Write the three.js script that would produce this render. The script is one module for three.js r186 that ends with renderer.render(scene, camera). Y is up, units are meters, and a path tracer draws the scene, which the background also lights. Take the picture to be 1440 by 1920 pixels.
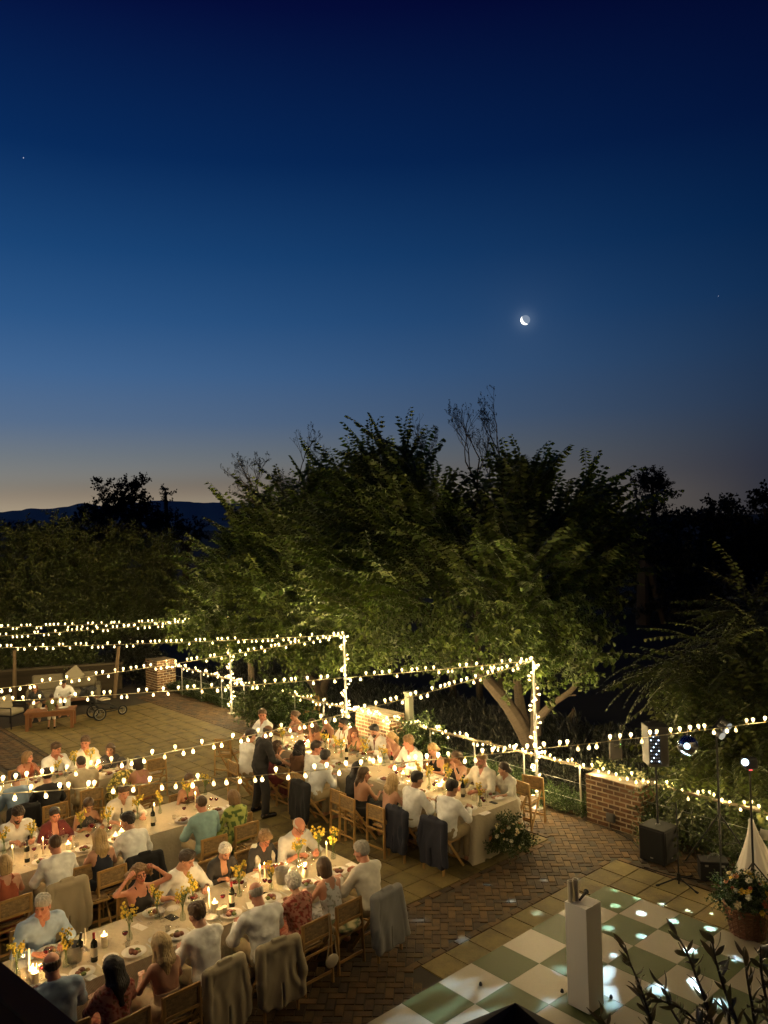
import * as THREE from 'three';
import { mergeGeometries, mergeVertices } from 'three/addons/utils/BufferGeometryUtils.js';
import { RoundedBoxGeometry } from 'three/addons/geometries/RoundedBoxGeometry.js';

// ---------------------------------------------------------------- camera, sky, moonlight, exposure
const scene = new THREE.Scene();
const renderer = new THREE.WebGLRenderer({ antialias: true });
renderer.toneMapping = THREE.LinearToneMapping;
renderer.toneMappingExposure = 1;
renderer.shadowMap.enabled = true;
const EYE = 5.6, FOCAL = 1480, PITCH = 0.01558, ROLL = -0.02928;      // metres above the paving; focal length for a frame 1920 high
const camera = new THREE.PerspectiveCamera(2 * Math.atan(960 / FOCAL) * 180 / Math.PI, 0.75, 0.05, 30000);
camera.position.set(0, EYE, 0);
camera.rotation.order = 'YXZ';
camera.rotation.set(PITCH, 0, ROLL);
scene.add(camera);

const lin = c => (c /= 255) <= 0.04045 ? c / 12.92 : ((c + 0.055) / 1.055) ** 2.4;
{
  // twilight sky: colours by elevation (degrees) towards the afterglow and away from it
  const glow = [[-90, 30, 26, 24], [-4, 70, 60, 52], [0, 172, 156, 130], [1.6, 164, 150, 128], [3.2, 133, 129, 120], [5.2, 112, 120, 127], [7.5, 86, 109, 139], [10.9, 65, 101, 145], [14.5, 44, 86, 135], [18.8, 26, 69, 119], [24.8, 8, 43, 92], [33.6, 4, 14, 60], [50, 3, 8, 40], [90, 2, 5, 30]];
  const away = [[-90, 10, 10, 12], [-4, 24, 24, 32], [0, 50, 50, 56], [1.6, 49, 50, 59], [3.2, 47, 50, 63], [5.2, 44, 53, 70], [7.5, 38, 54, 78], [10.9, 29, 52, 83], [14.5, 17, 46, 83], [18.8, 7, 36, 75], [24.8, 3, 21, 60], [33.6, 2, 5, 41], [50, 2, 5, 30], [90, 2, 4, 24]];
  const look = (t, el) => { let i = 1; while (i < t.length - 1 && t[i][0] < el) i++; const a = t[i - 1], b = t[i]; let k = Math.min(1, Math.max(0, (el - a[0]) / (b[0] - a[0]))); return [1, 2, 3].map(c => lin(a[c]) * (1 - k) + lin(b[c]) * k); };
  const W = 1024, H = 512, data = new Float32Array(W * H * 4), D = Math.PI / 180, c0 = Math.cos(76 * D), c1 = Math.cos(24 * D);
  const moon = new THREE.Vector3(0.1865, 0.2545, -1).normalize();
  for (let r = 0; r < H; r++) for (let c = 0; c < W; c++) {
    const el = ((r + 0.5) / H - 0.5) * 180, round = ((c + 0.5) / W - 0.5) * 2 * Math.PI, az = round + Math.PI / 2;
    let t = (Math.cos(az + 50 * D) - c0) / (c1 - c0); t = Math.min(1.15, Math.max(-0.3, t));
    const A = look(glow, el), B = look(away, el), i = (r * W + c) * 4;
    const dot = Math.cos(round) * Math.cos(el * D) * moon.x + Math.sin(el * D) * moon.y + Math.sin(round) * Math.cos(el * D) * moon.z, off = Math.acos(Math.min(1, dot)) / D;
    const halo = 0.09 * Math.exp(-off * off / 0.35) + 0.02 * Math.exp(-off / 2.0), smoke = 1 - 0.2 * Math.exp(-(((el - 3.1 - 0.7 * Math.sin(az * 3 + 0.4)) / 0.9) ** 2)) * Math.max(0, Math.min(1, t)) * (0.5 + 0.5 * Math.sin(az * 5 + 2.4));     // thin air scattering round the moon
    for (let k = 0; k < 3; k++) data[i + k] = Math.max(0.0002, B[k] * (1 - t) + A[k] * t) * (k ? smoke - (k - 1) * (1 - smoke) * 0.3 : 0.5 + smoke * 0.5) + halo * [0.6, 0.75, 0.9][k];
    data[i + 3] = 1;
  }
  const sky = new THREE.DataTexture(data, W, H, THREE.RGBAFormat, THREE.FloatType);
  sky.mapping = THREE.EquirectangularReflectionMapping; sky.magFilter = THREE.LinearFilter; sky.wrapS = THREE.RepeatWrapping; sky.needsUpdate = true;
  scene.background = sky; scene.environment = sky;
  const moonlight = new THREE.DirectionalLight(new THREE.Color().setRGB(1, 0.95, 0.85), 0.012);
  moonlight.position.copy(moon).multiplyScalar(60); moonlight.castShadow = true;
  Object.assign(moonlight.shadow.camera, { left: -30, right: 30, top: 30, bottom: -30, near: 1, far: 150 });
  scene.add(moonlight, moonlight.target);
}

// ---------------------------------------------------------------- helpers
const V = (x, y, z) => new THREE.Vector3(x, y, z);
const TH = 0.72287, CT = Math.cos(TH), ST = Math.sin(TH), OX = 0.32853 * EYE, OZ = 1.93991 * EYE;
// the courtyard's own axes: a runs to the fence, b runs along it towards the house
const AB = (a, b, h = 0) => V(OX + a * CT + b * ST, h, -(OZ + a * ST - b * CT));
const toAB = p => [(p.x - OX) * CT + (-p.z - OZ) * ST, (p.x - OX) * ST - (-p.z - OZ) * CT];
function sight(px, py) {                                     // direction of a point seen in the photograph
  const dx = px - 720, dy = py - 960, c = Math.cos(ROLL), s = Math.sin(ROLL);
  const X = (c * dx + s * dy) / FOCAL, Y = -(-s * dx + c * dy) / FOCAL;
  return V(X, Y * Math.cos(PITCH) + Math.sin(PITCH), -(Math.cos(PITCH) - Y * Math.sin(PITCH)));
}
const ground = (px, py, h = 0) => { const r = sight(px, py); return r.multiplyScalar((h - EYE) / r.y).add(V(0, EYE, 0)); };
const deep = (px, py, Z) => { const r = sight(px, py); return r.multiplyScalar(Z / -r.z).add(V(0, EYE, 0)); };
let seed = 12345;
const rnd = () => { seed = (seed + 0x6d2b79f5) | 0; let t = Math.imul(seed ^ (seed >>> 15), 1 | seed); t = (t + Math.imul(t ^ (t >>> 7), 61 | t)) ^ t; return ((t ^ (t >>> 14)) >>> 0) / 4294967296; };
const rr = (a, b) => a + (b - a) * rnd();
const pick = a => a[Math.floor(rnd() * a.length)];
const clamp = (x, a, b) => Math.min(b, Math.max(a, x)), sstep = (a, b, x) => { x = clamp((x - a) / (b - a), 0, 1); return x * x * (3 - 2 * x); };
const hash3 = (x, y, z) => { let h = Math.imul(x, 374761393) + Math.imul(y, 668265263) + Math.imul(z, 1274126177); h = Math.imul(h ^ (h >>> 13), 1274126177); return ((h ^ (h >>> 16)) >>> 0) / 4294967296; };
function noise(x, y, z = 0) {
  const i = Math.floor(x), j = Math.floor(y), k = Math.floor(z); x -= i; y -= j; z -= k;
  x = x * x * (3 - 2 * x); y = y * y * (3 - 2 * y); z = z * z * (3 - 2 * z);
  const L = (a, b, t) => a + (b - a) * t, h = (a, b, c) => hash3(i + a, j + b, k + c);
  return L(L(L(h(0, 0, 0), h(1, 0, 0), x), L(h(0, 1, 0), h(1, 1, 0), x), y), L(L(h(0, 0, 1), h(1, 0, 1), x), L(h(0, 1, 1), h(1, 1, 1), x), y), z);
}
const fbm = (x, y, z = 0) => noise(x, y, z) * 0.55 + noise(x * 2.1, y * 2.1, z * 2.1) * 0.28 + noise(x * 4.3, y * 4.3, z * 4.3) * 0.17;

const used = {};
const numbered = n => { const k = used[n] = (used[n] ?? -1) + 1; return k ? n + '_' + String(k).padStart(3, '0') : n; };
function tag(o, label, category, group, kind) {
  o.name = numbered(o.name);
  if (label) o.userData.label = label;
  if (category) o.userData.category = category;
  if (group) o.userData.group = group;
  if (kind) o.userData.kind = kind;
  scene.add(o); return o;
}
function thing(name, label, category, p = V(0, 0, 0), turn = 0, group) { const o = new THREE.Group(); o.name = name; o.position.copy(p); o.rotation.y = turn; return tag(o, label, category, group); }
function mesh(name, geo, mat, parent) { const m = new THREE.Mesh(geo, mat); m.name = name; if (parent) parent.add(m); return m; }
function solo(name, geo, mat, label, category, p, turn = 0, group) { const m = mesh(name, geo, mat); if (p) m.position.copy(p); m.rotation.y = turn; return tag(m, label, category, group); }
function struct(o) { return tag(o, null, null, null, 'structure'); }
function copyOf(o, label, p, turn, group) { const c = o.clone(); c.name = o.name.replace(/_\d{3}$/, ''); c.userData = { ...o.userData }; if (p) c.position.copy(p); if (turn !== undefined) c.rotation.y = turn; return tag(c, label, c.userData.category, group ?? c.userData.group); }

// geometry shorthands
const G = THREE;
const put = (g, x = 0, y = 0, z = 0, rx = 0, ry = 0, rz = 0) => { if (rx) g.rotateX(rx); if (ry) g.rotateY(ry); if (rz) g.rotateZ(rz); g.translate(x, y, z); return g; };
const box = (w, h, d, r = 0.004) => r ? new RoundedBoxGeometry(w, h, d, 1, Math.min(r, w / 2.1, h / 2.1, d / 2.1)) : new G.BoxGeometry(w, h, d);
const cyl = (r0, r1, h, n = 12) => new G.CylinderGeometry(r1, r0, h, n).translate(0, h / 2, 0);         // stands on y = 0, r0 at the foot
const lathe = (pts, n = 20) => new G.LatheGeometry(pts.map(p => new G.Vector2(p[0], p[1])), n);
const tube = (pts, r, n = 6, seg) => new G.TubeGeometry(new G.CatmullRomCurve3(pts), seg ?? pts.length * 3, r, n, false);
function strip(g) { for (const k of Object.keys(g.attributes)) if (!['position', 'normal', 'uv', 'color'].includes(k)) g.deleteAttribute(k); return g; }
function merge(list) {
  const idx = list.some(g => g.index) && list.every(g => g.index), col = list.some(g => g.attributes.color);
  list = list.map(g => { g = strip(idx || !g.index ? g : g.toNonIndexed());
    const n = g.attributes.position.count;
    if (!g.attributes.uv) g.setAttribute('uv', new G.BufferAttribute(new Float32Array(n * 2), 2));
    if (col && !g.attributes.color) g.setAttribute('color', new G.BufferAttribute(new Float32Array(n * 3).fill(1), 3));
    return g; });
  return mergeGeometries(list);
}
const bar = (p, q, r0, r1 = r0, n = 8) => { const d = q.clone().sub(p), L = d.length(), g = cyl(r0, r1, L, n); g.applyQuaternion(new G.Quaternion().setFromUnitVectors(V(0, 1, 0), d.normalize())); g.translate(p.x, p.y, p.z); return g; };
const plank = (p, q, w, t, up = V(1, 0, 0)) => {   // a bar of rectangular section from p to q
  const d = q.clone().sub(p), L = d.length(), y = d.normalize(), x = up.clone().sub(y.clone().multiplyScalar(up.dot(y))).normalize(), z = x.clone().cross(y), g = box(w, L, t, 0.004);
  g.applyMatrix4(new G.Matrix4().makeBasis(x, y, z).setPosition(p.clone().add(q).multiplyScalar(0.5))); return g; };
function paint(g, f) { const p = g.attributes.position, c = new Float32Array(p.count * 3); for (let i = 0; i < p.count; i++) c.set(f(p.getX(i), p.getY(i), p.getZ(i)), i * 3); g.setAttribute('color', new G.BufferAttribute(c, 3)); return g; }
function wobble(g, amp, freq, s = 0) { const p = g.attributes.position; for (let i = 0; i < p.count; i++) { const x = p.getX(i), y = p.getY(i), z = p.getZ(i), k = 1 + amp * (fbm(x * freq + s, y * freq, z * freq) - 0.5) * 2; p.setXYZ(i, x * k, y * k, z * k); } g.computeVertexNormals(); return g; }

// materials
const mat = (r, g, b, rough = 0.8, o = {}) => new G.MeshStandardMaterial({ color: new G.Color().setRGB(r, g, b), roughness: rough, ...o });
const phys = (r, g, b, rough, o = {}) => new G.MeshPhysicalMaterial({ color: new G.Color().setRGB(r, g, b), roughness: rough, ...o });
function grayTex(n, f, rep = 1) {
  const d = new Uint8Array(n * n * 4); for (let y = 0; y < n; y++) for (let x = 0; x < n; x++) { const v = clamp(f(x / n, y / n) * 255, 0, 255), i = (y * n + x) * 4; d[i] = d[i + 1] = d[i + 2] = v; d[i + 3] = 255; }
  const t = new G.DataTexture(d, n, n); t.wrapS = t.wrapT = G.RepeatWrapping; t.magFilter = G.LinearFilter; t.repeat.set(rep, rep); t.needsUpdate = true; return t;
}
const tileNoise = (u, v, k) => { const s = (a, b) => noise(a * k, b * k, k * 3.7); return s(u, v) * (1 - u) * (1 - v) + s(u - 1, v) * u * (1 - v) + s(u, v - 1) * (1 - u) * v + s(u - 1, v - 1) * u * v; };
const T = {
  weave: grayTex(256, (u, v) => 0.5 + 0.16 * Math.sin(u * 400) * Math.sin(v * 400) + 0.6 * (tileNoise(u, v, 9) - 0.5) + 0.4 * (tileNoise(u, v, 31) - 0.5)),
  grain: grayTex(256, (u, v) => 0.75 + 0.3 * (tileNoise(u * 0.99, v * 0.2, 40) - 0.5) + 0.35 * (tileNoise(u, v, 5) - 0.5)),
  stone: grayTex(512, (u, v) => 0.7 + 0.75 * (tileNoise(u, v, 6) - 0.5) + 0.35 * (tileNoise(u, v, 28) - 0.5) + 0.25 * (tileNoise(u, v, 110) - 0.5)),
};
T.faint = grayTex(512, (u, v) => 0.93 + 0.1 * (tileNoise(u, v, 5) - 0.5) + 0.06 * (tileNoise(u, v, 60) - 0.5));
const M = {
  wood: mat(0.46, 0.27, 0.085, 0.55, { map: T.grain, bumpMap: T.grain, bumpScale: 0.001 }),
  darkWood: mat(0.2, 0.1, 0.045, 0.5, { map: T.grain }),
  black: mat(0.006, 0.006, 0.006, 0.75), blackGloss: mat(0.01, 0.01, 0.011, 0.25), rubber: mat(0.008, 0.008, 0.008, 0.9),
  steel: mat(0.55, 0.54, 0.52, 0.32, { metalness: 1 }), paleMetal: mat(0.5, 0.5, 0.48, 0.45, { metalness: 0.7 }), greyMetal: mat(0.14, 0.14, 0.14, 0.5, { metalness: 0.6 }),
  white: mat(0.72, 0.7, 0.66, 0.6), paper: mat(0.75, 0.73, 0.68, 0.9), porcelain: mat(0.72, 0.7, 0.66, 0.22),
  glass: phys(1, 1, 1, 0.03, { transmission: 1, thickness: 0, ior: 1.5 }), greenGlass: phys(0.012, 0.016, 0.008, 0.06, { ior: 1.5 }),
  wine: phys(0.09, 0.006, 0.01, 0.05), wax: mat(0.78, 0.7, 0.5, 0.55, { emissive: new G.Color().setRGB(0.05, 0.026, 0.006) }),  // wax: faint emission painted in for candle light passing through it
  bark: mat(0.1, 0.075, 0.05, 0.95, { map: T.grain, bumpMap: T.stone, bumpScale: 0.02 }),
  linen: mat(0.5, 0.44, 0.32, 0.9, { bumpMap: T.weave, bumpScale: 0.02 }),
  cable: mat(0.42, 0.38, 0.28, 0.6), leaf: phys(0.07, 0.1, 0.02, 0.55, { transmission: 0.42, thickness: 0, side: G.DoubleSide, vertexColors: true }),
  skin: {},
};
const WARM = new G.Color().setRGB(1, 0.72, 0.33), FLAME = new G.Color().setRGB(1, 0.58, 0.21);
M.bulb = mat(0.9, 0.8, 0.6, 0.4, { emissive: new G.Color().setRGB(1, 0.78, 0.38), emissiveIntensity: 4 });
M.bulbs = [5.5, 3.8, 2.2].map(k => mat(0.9, 0.8, 0.6, 0.4, { emissive: new G.Color().setRGB(1, 0.78, 0.38), emissiveIntensity: k }));
M.neck = mat(0.5, 0.35, 0.1, 0.4, { emissive: new G.Color().setRGB(0.5, 0.29, 0.05) });  // amber emission painted on the sockets in place of glare around bulbs
const glow = (r, g, b, k) => mat(0.02, 0.02, 0.02, 0.4, { emissive: new G.Color().setRGB(r, g, b), emissiveIntensity: k });
M.led = glow(0.6, 0.75, 1, 3); M.ledOff = glow(0.3, 0.36, 0.55, 0.12); M.ledGreen = glow(0.2, 1, 0.3, 2); M.ledBlue = glow(0.55, 0.75, 1, 4); M.ledRed = glow(1, 0.1, 0.12, 2); M.lens = glow(0.5, 0.55, 0.55, 0.5);
M.speaker = mat(0.035, 0.032, 0.028, 0.6);
M.flame = mat(1, 0.8, 0.4, 0.5, { emissive: new G.Color().setRGB(1, 0.72, 0.3), emissiveIntensity: 14 });

// surface nets: the zero surface of a signed distance field
function nets(f, lo, hi, cell, color) {
  const nx = Math.ceil((hi[0] - lo[0]) / cell) + 2, ny = Math.ceil((hi[1] - lo[1]) / cell) + 2, nz = Math.ceil((hi[2] - lo[2]) / cell) + 2, val = new Float32Array(nx * ny * nz);
  for (let k = 0; k < nz; k++) for (let j = 0; j < ny; j++) { const row = (k * ny + j) * nx; for (let i = 0; i < nx;) {
    const d = f(lo[0] + i * cell, lo[1] + j * cell, lo[2] + k * cell); val[row + i++] = d;
    for (let s = Math.floor(Math.abs(d) * 0.7 / cell) - 1; s > 0 && i < nx; s--) val[row + i++] = d;
  } }
  const at = new Int32Array(nx * ny * nz).fill(-1), pos = [], idx = [], C = [[0, 0, 0], [1, 0, 0], [0, 1, 0], [1, 1, 0], [0, 0, 1], [1, 0, 1], [0, 1, 1], [1, 1, 1]], E = [[0, 1], [2, 3], [4, 5], [6, 7], [0, 2], [1, 3], [4, 6], [5, 7], [0, 4], [1, 5], [2, 6], [3, 7]];
  const v8 = new Float32Array(8), sx = 1, sy = nx, sz = nx * ny, off = C.map(c => c[0] + c[1] * sy + c[2] * sz);
  for (let k = 0; k < nz - 1; k++) for (let j = 0; j < ny - 1; j++) for (let i = 0; i < nx - 1; i++) {
    const o = (k * ny + j) * nx + i; let m = 0; for (let c = 0; c < 8; c++) if ((v8[c] = val[o + off[c]]) < 0) m |= 1 << c;
    if (m === 0 || m === 255) continue;
    let x = 0, y = 0, z = 0, n = 0; for (const [a, b] of E) { const p = v8[a], q = v8[b]; if (p < 0 === q < 0) continue; const t = p / (p - q), A = C[a], B = C[b]; x += A[0] + (B[0] - A[0]) * t; y += A[1] + (B[1] - A[1]) * t; z += A[2] + (B[2] - A[2]) * t; n++; }
    at[o] = pos.length / 3; pos.push(lo[0] + (i + x / n) * cell, lo[1] + (j + y / n) * cell, lo[2] + (k + z / n) * cell);
  }
  const quad = (a, b, c, d, flip) => { if (a < 0 || b < 0 || c < 0 || d < 0) return; if (flip) idx.push(a, c, b, a, d, c); else idx.push(a, b, c, a, c, d); };
  for (let k = 1; k < nz - 1; k++) for (let j = 1; j < ny - 1; j++) for (let i = 1; i < nx - 1; i++) {
    const o = (k * ny + j) * nx + i, s = val[o] < 0;
    if (s !== val[o + sx] < 0) quad(at[o - sy - sz], at[o - sz], at[o], at[o - sy], !s);
    if (s !== val[o + sy] < 0) quad(at[o - sx - sz], at[o - sz], at[o], at[o - sx], s);
    if (s !== val[o + sz] < 0) quad(at[o - sx - sy], at[o - sy], at[o], at[o - sx], !s);
  }
  const g = new G.BufferGeometry(); g.setAttribute('position', new G.Float32BufferAttribute(pos, 3)); g.setIndex(idx); g.computeVertexNormals();
  if (color) { const c = new Float32Array(pos.length); for (let i = 0; i < pos.length; i += 3) c.set(color(pos[i], pos[i + 1], pos[i + 2]), i); g.setAttribute('color', new G.BufferAttribute(c, 3)); }
  return g;
}
const cap = (p, q, r0, r1 = r0) => { const dx = q[0] - p[0], dy = q[1] - p[1], dz = q[2] - p[2]; return [p[0], p[1], p[2], dx, dy, dz, 1 / Math.max(1e-9, dx * dx + dy * dy + dz * dz), r0, r1 - r0]; };
const dcap = (c, x, y, z) => { x -= c[0]; y -= c[1]; z -= c[2]; let t = (x * c[3] + y * c[4] + z * c[5]) * c[6]; t = t < 0 ? 0 : t > 1 ? 1 : t; x -= c[3] * t; y -= c[4] * t; z -= c[5] * t; return Math.sqrt(x * x + y * y + z * z) - c[7] - c[8] * t; };
const smin = (a, b, k) => { const h = k - Math.abs(a - b); return (a < b ? a : b) - (h > 0 ? h * h * 0.25 / k : 0); };
const dell = (x, y, z, rx, ry, rz) => { const k = Math.sqrt((x / rx) ** 2 + (y / ry) ** 2 + (z / rz) ** 2), m = Math.sqrt((x / rx / rx) ** 2 + (y / ry / ry) ** 2 + (z / rz / rz) ** 2); return m < 1e-9 ? -Math.min(rx, ry, rz) : k * (k - 1) / m; };
const dbox = (x, y, z, a, b, c, r) => { x = Math.abs(x) - a + r; y = Math.abs(y) - b + r; z = Math.abs(z) - c + r; return Math.hypot(Math.max(x, 0), Math.max(y, 0), Math.max(z, 0)) + Math.min(Math.max(x, y, z), 0) - r; };
const blend = (list, k) => (x, y, z) => { let d = 9; for (let i = 0; i < list.length; i++) d = smin(d, dcap(list[i], x, y, z), k); return d; };
function bounds(list, pad) { const lo = [9e9, 9e9, 9e9], hi = [-9e9, -9e9, -9e9]; for (const c of list) for (let i = 0; i < 3; i++) { const r = Math.max(c[7], c[7] + c[8]) + pad; lo[i] = Math.min(lo[i], c[i] - r, c[i] + c[3 + i] - r); hi[i] = Math.max(hi[i], c[i] + r, c[i] + c[3 + i] + r); } return [lo, hi]; }
// ---------------------------------------------------------------- ground, paving, hills
{
  const g = new G.CircleGeometry(9000, 96).rotateX(-Math.PI / 2).translate(0, -0.12, 0);
  struct(mesh('ground', g, mat(0.03, 0.03, 0.015, 0.95)));
}
function slab(w, d, h = 0.05) { const g = new RoundedBoxGeometry(w, h, d, 1, 0.006); g.translate(0, -h / 2, 0); return g; }
{
  const root = new G.Group(); root.name = 'paving'; tag(root, null, null, null, 'structure');
  root.position.copy(AB(0, 0)); root.rotation.y = TH;                     // children use (a, height, b)
  const bed = mesh('mortar_bed', new G.BoxGeometry(20, 0.06, 34).translate(-5.9, -0.045, -9), mat(0.05, 0.04, 0.025, 0.95, { map: T.stone }), root);
  const stone = [0, 1, 2, 3].map(k => mat(...[[0.175, 0.128, 0.034], [0.14, 0.103, 0.027], [0.205, 0.15, 0.042], [0.16, 0.123, 0.035]][k], 0.78, { map: T.stone, bumpMap: T.stone, bumpScale: 0.006 }));
  const S = 0.445, pg = [0, 1, 2].map(k => { const g = slab(S - 0.014, S - 0.014, 0.05), u = g.attributes.uv, p = g.attributes.position; for (let i = 0; i < u.count; i++) u.setXY(i, p.getX(i) * 0.9 + k * 0.37, p.getZ(i) * 0.9 + k * 0.61); return g; });
  const inView = (a, b, m = 60) => { const p = AB(a, b); if (p.z > -1.5) return false; const q = camera.worldToLocal(p.clone()); const px = 720 + q.x / -q.z * FOCAL, py = 960 - q.y / -q.z * FOCAL; return px > -m && px < 1440 + m && py < 1920 + m; };
  camera.updateMatrixWorld(true);
  const pavers = [];
  for (const [a0, a1, b0, b1] of [[-1.75, 2.7, -17.8, -1.72], [-1.78, 2.77, -0.44, 5.2], [-8.5, -3.05, -17.8, -1.72]]) {
    const na = Math.round((a1 - a0) / S), nb = Math.round((b1 - b0) / S);
    for (let i = 0; i < na; i++) for (let j = 0; j < nb; j++) { const a = a1 - (i + 0.5) * S, b = b0 > -1 ? b0 + (j + 0.5) * S : b1 - (j + 0.5) * S; if (inView(a, b) && !(b > 0.25 && a < 1.4 && b0 > -1)) pavers.push([a, b, AB(a, b).length()]); }
  }
  pavers.sort((p, q) => p[2] - q[2]);
  const rest = [];
  pavers.forEach(([a, b], i) => { const k = Math.floor(rnd() * 4), g = pg[i % 3], y = rr(-0.003, 0.003), tx = rr(-0.004, 0.004), tz = rr(-0.004, 0.004), ry = Math.floor(rnd() * 4) * Math.PI / 2;
    if (i < 300) { const m = mesh('paving_slab', g, stone[k], root); m.position.set(a, y, b); m.rotation.set(tx, ry, tz); } else rest.push(put(g.clone(), a, y, b, 0, ry)); });
  if (rest.length) mesh('far_paving_slabs', merge(rest), stone[0], root).userData.kind = 'stuff';
  // herringbone bricks, at 45 degrees to the strips, with a stretcher course along each edge
  const bm = [[0.1, 0.055, 0.016], [0.075, 0.04, 0.012], [0.13, 0.074, 0.022], [0.09, 0.054, 0.017], [0.05, 0.029, 0.01]].map(c => mat(...c, 0.85, { map: T.stone, bumpMap: T.stone, bumpScale: 0.008 }));
  const bl = 0.225, bw = 0.1125, bg = [0, 1, 2].map(k => { const g = slab(bl - 0.01, bw - 0.01, 0.05), u = g.attributes.uv, p = g.attributes.position; for (let i = 0; i < u.count; i++) u.setXY(i, p.getX(i) * 1.7 + k * 0.3, p.getZ(i) * 1.7 + k * 0.55); return g; });
  const zones = [[-1.78, 4.1, -1.7, -0.46], [2.8, 4.1, -1.7, 5], [2.72, 4.1, -19, -1.6], [-3.03, -1.78, -19, -1.6], [-9, -1.78, -1.7, 4]], bricks = [];
  const inZone = (a, b, m) => [[-m, 0], [m, 0], [0, -m], [0, m], [0, 0]].every(([p, q]) => zones.some(z => a + p > z[0] && a + p < z[1] && b + q > z[2] && b + q < z[3]));
  const c45 = Math.SQRT1_2;
  for (let i = -150; i < 150; i++) for (let j = -150; j < 150; j++) {       // herringbone: brick halves by (i - j) mod 4
    const k = (((i - j) % 4) + 4) % 4; if (k !== 0 && k !== 3) continue;
    const x = (k ? i + 0.5 : i + 1) * bw, z = (k ? j + 1 : j + 0.5) * bw, a = (x - z) * c45, b = (x + z) * c45 - 7;
    if (!inZone(a, b, 0.13) || !inView(a, b, 30)) continue;
    bricks.push([a, b, k ? Math.PI / 4 : -Math.PI / 4, AB(a, b).length()]);
  }
  const course = (a, b, along) => { if (inView(a, b, 30) && !(b > 0.02 && a < 1.8)) bricks.push([a, b, along ? Math.PI / 2 : 0, AB(a, b).length()]); };
  for (let s = -19; s < 5; s += bl) { if (s > -19) for (const a of [2.775]) if (s < -1.7) course(a, s, 1); if (s < -1.7) course(-1.83, s, 1); course(4.06, s, 1); if (s > -0.4) course(2.85, s, 1); }
  for (let s = -1.75; s < 2.75; s += bl) { course(s, -1.66, 0); course(s, -0.5, 0); }
  bricks.sort((p, q) => p[3] - q[3]); const restB = [[], [], [], [], []];
  bricks.forEach(([a, b, r], i) => { const k = Math.floor(Math.pow(rnd(), 1.2) * 5), y = rr(-0.004, 0.003); if (i < 300) { const m = mesh('brick', bg[i % 3], bm[k], root); m.position.set(a, y, b); m.rotation.set(rr(-0.012, 0.012), r, rr(-0.012, 0.012)); } else restB[k].push(put(bg[i % 3].clone(), a, y, b, 0, r)); });
  restB.forEach((l, k) => { if (l.length) mesh('far_paving_bricks', merge(l), bm[k], root).userData.kind = 'stuff'; });
}
// the chequered dance floor: painted boards laid on the paving
{
  const root = thing('dance_floor', 'green and white chequered dance floor laid on the paving', 'dance floor', AB(0, 0, 0.012), TH);
  const P = (r, g, b, ro) => mat(r, g, b, ro, { bumpMap: T.stone, bumpScale: 0.0015, map: T.faint });
  const w = P(0.27, 0.24, 0.19, 0.42), gr = P(0.046, 0.066, 0.009, 0.58), g = [0, 1].map(k => { const q = box(0.597, 0.024, 0.597, 0.003), u = q.attributes.uv, p = q.attributes.position; for (let i = 0; i < u.count; i++) u.setXY(i, p.getX(i) * 0.7 + k * 0.4, p.getZ(i) * 0.7); return q; });
  for (let i = -3; i < 6; i++) for (let j = 0; j < 8; j++) { const m = mesh('floor_panel', g[(i + j) & 1], (i + j) % 2 === 0 ? w : gr, root); m.position.set(-(i + 0.5) * 0.6, 0, (j + 0.5) * 0.6); m.rotation.y = Math.floor(rnd() * 4) * Math.PI / 2; }
}
// far mountains: two ridges with depth
function ridge(name, Z, thick, prof, col, f) {
  const pos = [], idx = [], n = 160, x0 = prof[0][0], x1 = prof[prof.length - 1][0], rows = 14;
  const yAt = x => { let i = 1; while (i < prof.length - 1 && prof[i][0] < x) i++; const a = prof[i - 1], b = prof[i], t = sstep(a[0], b[0], x); return a[1] + (b[1] - a[1]) * t; };
  for (let j = 0; j <= rows; j++) for (let i = 0; i <= n; i++) {
    const px = x0 + (x1 - x0) * i / n, t = j / rows, zz = Z - thick * Math.pow(1 - t, 1), top = deep(px, yAt(px) + f * (fbm(px * 0.06, 3.1) - 0.5), Z), k = Math.pow(t, 1.2);
    const p = deep(px, 984, zz); pos.push(p.x, Math.max(-2, top.y * k * (0.86 + 0.28 * (1 - t) * (fbm(px * 0.03, t * 4) - 0.2))), -zz);
  }
  for (let j = 0; j < rows; j++) for (let i = 0; i < n; i++) { const a = j * (n + 1) + i, b = a + n + 1; idx.push(a, a + 1, b, a + 1, b + 1, b); }
  const g = new G.BufferGeometry(); g.setAttribute('position', new G.Float32BufferAttribute(pos, 3)); g.setIndex(idx); g.computeVertexNormals();
  struct(mesh(name, g, mat(...col, 0.95, { side: G.DoubleSide })));
}
ridge('far_mountain', 7500, 1800, [[-300, 962], [0, 953], [35, 949], [60, 945], [90, 946], [120, 942], [155, 935], [200, 940], [260, 933], [285, 929], [320, 930], [350, 932], [390, 934], [440, 936], [500, 933], [560, 944], [640, 950], [740, 958], [900, 970], [1100, 975]], [0.8, 0.78, 0.56], 4);  // distant haze is put into the far ridge's pale colour
ridge('near_hills', 4200, 900, [[-300, 978], [0, 968], [60, 972], [130, 976], [190, 970], [300, 974], [420, 980], [600, 984]], [0.42, 0.46, 0.38], 3);
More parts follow.
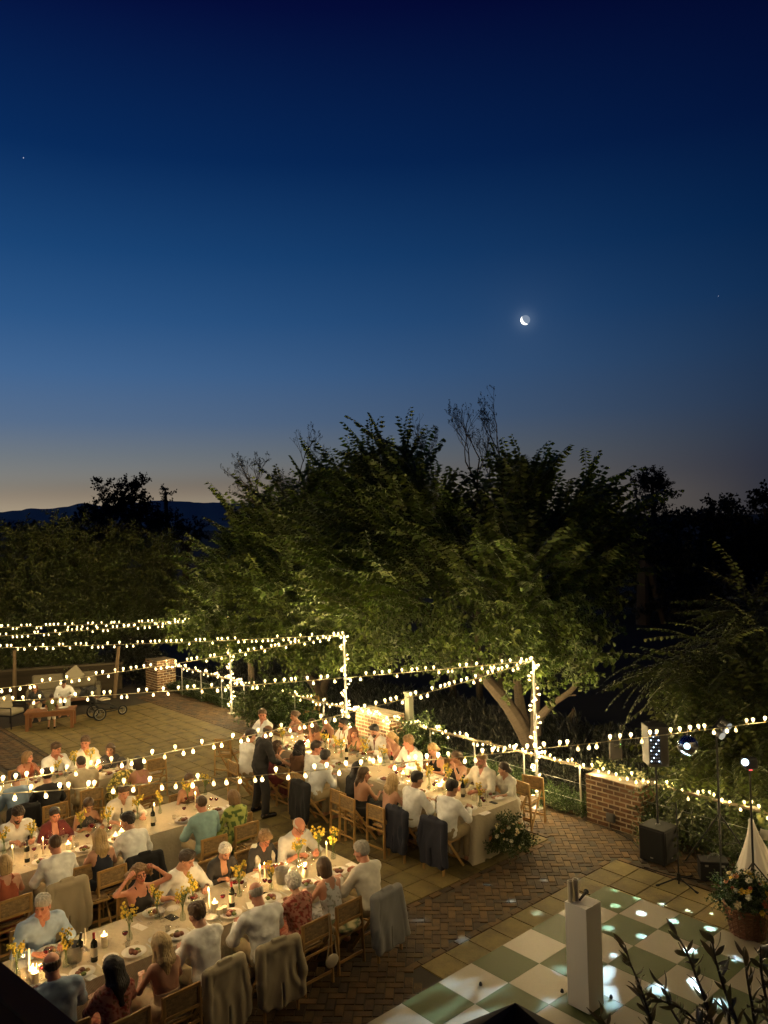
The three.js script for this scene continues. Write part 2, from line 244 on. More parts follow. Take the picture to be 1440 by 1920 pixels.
// ---------------------------------------------------------------- trees and planting
// a spray: a curved shoot with leaves along it, growing along +y
function sprayGeo(o) {
  const pos = [], idx = [], col = [], nrm = [], n = o.leaves, L = o.len, curve = t => V(o.bend * t * t * L, t * L - Math.abs(o.bend) * t * t * t * L * 0.3, o.sway * Math.sin(t * 4) * L - (o.arch ?? 0) * t * t * L);
  const tri = (p, c) => { const b = pos.length / 3; for (const q of p) { pos.push(q.x, q.y, q.z); col.push(...c); } return b; };
  const wood = [0.55, 0.42, 0.5];
  for (let i = 0; i < 5; i++) { const p = curve(i / 5), q = curve((i + 1) / 5), w = 0.006 * (1 - i / 6) * (o.wood ?? 1), b = tri([p.clone().add(V(-w, 0, 0)), p.clone().add(V(w, 0, 0)), q.clone().add(V(w * 0.8, 0, 0)), q.clone().add(V(-w * 0.8, 0, 0)), p.clone().add(V(0, 0, -w)), p.clone().add(V(0, 0, w)), q.clone().add(V(0, 0, w * 0.8)), q.clone().add(V(0, 0, -w * 0.8))], wood); idx.push(b, b + 1, b + 2, b, b + 2, b + 3, b + 4, b + 5, b + 6, b + 4, b + 6, b + 7); }
  for (let i = 0; i < n; i++) {
    const t = 0.08 + 0.92 * (i + rnd() * 0.6) / n, p = curve(t), d = curve(Math.min(1, t + 0.02)).sub(curve(t - 0.02)).normalize(), s = i % 2 ? 1 : -1, ang = o.arch ? rr(-0.25, 0.25) : rr(-0.6, 0.6) + (o.whorl ? i * 2.4 : 0);
    const side = V(Math.cos(ang) * s, 0, Math.sin(ang) * s), dir = side.multiplyScalar(o.open).addScaledVector(d, 1 - o.open * 0.6).add(o.arch ? V(0, -o.droop * 0.6 + rr(-0.12, 0.12), -o.droop * 0.8 + rr(-0.15, 0.15)) : V(0, -o.droop + rr(-0.15, 0.15), 0)).normalize(), len = o.leaf * rr(0.7, 1.15) * (t > 0.85 ? 0.75 : 1), wide = (o.arch ? d.clone().cross(dir).add(V(rr(-0.25, 0.25), rr(-0.25, 0.25), rr(-0.25, 0.25))) : V(rr(-1, 1), rr(-0.4, 0.4), rr(-1, 1))).cross(dir).normalize().multiplyScalar(len * o.wide), nn = wide.clone().cross(dir).normalize();
    const k = rr(0.75, 1.25), c = [k * rr(0.9, 1.1), k, k * rr(0.8, 1.1)], m = p.clone().addScaledVector(dir, len * 0.45).addScaledVector(nn, len * 0.1), e = p.clone().addScaledVector(dir, len).addScaledVector(nn, -len * 0.06 + rr(-0.1, 0.1) * len);
    const b = tri([p, m.clone().add(wide), e, m.clone().sub(wide)], c); idx.push(b, b + 1, b + 2, b, b + 2, b + 3);
  }
  const g = new G.BufferGeometry(); g.setAttribute('position', new G.Float32BufferAttribute(pos, 3)); g.setAttribute('color', new G.Float32BufferAttribute(col, 3)); g.setIndex(idx); g.computeVertexNormals(); g.userData.len = L; g.userData.rank = !!o.arch; return g;
}
const leafy = (r, g, b) => { const m = M.leaf.clone(); m.color.setRGB(r, g, b); return m; };
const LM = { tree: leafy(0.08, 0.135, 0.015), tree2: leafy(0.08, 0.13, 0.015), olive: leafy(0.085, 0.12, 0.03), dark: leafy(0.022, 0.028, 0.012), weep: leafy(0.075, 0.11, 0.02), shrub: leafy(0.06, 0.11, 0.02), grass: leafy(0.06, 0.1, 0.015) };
const SPRAYS = {
  shoot: [0, 1, 2, 3].map(k => sprayGeo({ len: 1.0, leaves: 23, bend: [0.12, -0.15, 0.05, 0.2][k], sway: 0.02, open: 0.8, droop: 0.5, leaf: 0.15, wide: 0.27, arch: [0.2, 0.35, 0.1, 0.45][k] })),
  twig: [0, 1, 2].map(k => sprayGeo({ len: 0.6, leaves: 26, bend: [0.3, -0.4, 0.1][k], sway: 0.06, open: 0.9, droop: 0.3, leaf: 0.12, wide: 0.28, whorl: 1 })),
  olive: [0, 1, 2].map(k => sprayGeo({ len: 0.75, leaves: 34, bend: [0.3, -0.4, 0.5][k], sway: 0.05, open: 0.65, droop: 0.05, leaf: 0.13, wide: 0.17, whorl: 1 })),
  far: [0, 1].map(k => sprayGeo({ len: 1.5, leaves: 26, bend: [0.3, -0.4][k], sway: 0.1, open: 0.9, droop: 0.1, leaf: 0.34, wide: 0.36, whorl: 1, wood: 2 })),
  weep: [0, 1, 2].map(k => sprayGeo({ len: 1.1, leaves: 26, bend: [0.1, -0.15, 0.05][k], sway: 0.02, open: 0.85, droop: 0.45, leaf: 0.105, wide: 0.3, arch: [0.35, 0.5, 0.2][k] })),
  shrub: [0, 1].map(k => sprayGeo({ len: 0.4, leaves: 22, bend: [0.3, -0.4][k], sway: 0.06, open: 0.85, droop: 0.0, leaf: 0.06, wide: 0.3, whorl: 1 })),
  blade: [0, 1].map(k => sprayGeo({ len: 0.3, leaves: 8, bend: [0.5, -0.6][k], sway: 0.05, open: 0.25, droop: -0.3, leaf: 0.2, wide: 0.05, whorl: 1 })),
};
// sprays through and over a set of rounded clumps; dirOf says how a shoot leans
function crown(name, parent, clumps, kind, material, density, dirOf, scale = 1, inner = 0.35, fan = 1) {
  const per = SPRAYS[kind].map(() => []), tint = SPRAYS[kind].map(() => []), M4 = new G.Matrix4(), Q = new G.Quaternion();
  for (const [c, r, ry = 1] of clumps) {
    const n = Math.round(density * r * r);
    const long = SPRAYS[kind][0].userData.len * scale;
    let p, d, base, tone = 1, spreadK = 0.35;
    for (let i = 0; i < n; i++) {
      if (i % fan === 0) {
        d = V(rr(-1, 1), rr(-1, 1), rr(-1, 1)); while (d.lengthSq() > 1 || d.lengthSq() < 0.01) d.set(rr(-1, 1), rr(-1, 1), rr(-1, 1)); d.normalize();
        const lump = 0.62 + 0.5 * fbm(d.x * 2.2 + c.x, d.y * 2.2 + c.y, d.z * 2.2 + c.z), k = Math.pow(rr(inner, 1), 0.55) * lump, re = Math.max(r * 0.55, r - 0.4 * long);
        base = c.clone().add(V(d.x * re * k, d.y * re * ry * k, d.z * re * k)); tone = fan > 1 ? rr(0.6, 1.4) : rr(0.75, 1.2);
        p = base.clone(); if (fan > 1) { const v = dirOf(d, p).normalize(); base.addScaledVector(v, -0.35 * long); d.userDir = v; }
      } else p = base.clone().addScaledVector(d.userDir, rr(0, 0.75) * long).add(V(rr(-0.14, 0.14), rr(-0.14, 0.14), rr(-0.14, 0.14)).multiplyScalar(long));
      if (p.y < 0.15) continue;
      const j5 = fan > 1 ? 0.42 : 0.35, dir = (fan > 1 ? d.userDir.clone() : dirOf(d, p)).add(V(rr(-j5, j5), rr(-0.3, 0.3), rr(-j5, j5))).normalize(), j = Math.floor(rnd() * per.length), s = scale * rr(0.6, 1.25);
      if (SPRAYS[kind][0].userData.rank) { const x = dir.clone().cross(V(0, 1, 0)).normalize(), z = x.clone().cross(dir); Q.setFromRotationMatrix(new G.Matrix4().makeBasis(x, dir, z)); Q.multiply(new G.Quaternion().setFromAxisAngle(V(0, 1, 0), rr(-0.35, 0.35))); }
      else { Q.setFromUnitVectors(V(0, 1, 0), dir); Q.multiply(new G.Quaternion().setFromAxisAngle(V(0, 1, 0), rr(0, 6.28))); }
      per[j].push(M4.compose(p, Q, V(s, s, s)).clone()); const q = rr(0.75, 1.25) * tone, y = rr(0, 1); tint[j].push(new G.Color().setRGB(q * (1 + 0.2 * y), q, q * (1 - 0.25 * y)));
    }
  }
  per.forEach((l, j) => { const im = new G.InstancedMesh(SPRAYS[kind][j], material, l.length); l.forEach((m, i) => { im.setMatrixAt(i, m); im.setColorAt(i, tint[j][i]); }); im.name = name; im.userData.kind = 'stuff'; parent.add(im); });
}
// trunk and limbs: tapered tubes
function limb(pts, r0, r1, n = 9) {
  const c = new G.CatmullRomCurve3(pts), seg = pts.length * 5, g = new G.TubeGeometry(c, seg, 1, n, false), p = g.attributes.position, m = n + 1;
  for (let i = 0; i <= seg; i++) { const t = i / seg, q = c.getPointAt(t), r = (r0 + (r1 - r0) * t); for (let k = 0; k < m; k++) { const j = i * m + k, v = V(p.getX(j), p.getY(j), p.getZ(j)).sub(q), w = r * (1 + 0.22 * (noise(q.x * 3 + k * 1.3, q.y * 3, k) - 0.5)); p.setXYZ(j, q.x + v.x * w, q.y + v.y * w, q.z + v.z * w); } }
  const u = g.attributes.uv; for (let i = 0; i < u.count; i++) u.setXY(i, u.getX(i) * c.getLength() * 1.2, u.getY(i) * 0.5);
  g.computeVertexNormals(); return g;
}
const spot = (px, py, Z, r, ry) => [deep(px, py, Z), r, ry];
const R = (rpx, Z) => rpx / FOCAL * Z;
function tree(name, label, group, trunks, sets) {
  const t = new G.Group(); t.name = name; tag(t, label, 'tree', group);
  if (trunks.length) mesh('trunk', merge(trunks), M.bark, t);
  for (const s of sets) crown('crown', t, s.clumps.map(([x, y, r, Z, ry]) => spot(x, y, Z, R(r, Z), ry)), s.kind, s.mat, s.density, s.dir, s.scale, s.inner, s.fan);
  return t;
}
const vase = (px, py, Z) => { const B = deep(px, py, Z); return (d, p) => { const v = p.clone().sub(B).normalize(); return V(v.x + d.x * 0.45, v.y * 0.95 + d.y * 0.2 + 0.1, v.z + d.z * 0.45); }; };
const upOut = k => (d, p) => V(d.x * 0.8, 0.35 + 0.55 * Math.max(0, d.y) + k, d.z * 0.7);
{ // the big tree behind the right-hand post
  const b = deep(1004, 1436, 18.2), at = (x, y, Z) => deep(x, y, Z), base = V(b.x, -0.1, b.z);
  tree('broadleaf_tree', 'large green tree with several bare trunks behind the tall lit post', 'green trees behind the fence', [
    limb([base, at(990, 1390, 18.2), at(948, 1317, 18.3), at(885, 1245, 18.6), at(802, 1152, 19), at(740, 1060, 19.4)], 0.19, 0.05), limb([base.clone().add(V(0.12, 0, 0)), at(985, 1360, 18.4), at(972, 1300, 18.6), at(968, 1200, 18.8), at(950, 1050, 19)], 0.16, 0.04), limb([base.clone().add(V(0.2, 0, 0.1)), at(1002, 1370, 18), at(1030, 1325, 17.6), at(1075, 1290, 17.2), at(1110, 1230, 17)], 0.13, 0.03), limb([at(1006, 1378, 18), at(1004, 1300, 18), at(1020, 1200, 18.2), at(1040, 1080, 18.4)], 0.13, 0.03), limb([at(1030, 1325, 17.6), at(1062, 1305, 17.4), at(1080, 1303, 17.3)], 0.05, 0.02)],
  [{ kind: 'shoot', mat: LM.tree, density: 95, inner: 0.7, fan: 6, dir: vase(960, 1330, 18.4), scale: 1.3, clumps: [[905, 1030, 115, 18.8], [1020, 1035, 105, 18.2], [775, 1000, 115, 19.6], [690, 1020, 100, 20], [1080, 1085, 85, 18], [960, 1120, 115, 17.4], [830, 1120, 115, 18.4], [945, 965, 62, 19.2], [745, 920, 70, 20], [690, 905, 46, 20.4], [1015, 960, 62, 18.8], [1070, 985, 48, 18.4], [1115, 1025, 48, 18.6], [670, 1115, 85, 19.4], [800, 905, 40, 20.2]] },
   { kind: 'twig', mat: LM.tree, density: 150, dir: (d) => V(d.x, 0.1 + d.y * 0.3, d.z), scale: 1.0, clumps: [[1000, 1170, 95, 16.8], [900, 1180, 90, 17.4], [1060, 1220, 85, 16.6], [1090, 1140, 70, 17], [760, 1190, 80, 18.6], [960, 1235, 55, 16.6], [820, 1225, 55, 18]] }]);
  const c = deep(600, 1322, 24.6), bb = V(c.x, -0.1, c.z);
  tree('broadleaf_tree', 'medium green tree with forked trunk behind the middle of the fence', 'green trees behind the fence', [limb([bb, at(598, 1306, 24.5), at(590, 1285, 24.4), at(572, 1262, 24.3), at(545, 1215, 24)], 0.2, 0.05), limb([bb.clone().add(V(0.1, 0, 0)), at(604, 1296, 24.5), at(612, 1268, 24.4), at(625, 1210, 24.4), at(640, 1120, 24.5)], 0.17, 0.05)],
  [{ kind: 'shoot', mat: LM.tree2, density: 62, inner: 0.7, fan: 6, dir: vase(600, 1290, 24), scale: 1.4, clumps: [[620, 1050, 105, 23.6], [560, 1010, 85, 24], [600, 950, 60, 24.4], [650, 935, 50, 24.4], [560, 1120, 100, 23.4], [640, 1150, 95, 22.8], [690, 1160, 75, 22]] }, { kind: 'twig', mat: LM.tree2, density: 170, dir: d => V(d.x, 0.1, d.z), scale: 1.2, clumps: [[600, 1215, 65, 23], [680, 1225, 55, 21.5], [540, 1200, 60, 23.5], [640, 1245, 40, 22.4]] }]);
  const d0 = deep(470, 1318, 26);
  tree('broadleaf_tree', 'smaller green tree whose low branches touch the left lit post', 'green trees behind the fence', [limb([V(d0.x, -0.1, d0.z), at(472, 1270, 26), at(465, 1200, 26), at(455, 1100, 26)], 0.13, 0.04)],
  [{ kind: 'shoot', mat: LM.tree2, density: 62, inner: 0.7, fan: 6, dir: vase(468, 1260, 25.6), scale: 1.4, clumps: [[475, 1045, 66, 26], [510, 1000, 60, 26.4], [440, 1085, 62, 25.6], [500, 1110, 80, 25.4], [410, 1150, 65, 25], [470, 985, 28, 26.4], [505, 965, 28, 26.4]] }, { kind: 'twig', mat: LM.tree2, density: 170, dir: d => V(d.x, 0.05, d.z), scale: 1.2, clumps: [[380, 1185, 55, 24.6], [440, 1200, 65, 24.8], [500, 1200, 60, 25], [408, 1178, 42, 23.1], [432, 1196, 30, 23.1]] }]);
}
{ // the leafless tree standing above the others
  const t = new G.Group(); t.name = 'bare_tree'; tag(t, 'nearly leafless tree whose dark twigs rise above the green crowns', 'tree');
  const list = [], tips = [];
  const grow = (p, d, L, r, n) => {
    const q = p.clone().addScaledVector(d, L), m = p.clone().lerp(q, 0.5).add(V(rr(-0.06, 0.06) * L, rr(0, 0.06) * L, rr(-0.06, 0.06) * L)); list.push(limb([p, m, q], r, r * 0.6, 5));
    if (n === 0) { tips.push(q); return; }
    const k = n > 3 ? 2 : 3; for (let i = 0; i < k; i++) grow(p.clone().lerp(q, i ? rr(0.45, 0.95) : 1), d.clone().add(V(rr(-0.62, 0.62), rr(-0.1, 0.35), rr(-0.5, 0.5))).normalize(), L * rr(0.6, 0.82), r * 0.58, n - 1);
  };
  for (const [x, y, dx, L] of [[890, 1010, 0.1, 1.5], [840, 1010, -0.12, 1.35], [930, 990, 0.22, 1.45], [600, 1010, -0.65, 1.25], [560, 1020, -0.75, 1.1]]) { const p = deep(x, y, 25); if (x > 700) list.push(limb([V(p.x, 0, p.z), p.clone().lerp(V(p.x, 0, p.z), 0.5), p], 0.12, 0.07, 6)); else list.push(limb([deep(640, 1180, 25), p], 0.08, 0.05, 6)); grow(p, V(dx, 1, 0).normalize(), L, 0.06, 5); }
  mesh('branch', merge(list), M.bark, t);
  const im = new G.InstancedMesh(SPRAYS.twig[0], LM.dark, tips.length); tips.forEach((p, i) => im.setMatrixAt(i, new G.Matrix4().compose(p, new G.Quaternion().setFromEuler(new G.Euler(rr(-1, 1), rr(0, 6), rr(-1, 1))), V(1, 1, 1).multiplyScalar(rr(0.12, 0.4))))); im.name = 'twig'; im.userData.kind = 'stuff'; t.add(im);
}
// olives beyond the left wall
[[[50, 1080, 85, 30], [10, 1120, 80, 30], [80, 1150, 85, 29.5], [40, 1010, 35, 30]].concat([[95, 1010, 40, 30.5]]), [[165, 1050, 80, 30.5], [140, 1120, 85, 30], [190, 1140, 80, 30], [110, 995, 34, 30], [170, 1000, 34, 31]], [[255, 1090, 80, 31], [300, 1130, 75, 30.5], [245, 1170, 70, 30], [280, 1020, 45, 31], [235, 1010, 36, 31], [350, 1130, 60, 31], [310, 1040, 36, 31]]].forEach((cl, i) => {
  const c = cl[0], b = deep(c[0], 1200, c[3]);
  tree('olive_tree', ['bushy olive tree at the far left, behind the lounge', 'tall olive tree behind the sofa, middle of three', 'wide olive tree left of the green trees, beyond the pushchair'][i], 'olive trees beyond the lounge', [limb([V(b.x, -0.1, b.z), V(b.x + 0.1, 1, b.z), V(b.x - 0.1, 2.4, b.z), deep(c[0], c[1], c[3])], 0.2, 0.06)],
    [{ kind: 'olive', mat: LM.olive, density: 160, fan: 6, dir: upOut(0.25), scale: 1.25, clumps: cl.map(q => [q[0], q[1] + 26, q[2] * 0.92, q[3]]) }]);
});
// unlit trees: a clump against the hills, and the dark wood at right
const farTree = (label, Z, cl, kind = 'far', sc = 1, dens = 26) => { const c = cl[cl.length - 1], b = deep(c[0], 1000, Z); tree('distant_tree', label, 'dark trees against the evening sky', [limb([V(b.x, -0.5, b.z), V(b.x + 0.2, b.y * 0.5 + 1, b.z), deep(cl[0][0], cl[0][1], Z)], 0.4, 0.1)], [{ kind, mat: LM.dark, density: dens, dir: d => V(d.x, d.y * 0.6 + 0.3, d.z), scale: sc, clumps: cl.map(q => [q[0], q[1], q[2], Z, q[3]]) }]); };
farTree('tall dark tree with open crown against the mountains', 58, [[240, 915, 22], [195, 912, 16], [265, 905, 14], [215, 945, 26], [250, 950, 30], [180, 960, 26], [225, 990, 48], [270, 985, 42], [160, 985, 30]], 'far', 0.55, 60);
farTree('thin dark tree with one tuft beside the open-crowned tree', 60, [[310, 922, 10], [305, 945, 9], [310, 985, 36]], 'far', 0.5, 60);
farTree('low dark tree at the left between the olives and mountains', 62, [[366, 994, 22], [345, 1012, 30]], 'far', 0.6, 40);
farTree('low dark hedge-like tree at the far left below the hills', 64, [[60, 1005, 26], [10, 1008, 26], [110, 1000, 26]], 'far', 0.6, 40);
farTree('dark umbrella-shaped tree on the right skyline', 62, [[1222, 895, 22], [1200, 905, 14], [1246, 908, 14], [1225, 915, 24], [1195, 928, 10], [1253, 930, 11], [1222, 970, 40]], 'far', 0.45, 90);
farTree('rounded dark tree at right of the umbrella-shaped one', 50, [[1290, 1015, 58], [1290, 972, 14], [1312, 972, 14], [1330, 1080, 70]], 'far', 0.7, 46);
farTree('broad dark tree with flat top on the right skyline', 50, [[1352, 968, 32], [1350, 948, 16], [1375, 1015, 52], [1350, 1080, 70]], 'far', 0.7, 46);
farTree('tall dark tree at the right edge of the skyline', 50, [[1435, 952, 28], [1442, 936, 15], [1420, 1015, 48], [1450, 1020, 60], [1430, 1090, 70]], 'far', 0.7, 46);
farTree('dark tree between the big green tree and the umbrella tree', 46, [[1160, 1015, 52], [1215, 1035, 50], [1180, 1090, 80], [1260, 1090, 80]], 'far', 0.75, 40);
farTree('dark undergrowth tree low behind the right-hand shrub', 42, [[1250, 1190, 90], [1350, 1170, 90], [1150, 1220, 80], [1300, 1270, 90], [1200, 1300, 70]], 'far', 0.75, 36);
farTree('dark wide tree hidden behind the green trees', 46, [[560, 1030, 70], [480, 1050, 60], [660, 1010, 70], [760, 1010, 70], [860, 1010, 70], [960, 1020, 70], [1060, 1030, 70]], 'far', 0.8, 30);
{ // the arching shrub-tree at the right edge
  const b = deep(1410, 1560, 14.6), at = (x, y) => deep(x, y, 14.8);
  const droop = (d, p) => V(d.x * 0.9 - 0.25, -0.15 + 0.5 * d.y, d.z * 0.8 + 0.25);
  tree('arching_shrub', 'tall arching shrub with drooping leafy shoots at the right edge', null, [limb([V(b.x, -0.1, b.z), at(1405, 1420), at(1395, 1300), at(1400, 1180)], 0.08, 0.03), limb([V(b.x + 0.2, -0.1, b.z), at(1440, 1400), at(1450, 1250)], 0.07, 0.03), limb([V(b.x - 0.1, -0.1, b.z), at(1370, 1430), at(1340, 1350), at(1300, 1290), at(1240, 1270)], 0.06, 0.015)],
    [{ kind: 'weep', mat: LM.weep, density: 240, inner: 0.5, fan: 4, dir: droop, scale: 1.1, clumps: [[1410, 1170, 60, 15.2], [1370, 1215, 55, 14.8], [1330, 1240, 45, 14.4], [1430, 1250, 70, 14.6], [1390, 1300, 75, 14.4], [1340, 1310, 50, 14.2], [1440, 1340, 70, 14.2], [1370, 1390, 75, 14.2], [1420, 1430, 75, 14], [1330, 1440, 55, 14], [1290, 1270, 28, 14.2], [1255, 1275, 22, 14], [1235, 1290, 16, 13.9], [1380, 1480, 70, 13.8], [1300, 1480, 40, 13.8]] }, { kind: 'twig', mat: LM.weep, density: 170, dir: d => V(d.x, d.y * 0.5 + 0.1, d.z), scale: 0.75, clumps: [[1420, 1200, 55, 14.9], [1400, 1290, 60, 14.1], [1350, 1330, 45, 14], [1430, 1370, 60, 14], [1370, 1430, 60, 13.9], [1330, 1250, 36, 14.2], [1400, 1490, 60, 13.8]] }]);
}
// grass and low planting along the fence
function patch(name, label, cat, a0, a1, b0, b1, kind, m, n, sc, h, kindOf) {
  const root = new G.Group(); root.name = name; tag(root, label, cat, null, kindOf);
  const M4 = new G.Matrix4(), Q = new G.Quaternion();
  SPRAYS[kind].forEach((g, j) => { const im = new G.InstancedMesh(g, m, n); for (let i = 0; i < n; i++) { const a = rr(a0, a1), b = rr(b0, b1), p = AB(a, b, rr(0, h) * Math.sqrt(Math.max(0, 1 - ((a - (a0 + a1) / 2) / (a1 - a0) * 2) ** 2) + 0.05)); Q.setFromUnitVectors(V(0, 1, 0), V(rr(-0.7, 0.7), rr(0.3, 1), rr(-0.7, 0.7)).normalize()); const s = sc * rr(0.5, 1.2); im.setMatrixAt(i, M4.compose(p, Q, V(s, s, s))); const q = rr(0.6, 1.3); im.setColorAt(i, new G.Color().setRGB(q, q, q * rr(0.8, 1))); } im.name = 'foliage'; root.add(im); });
}
patch('grass', 'strip of grass between the brick path and the fence', null, 4.0, 4.9, -19, -11.8, 'blade', LM.grass, 1500, 0.8, 0.05, 'stuff');
patch('undergrowth', 'leafy ground cover below the fence rail', null, 3.95, 4.7, -11.5, -3.4, 'shrub', LM.shrub, 700, 0.8, 0.25, 'stuff');
patch('undergrowth', 'dark leafy ground cover left of the brick pillar', null, 3.8, 4.4, -3.3, -1.75, 'shrub', LM.shrub, 260, 0.7, 0.25, 'stuff');
patch('undergrowth', 'dark leafy bed with small white flowers behind the subwoofer', null, 3.7, 5.2, -0.6, 4.5, 'shrub', LM.weep, 1000, 0.9, 0.55, 'stuff');
// rough grass beyond the fence, falling into the dark
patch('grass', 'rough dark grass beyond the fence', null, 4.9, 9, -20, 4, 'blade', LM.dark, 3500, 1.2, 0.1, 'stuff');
function shrub(label, px, py, Z, r, dens = 500, m = LM.shrub, sc = 1) { const t = new G.Group(); t.name = 'shrub'; tag(t, label, 'shrub'); const c = deep(px, py, Z); mesh('stem', merge([0, 1, 2].map(() => limb([V(c.x + rr(-0.1, 0.1), -0.05, c.z), c.clone().add(V(rr(-0.2, 0.2), 0, rr(-0.2, 0.2)))], 0.02, 0.008, 5))), M.bark, t); crown('foliage', t, [[c, r, 0.9], [c.clone().add(V(r * 0.6, -r * 0.3, 0)), r * 0.7], [c.clone().add(V(-r * 0.7, -r * 0.35, 0)), r * 0.7]], 'shrub', m, dens, d => V(d.x, d.y + 0.5, d.z), sc, 0.2); }
shrub('bright green shrub behind the left end of the right-hand table', 502, 1314, 22.4, 0.6, 420, LM.grass, 1.4);
shrub('green shrub between the fence and the white-shirted guests', 545, 1325, 22.2, 0.6, 420, LM.shrub, 1.3);
shrub('leafy plant growing up the fence behind the seated blonde guests', 790, 1385, 18.2, 0.5, 460, LM.shrub, 1.1);
{ // small white flowers in the dark bed
  const t = new G.Group(); t.name = 'flower_sprinkle'; tag(t, 'small white flowers scattered through the dark bed behind the black boxes', null, null, 'stuff');
  const im = new G.InstancedMesh(new G.IcosahedronGeometry(0.014, 0), mat(0.6, 0.6, 0.55, 0.8), 150); for (let i = 0; i < 150; i++) im.setMatrixAt(i, new G.Matrix4().setPosition(AB(rr(3.65, 4.6), rr(-0.5, 4), rr(0.1, 0.62)))); im.name = 'flower'; t.add(im);
}
// ---------------------------------------------------------------- posts, bulb strings, fence, brick piers
const POST_A = 3.75, POSTS = [[-2.77, 'tall metal post wound with bulbs behind the table end', 'right'], [-8.69, 'tall metal post wound with bulbs behind the far guests', 'middle'], [-14.3, 'tall metal post wound with bulbs beside the grass strip', 'left']], PH = 2.86;
let nLight = 0;
const BULB = lathe([[0, -0.027], [0.015, -0.022], [0.0225, -0.005], [0.018, 0.011], [0.009, 0.033]], 8), SOCKET = cyl(0.011, 0.009, 0.032, 5);
function lampAt(p, cd) { const l = new G.PointLight(WARM, cd); l.position.copy(p); l.castShadow = true; l.shadow.radius = 1.4; l.name = 'string_lamp'; scene.add(l); nLight++; }
M.railWood = mat(0.33, 0.26, 0.17, 0.7, { map: T.grain });
const CD = 0.22, EVERY = 4;
function inFrame(p, m = 40) { const q = camera.worldToLocal(p.clone()); if (q.z > -0.5) return false; const x = 720 + q.x / -q.z * FOCAL, y = 960 - q.y / -q.z * FOCAL; return x > -m && x < 1440 + m && y > -m && y < 1920 + m; }
// a cable along a curve with bulbs on short sockets, alternately standing and hanging
function bulbString(label, curve, gap, o = {}) {
  const L = curve.getLength(), n = Math.floor(L / gap), root = new G.Group(); root.name = 'string_lights'; tag(root, label, 'string lights', o.group ?? 'strings of warm bulbs over the courtyard');
  const wire = [new G.TubeGeometry(curve, Math.max(12, Math.round(L * 3)), 0.006, 5, false)], spots = [], necks = [];
  for (let i = 0; i < n; i++) {
    const p = curve.getPointAt((i + 0.5 + rr(-0.3, 0.3)) / n), up = o.up ? o.up(i) : (rnd() < 0.62 ? 1 : -1), off = 0.004, d = o.dir ? o.dir(p, i) : V(rr(-0.2, 0.2), up, rr(-0.2, 0.2)).normalize();
    const far = !inFrame(p), s = p.clone().addScaledVector(d, off), c = p.clone().addScaledVector(d, off + 0.052);
    if (i % EVERY === 1) lampAt(c, (o.cd ?? CD) * EVERY * (o.gain ?? 1));
    if (far) continue;
    const q = new G.Quaternion().setFromUnitVectors(V(0, 1, 0), d.clone().negate()), sk = SOCKET.clone(); sk.applyQuaternion(q); sk.translate(s.x + d.x * 0.026, s.y + d.y * 0.026, s.z + d.z * 0.026); necks.push(sk);
    spots.push([c, q]);
  }
  mesh('cable', merge(wire), M.cable, root); if (necks.length) mesh('painted_glow_lamp_necks', merge(necks), M.neck, root).userData.kind = 'stuff';
  const put1 = ([c, q]) => { const b = mesh('bulb', BULB, M.bulbs[rnd() < 0.3 ? 0 : rnd() < 0.75 ? 1 : 2], root); b.position.copy(c); b.quaternion.copy(q); };
  spots.forEach(put1);
  return root;
}
const hang = (p, q, sag) => new G.CatmullRomCurve3([0, 0.125, 0.25, 0.375, 0.5, 0.625, 0.75, 0.875, 1].map(t => p.clone().lerp(q, t).add(V(0, -4 * sag * t * (1 - t), 0))));
const top = (b, a = POST_A) => AB(a, b, PH);
const far = b => AB(-7, b, PH);
for (const [b, label] of POSTS) {
  const t = thing('light_post', label, 'post', AB(POST_A, b), TH, 'tall posts that carry the bulb strings');
  mesh('pole', cyl(0.032, 0.026, PH, 14), M.paleMetal, t); mesh('base_plate', put(box(0.2, 0.012, 0.2), 0, 0.006, 0), M.paleMetal, t); mesh('hook', put(new G.TorusGeometry(0.03, 0.006, 6, 14), 0, PH + 0.028, 0), M.paleMetal, t); mesh('cap', put(new G.SphereGeometry(0.03, 10, 6, 0, 6.3, 0, 1.6), 0, PH, 0), M.greyMetal, t);
}
bulbString('topmost bulb string, from the hidden left post to the left edge', hang(top(-14.3), ground(-260, 1181, PH), 0.05), 0.14, { gain: 1.7 });
bulbString('second bulb string from the top, running left from the hidden post', hang(top(-14.3), ground(-260, 1206, PH), 0.06), 0.14, { gain: 1.7 });
bulbString('upper bulb string from the middle post to the left edge', hang(top(-8.69), ground(-260, 1218, PH), 0.07), 0.14, { gain: 1.7 });
bulbString('lower bulb string sloping left from the middle post', hang(top(-8.69), far(-8.69), 0.09), 0.14, { gain: 1.6 });
bulbString('bulb string from the right post past the pushchair to the left', hang(top(-2.77), far(-8.69), 0.08), 0.14, { gain: 1.5 });
bulbString('bulb string sloping from the right post down over the back left table', hang(top(-2.77), far(-2.77), 0.19), 0.14, { gain: 1.0 });
bulbString('nearest bulb string, crossing from the right edge over both long tables', hang(AB(POST_A, 3.1, PH), far(-2.77), 0.13), 0.14, { gain: 0.75 });
for (const [b, , w] of POSTS) {
  const pts = []; for (let i = 0; i <= 40; i++) { const t = i / 40, an = t * 30, p = AB(POST_A, b, PH - 0.04 - (PH - 0.12) * t); pts.push(p.add(V(Math.cos(an) * 0.045, 0, Math.sin(an) * 0.045))); }
  const c = AB(POST_A, b);
  bulbString(`bulb string wound down the ${w} post`, new G.CatmullRomCurve3(pts), 0.088, { dir: p => V(p.x - c.x, rr(-0.01, 0.03), p.z - c.z).normalize(), gain: 2.6 });
}
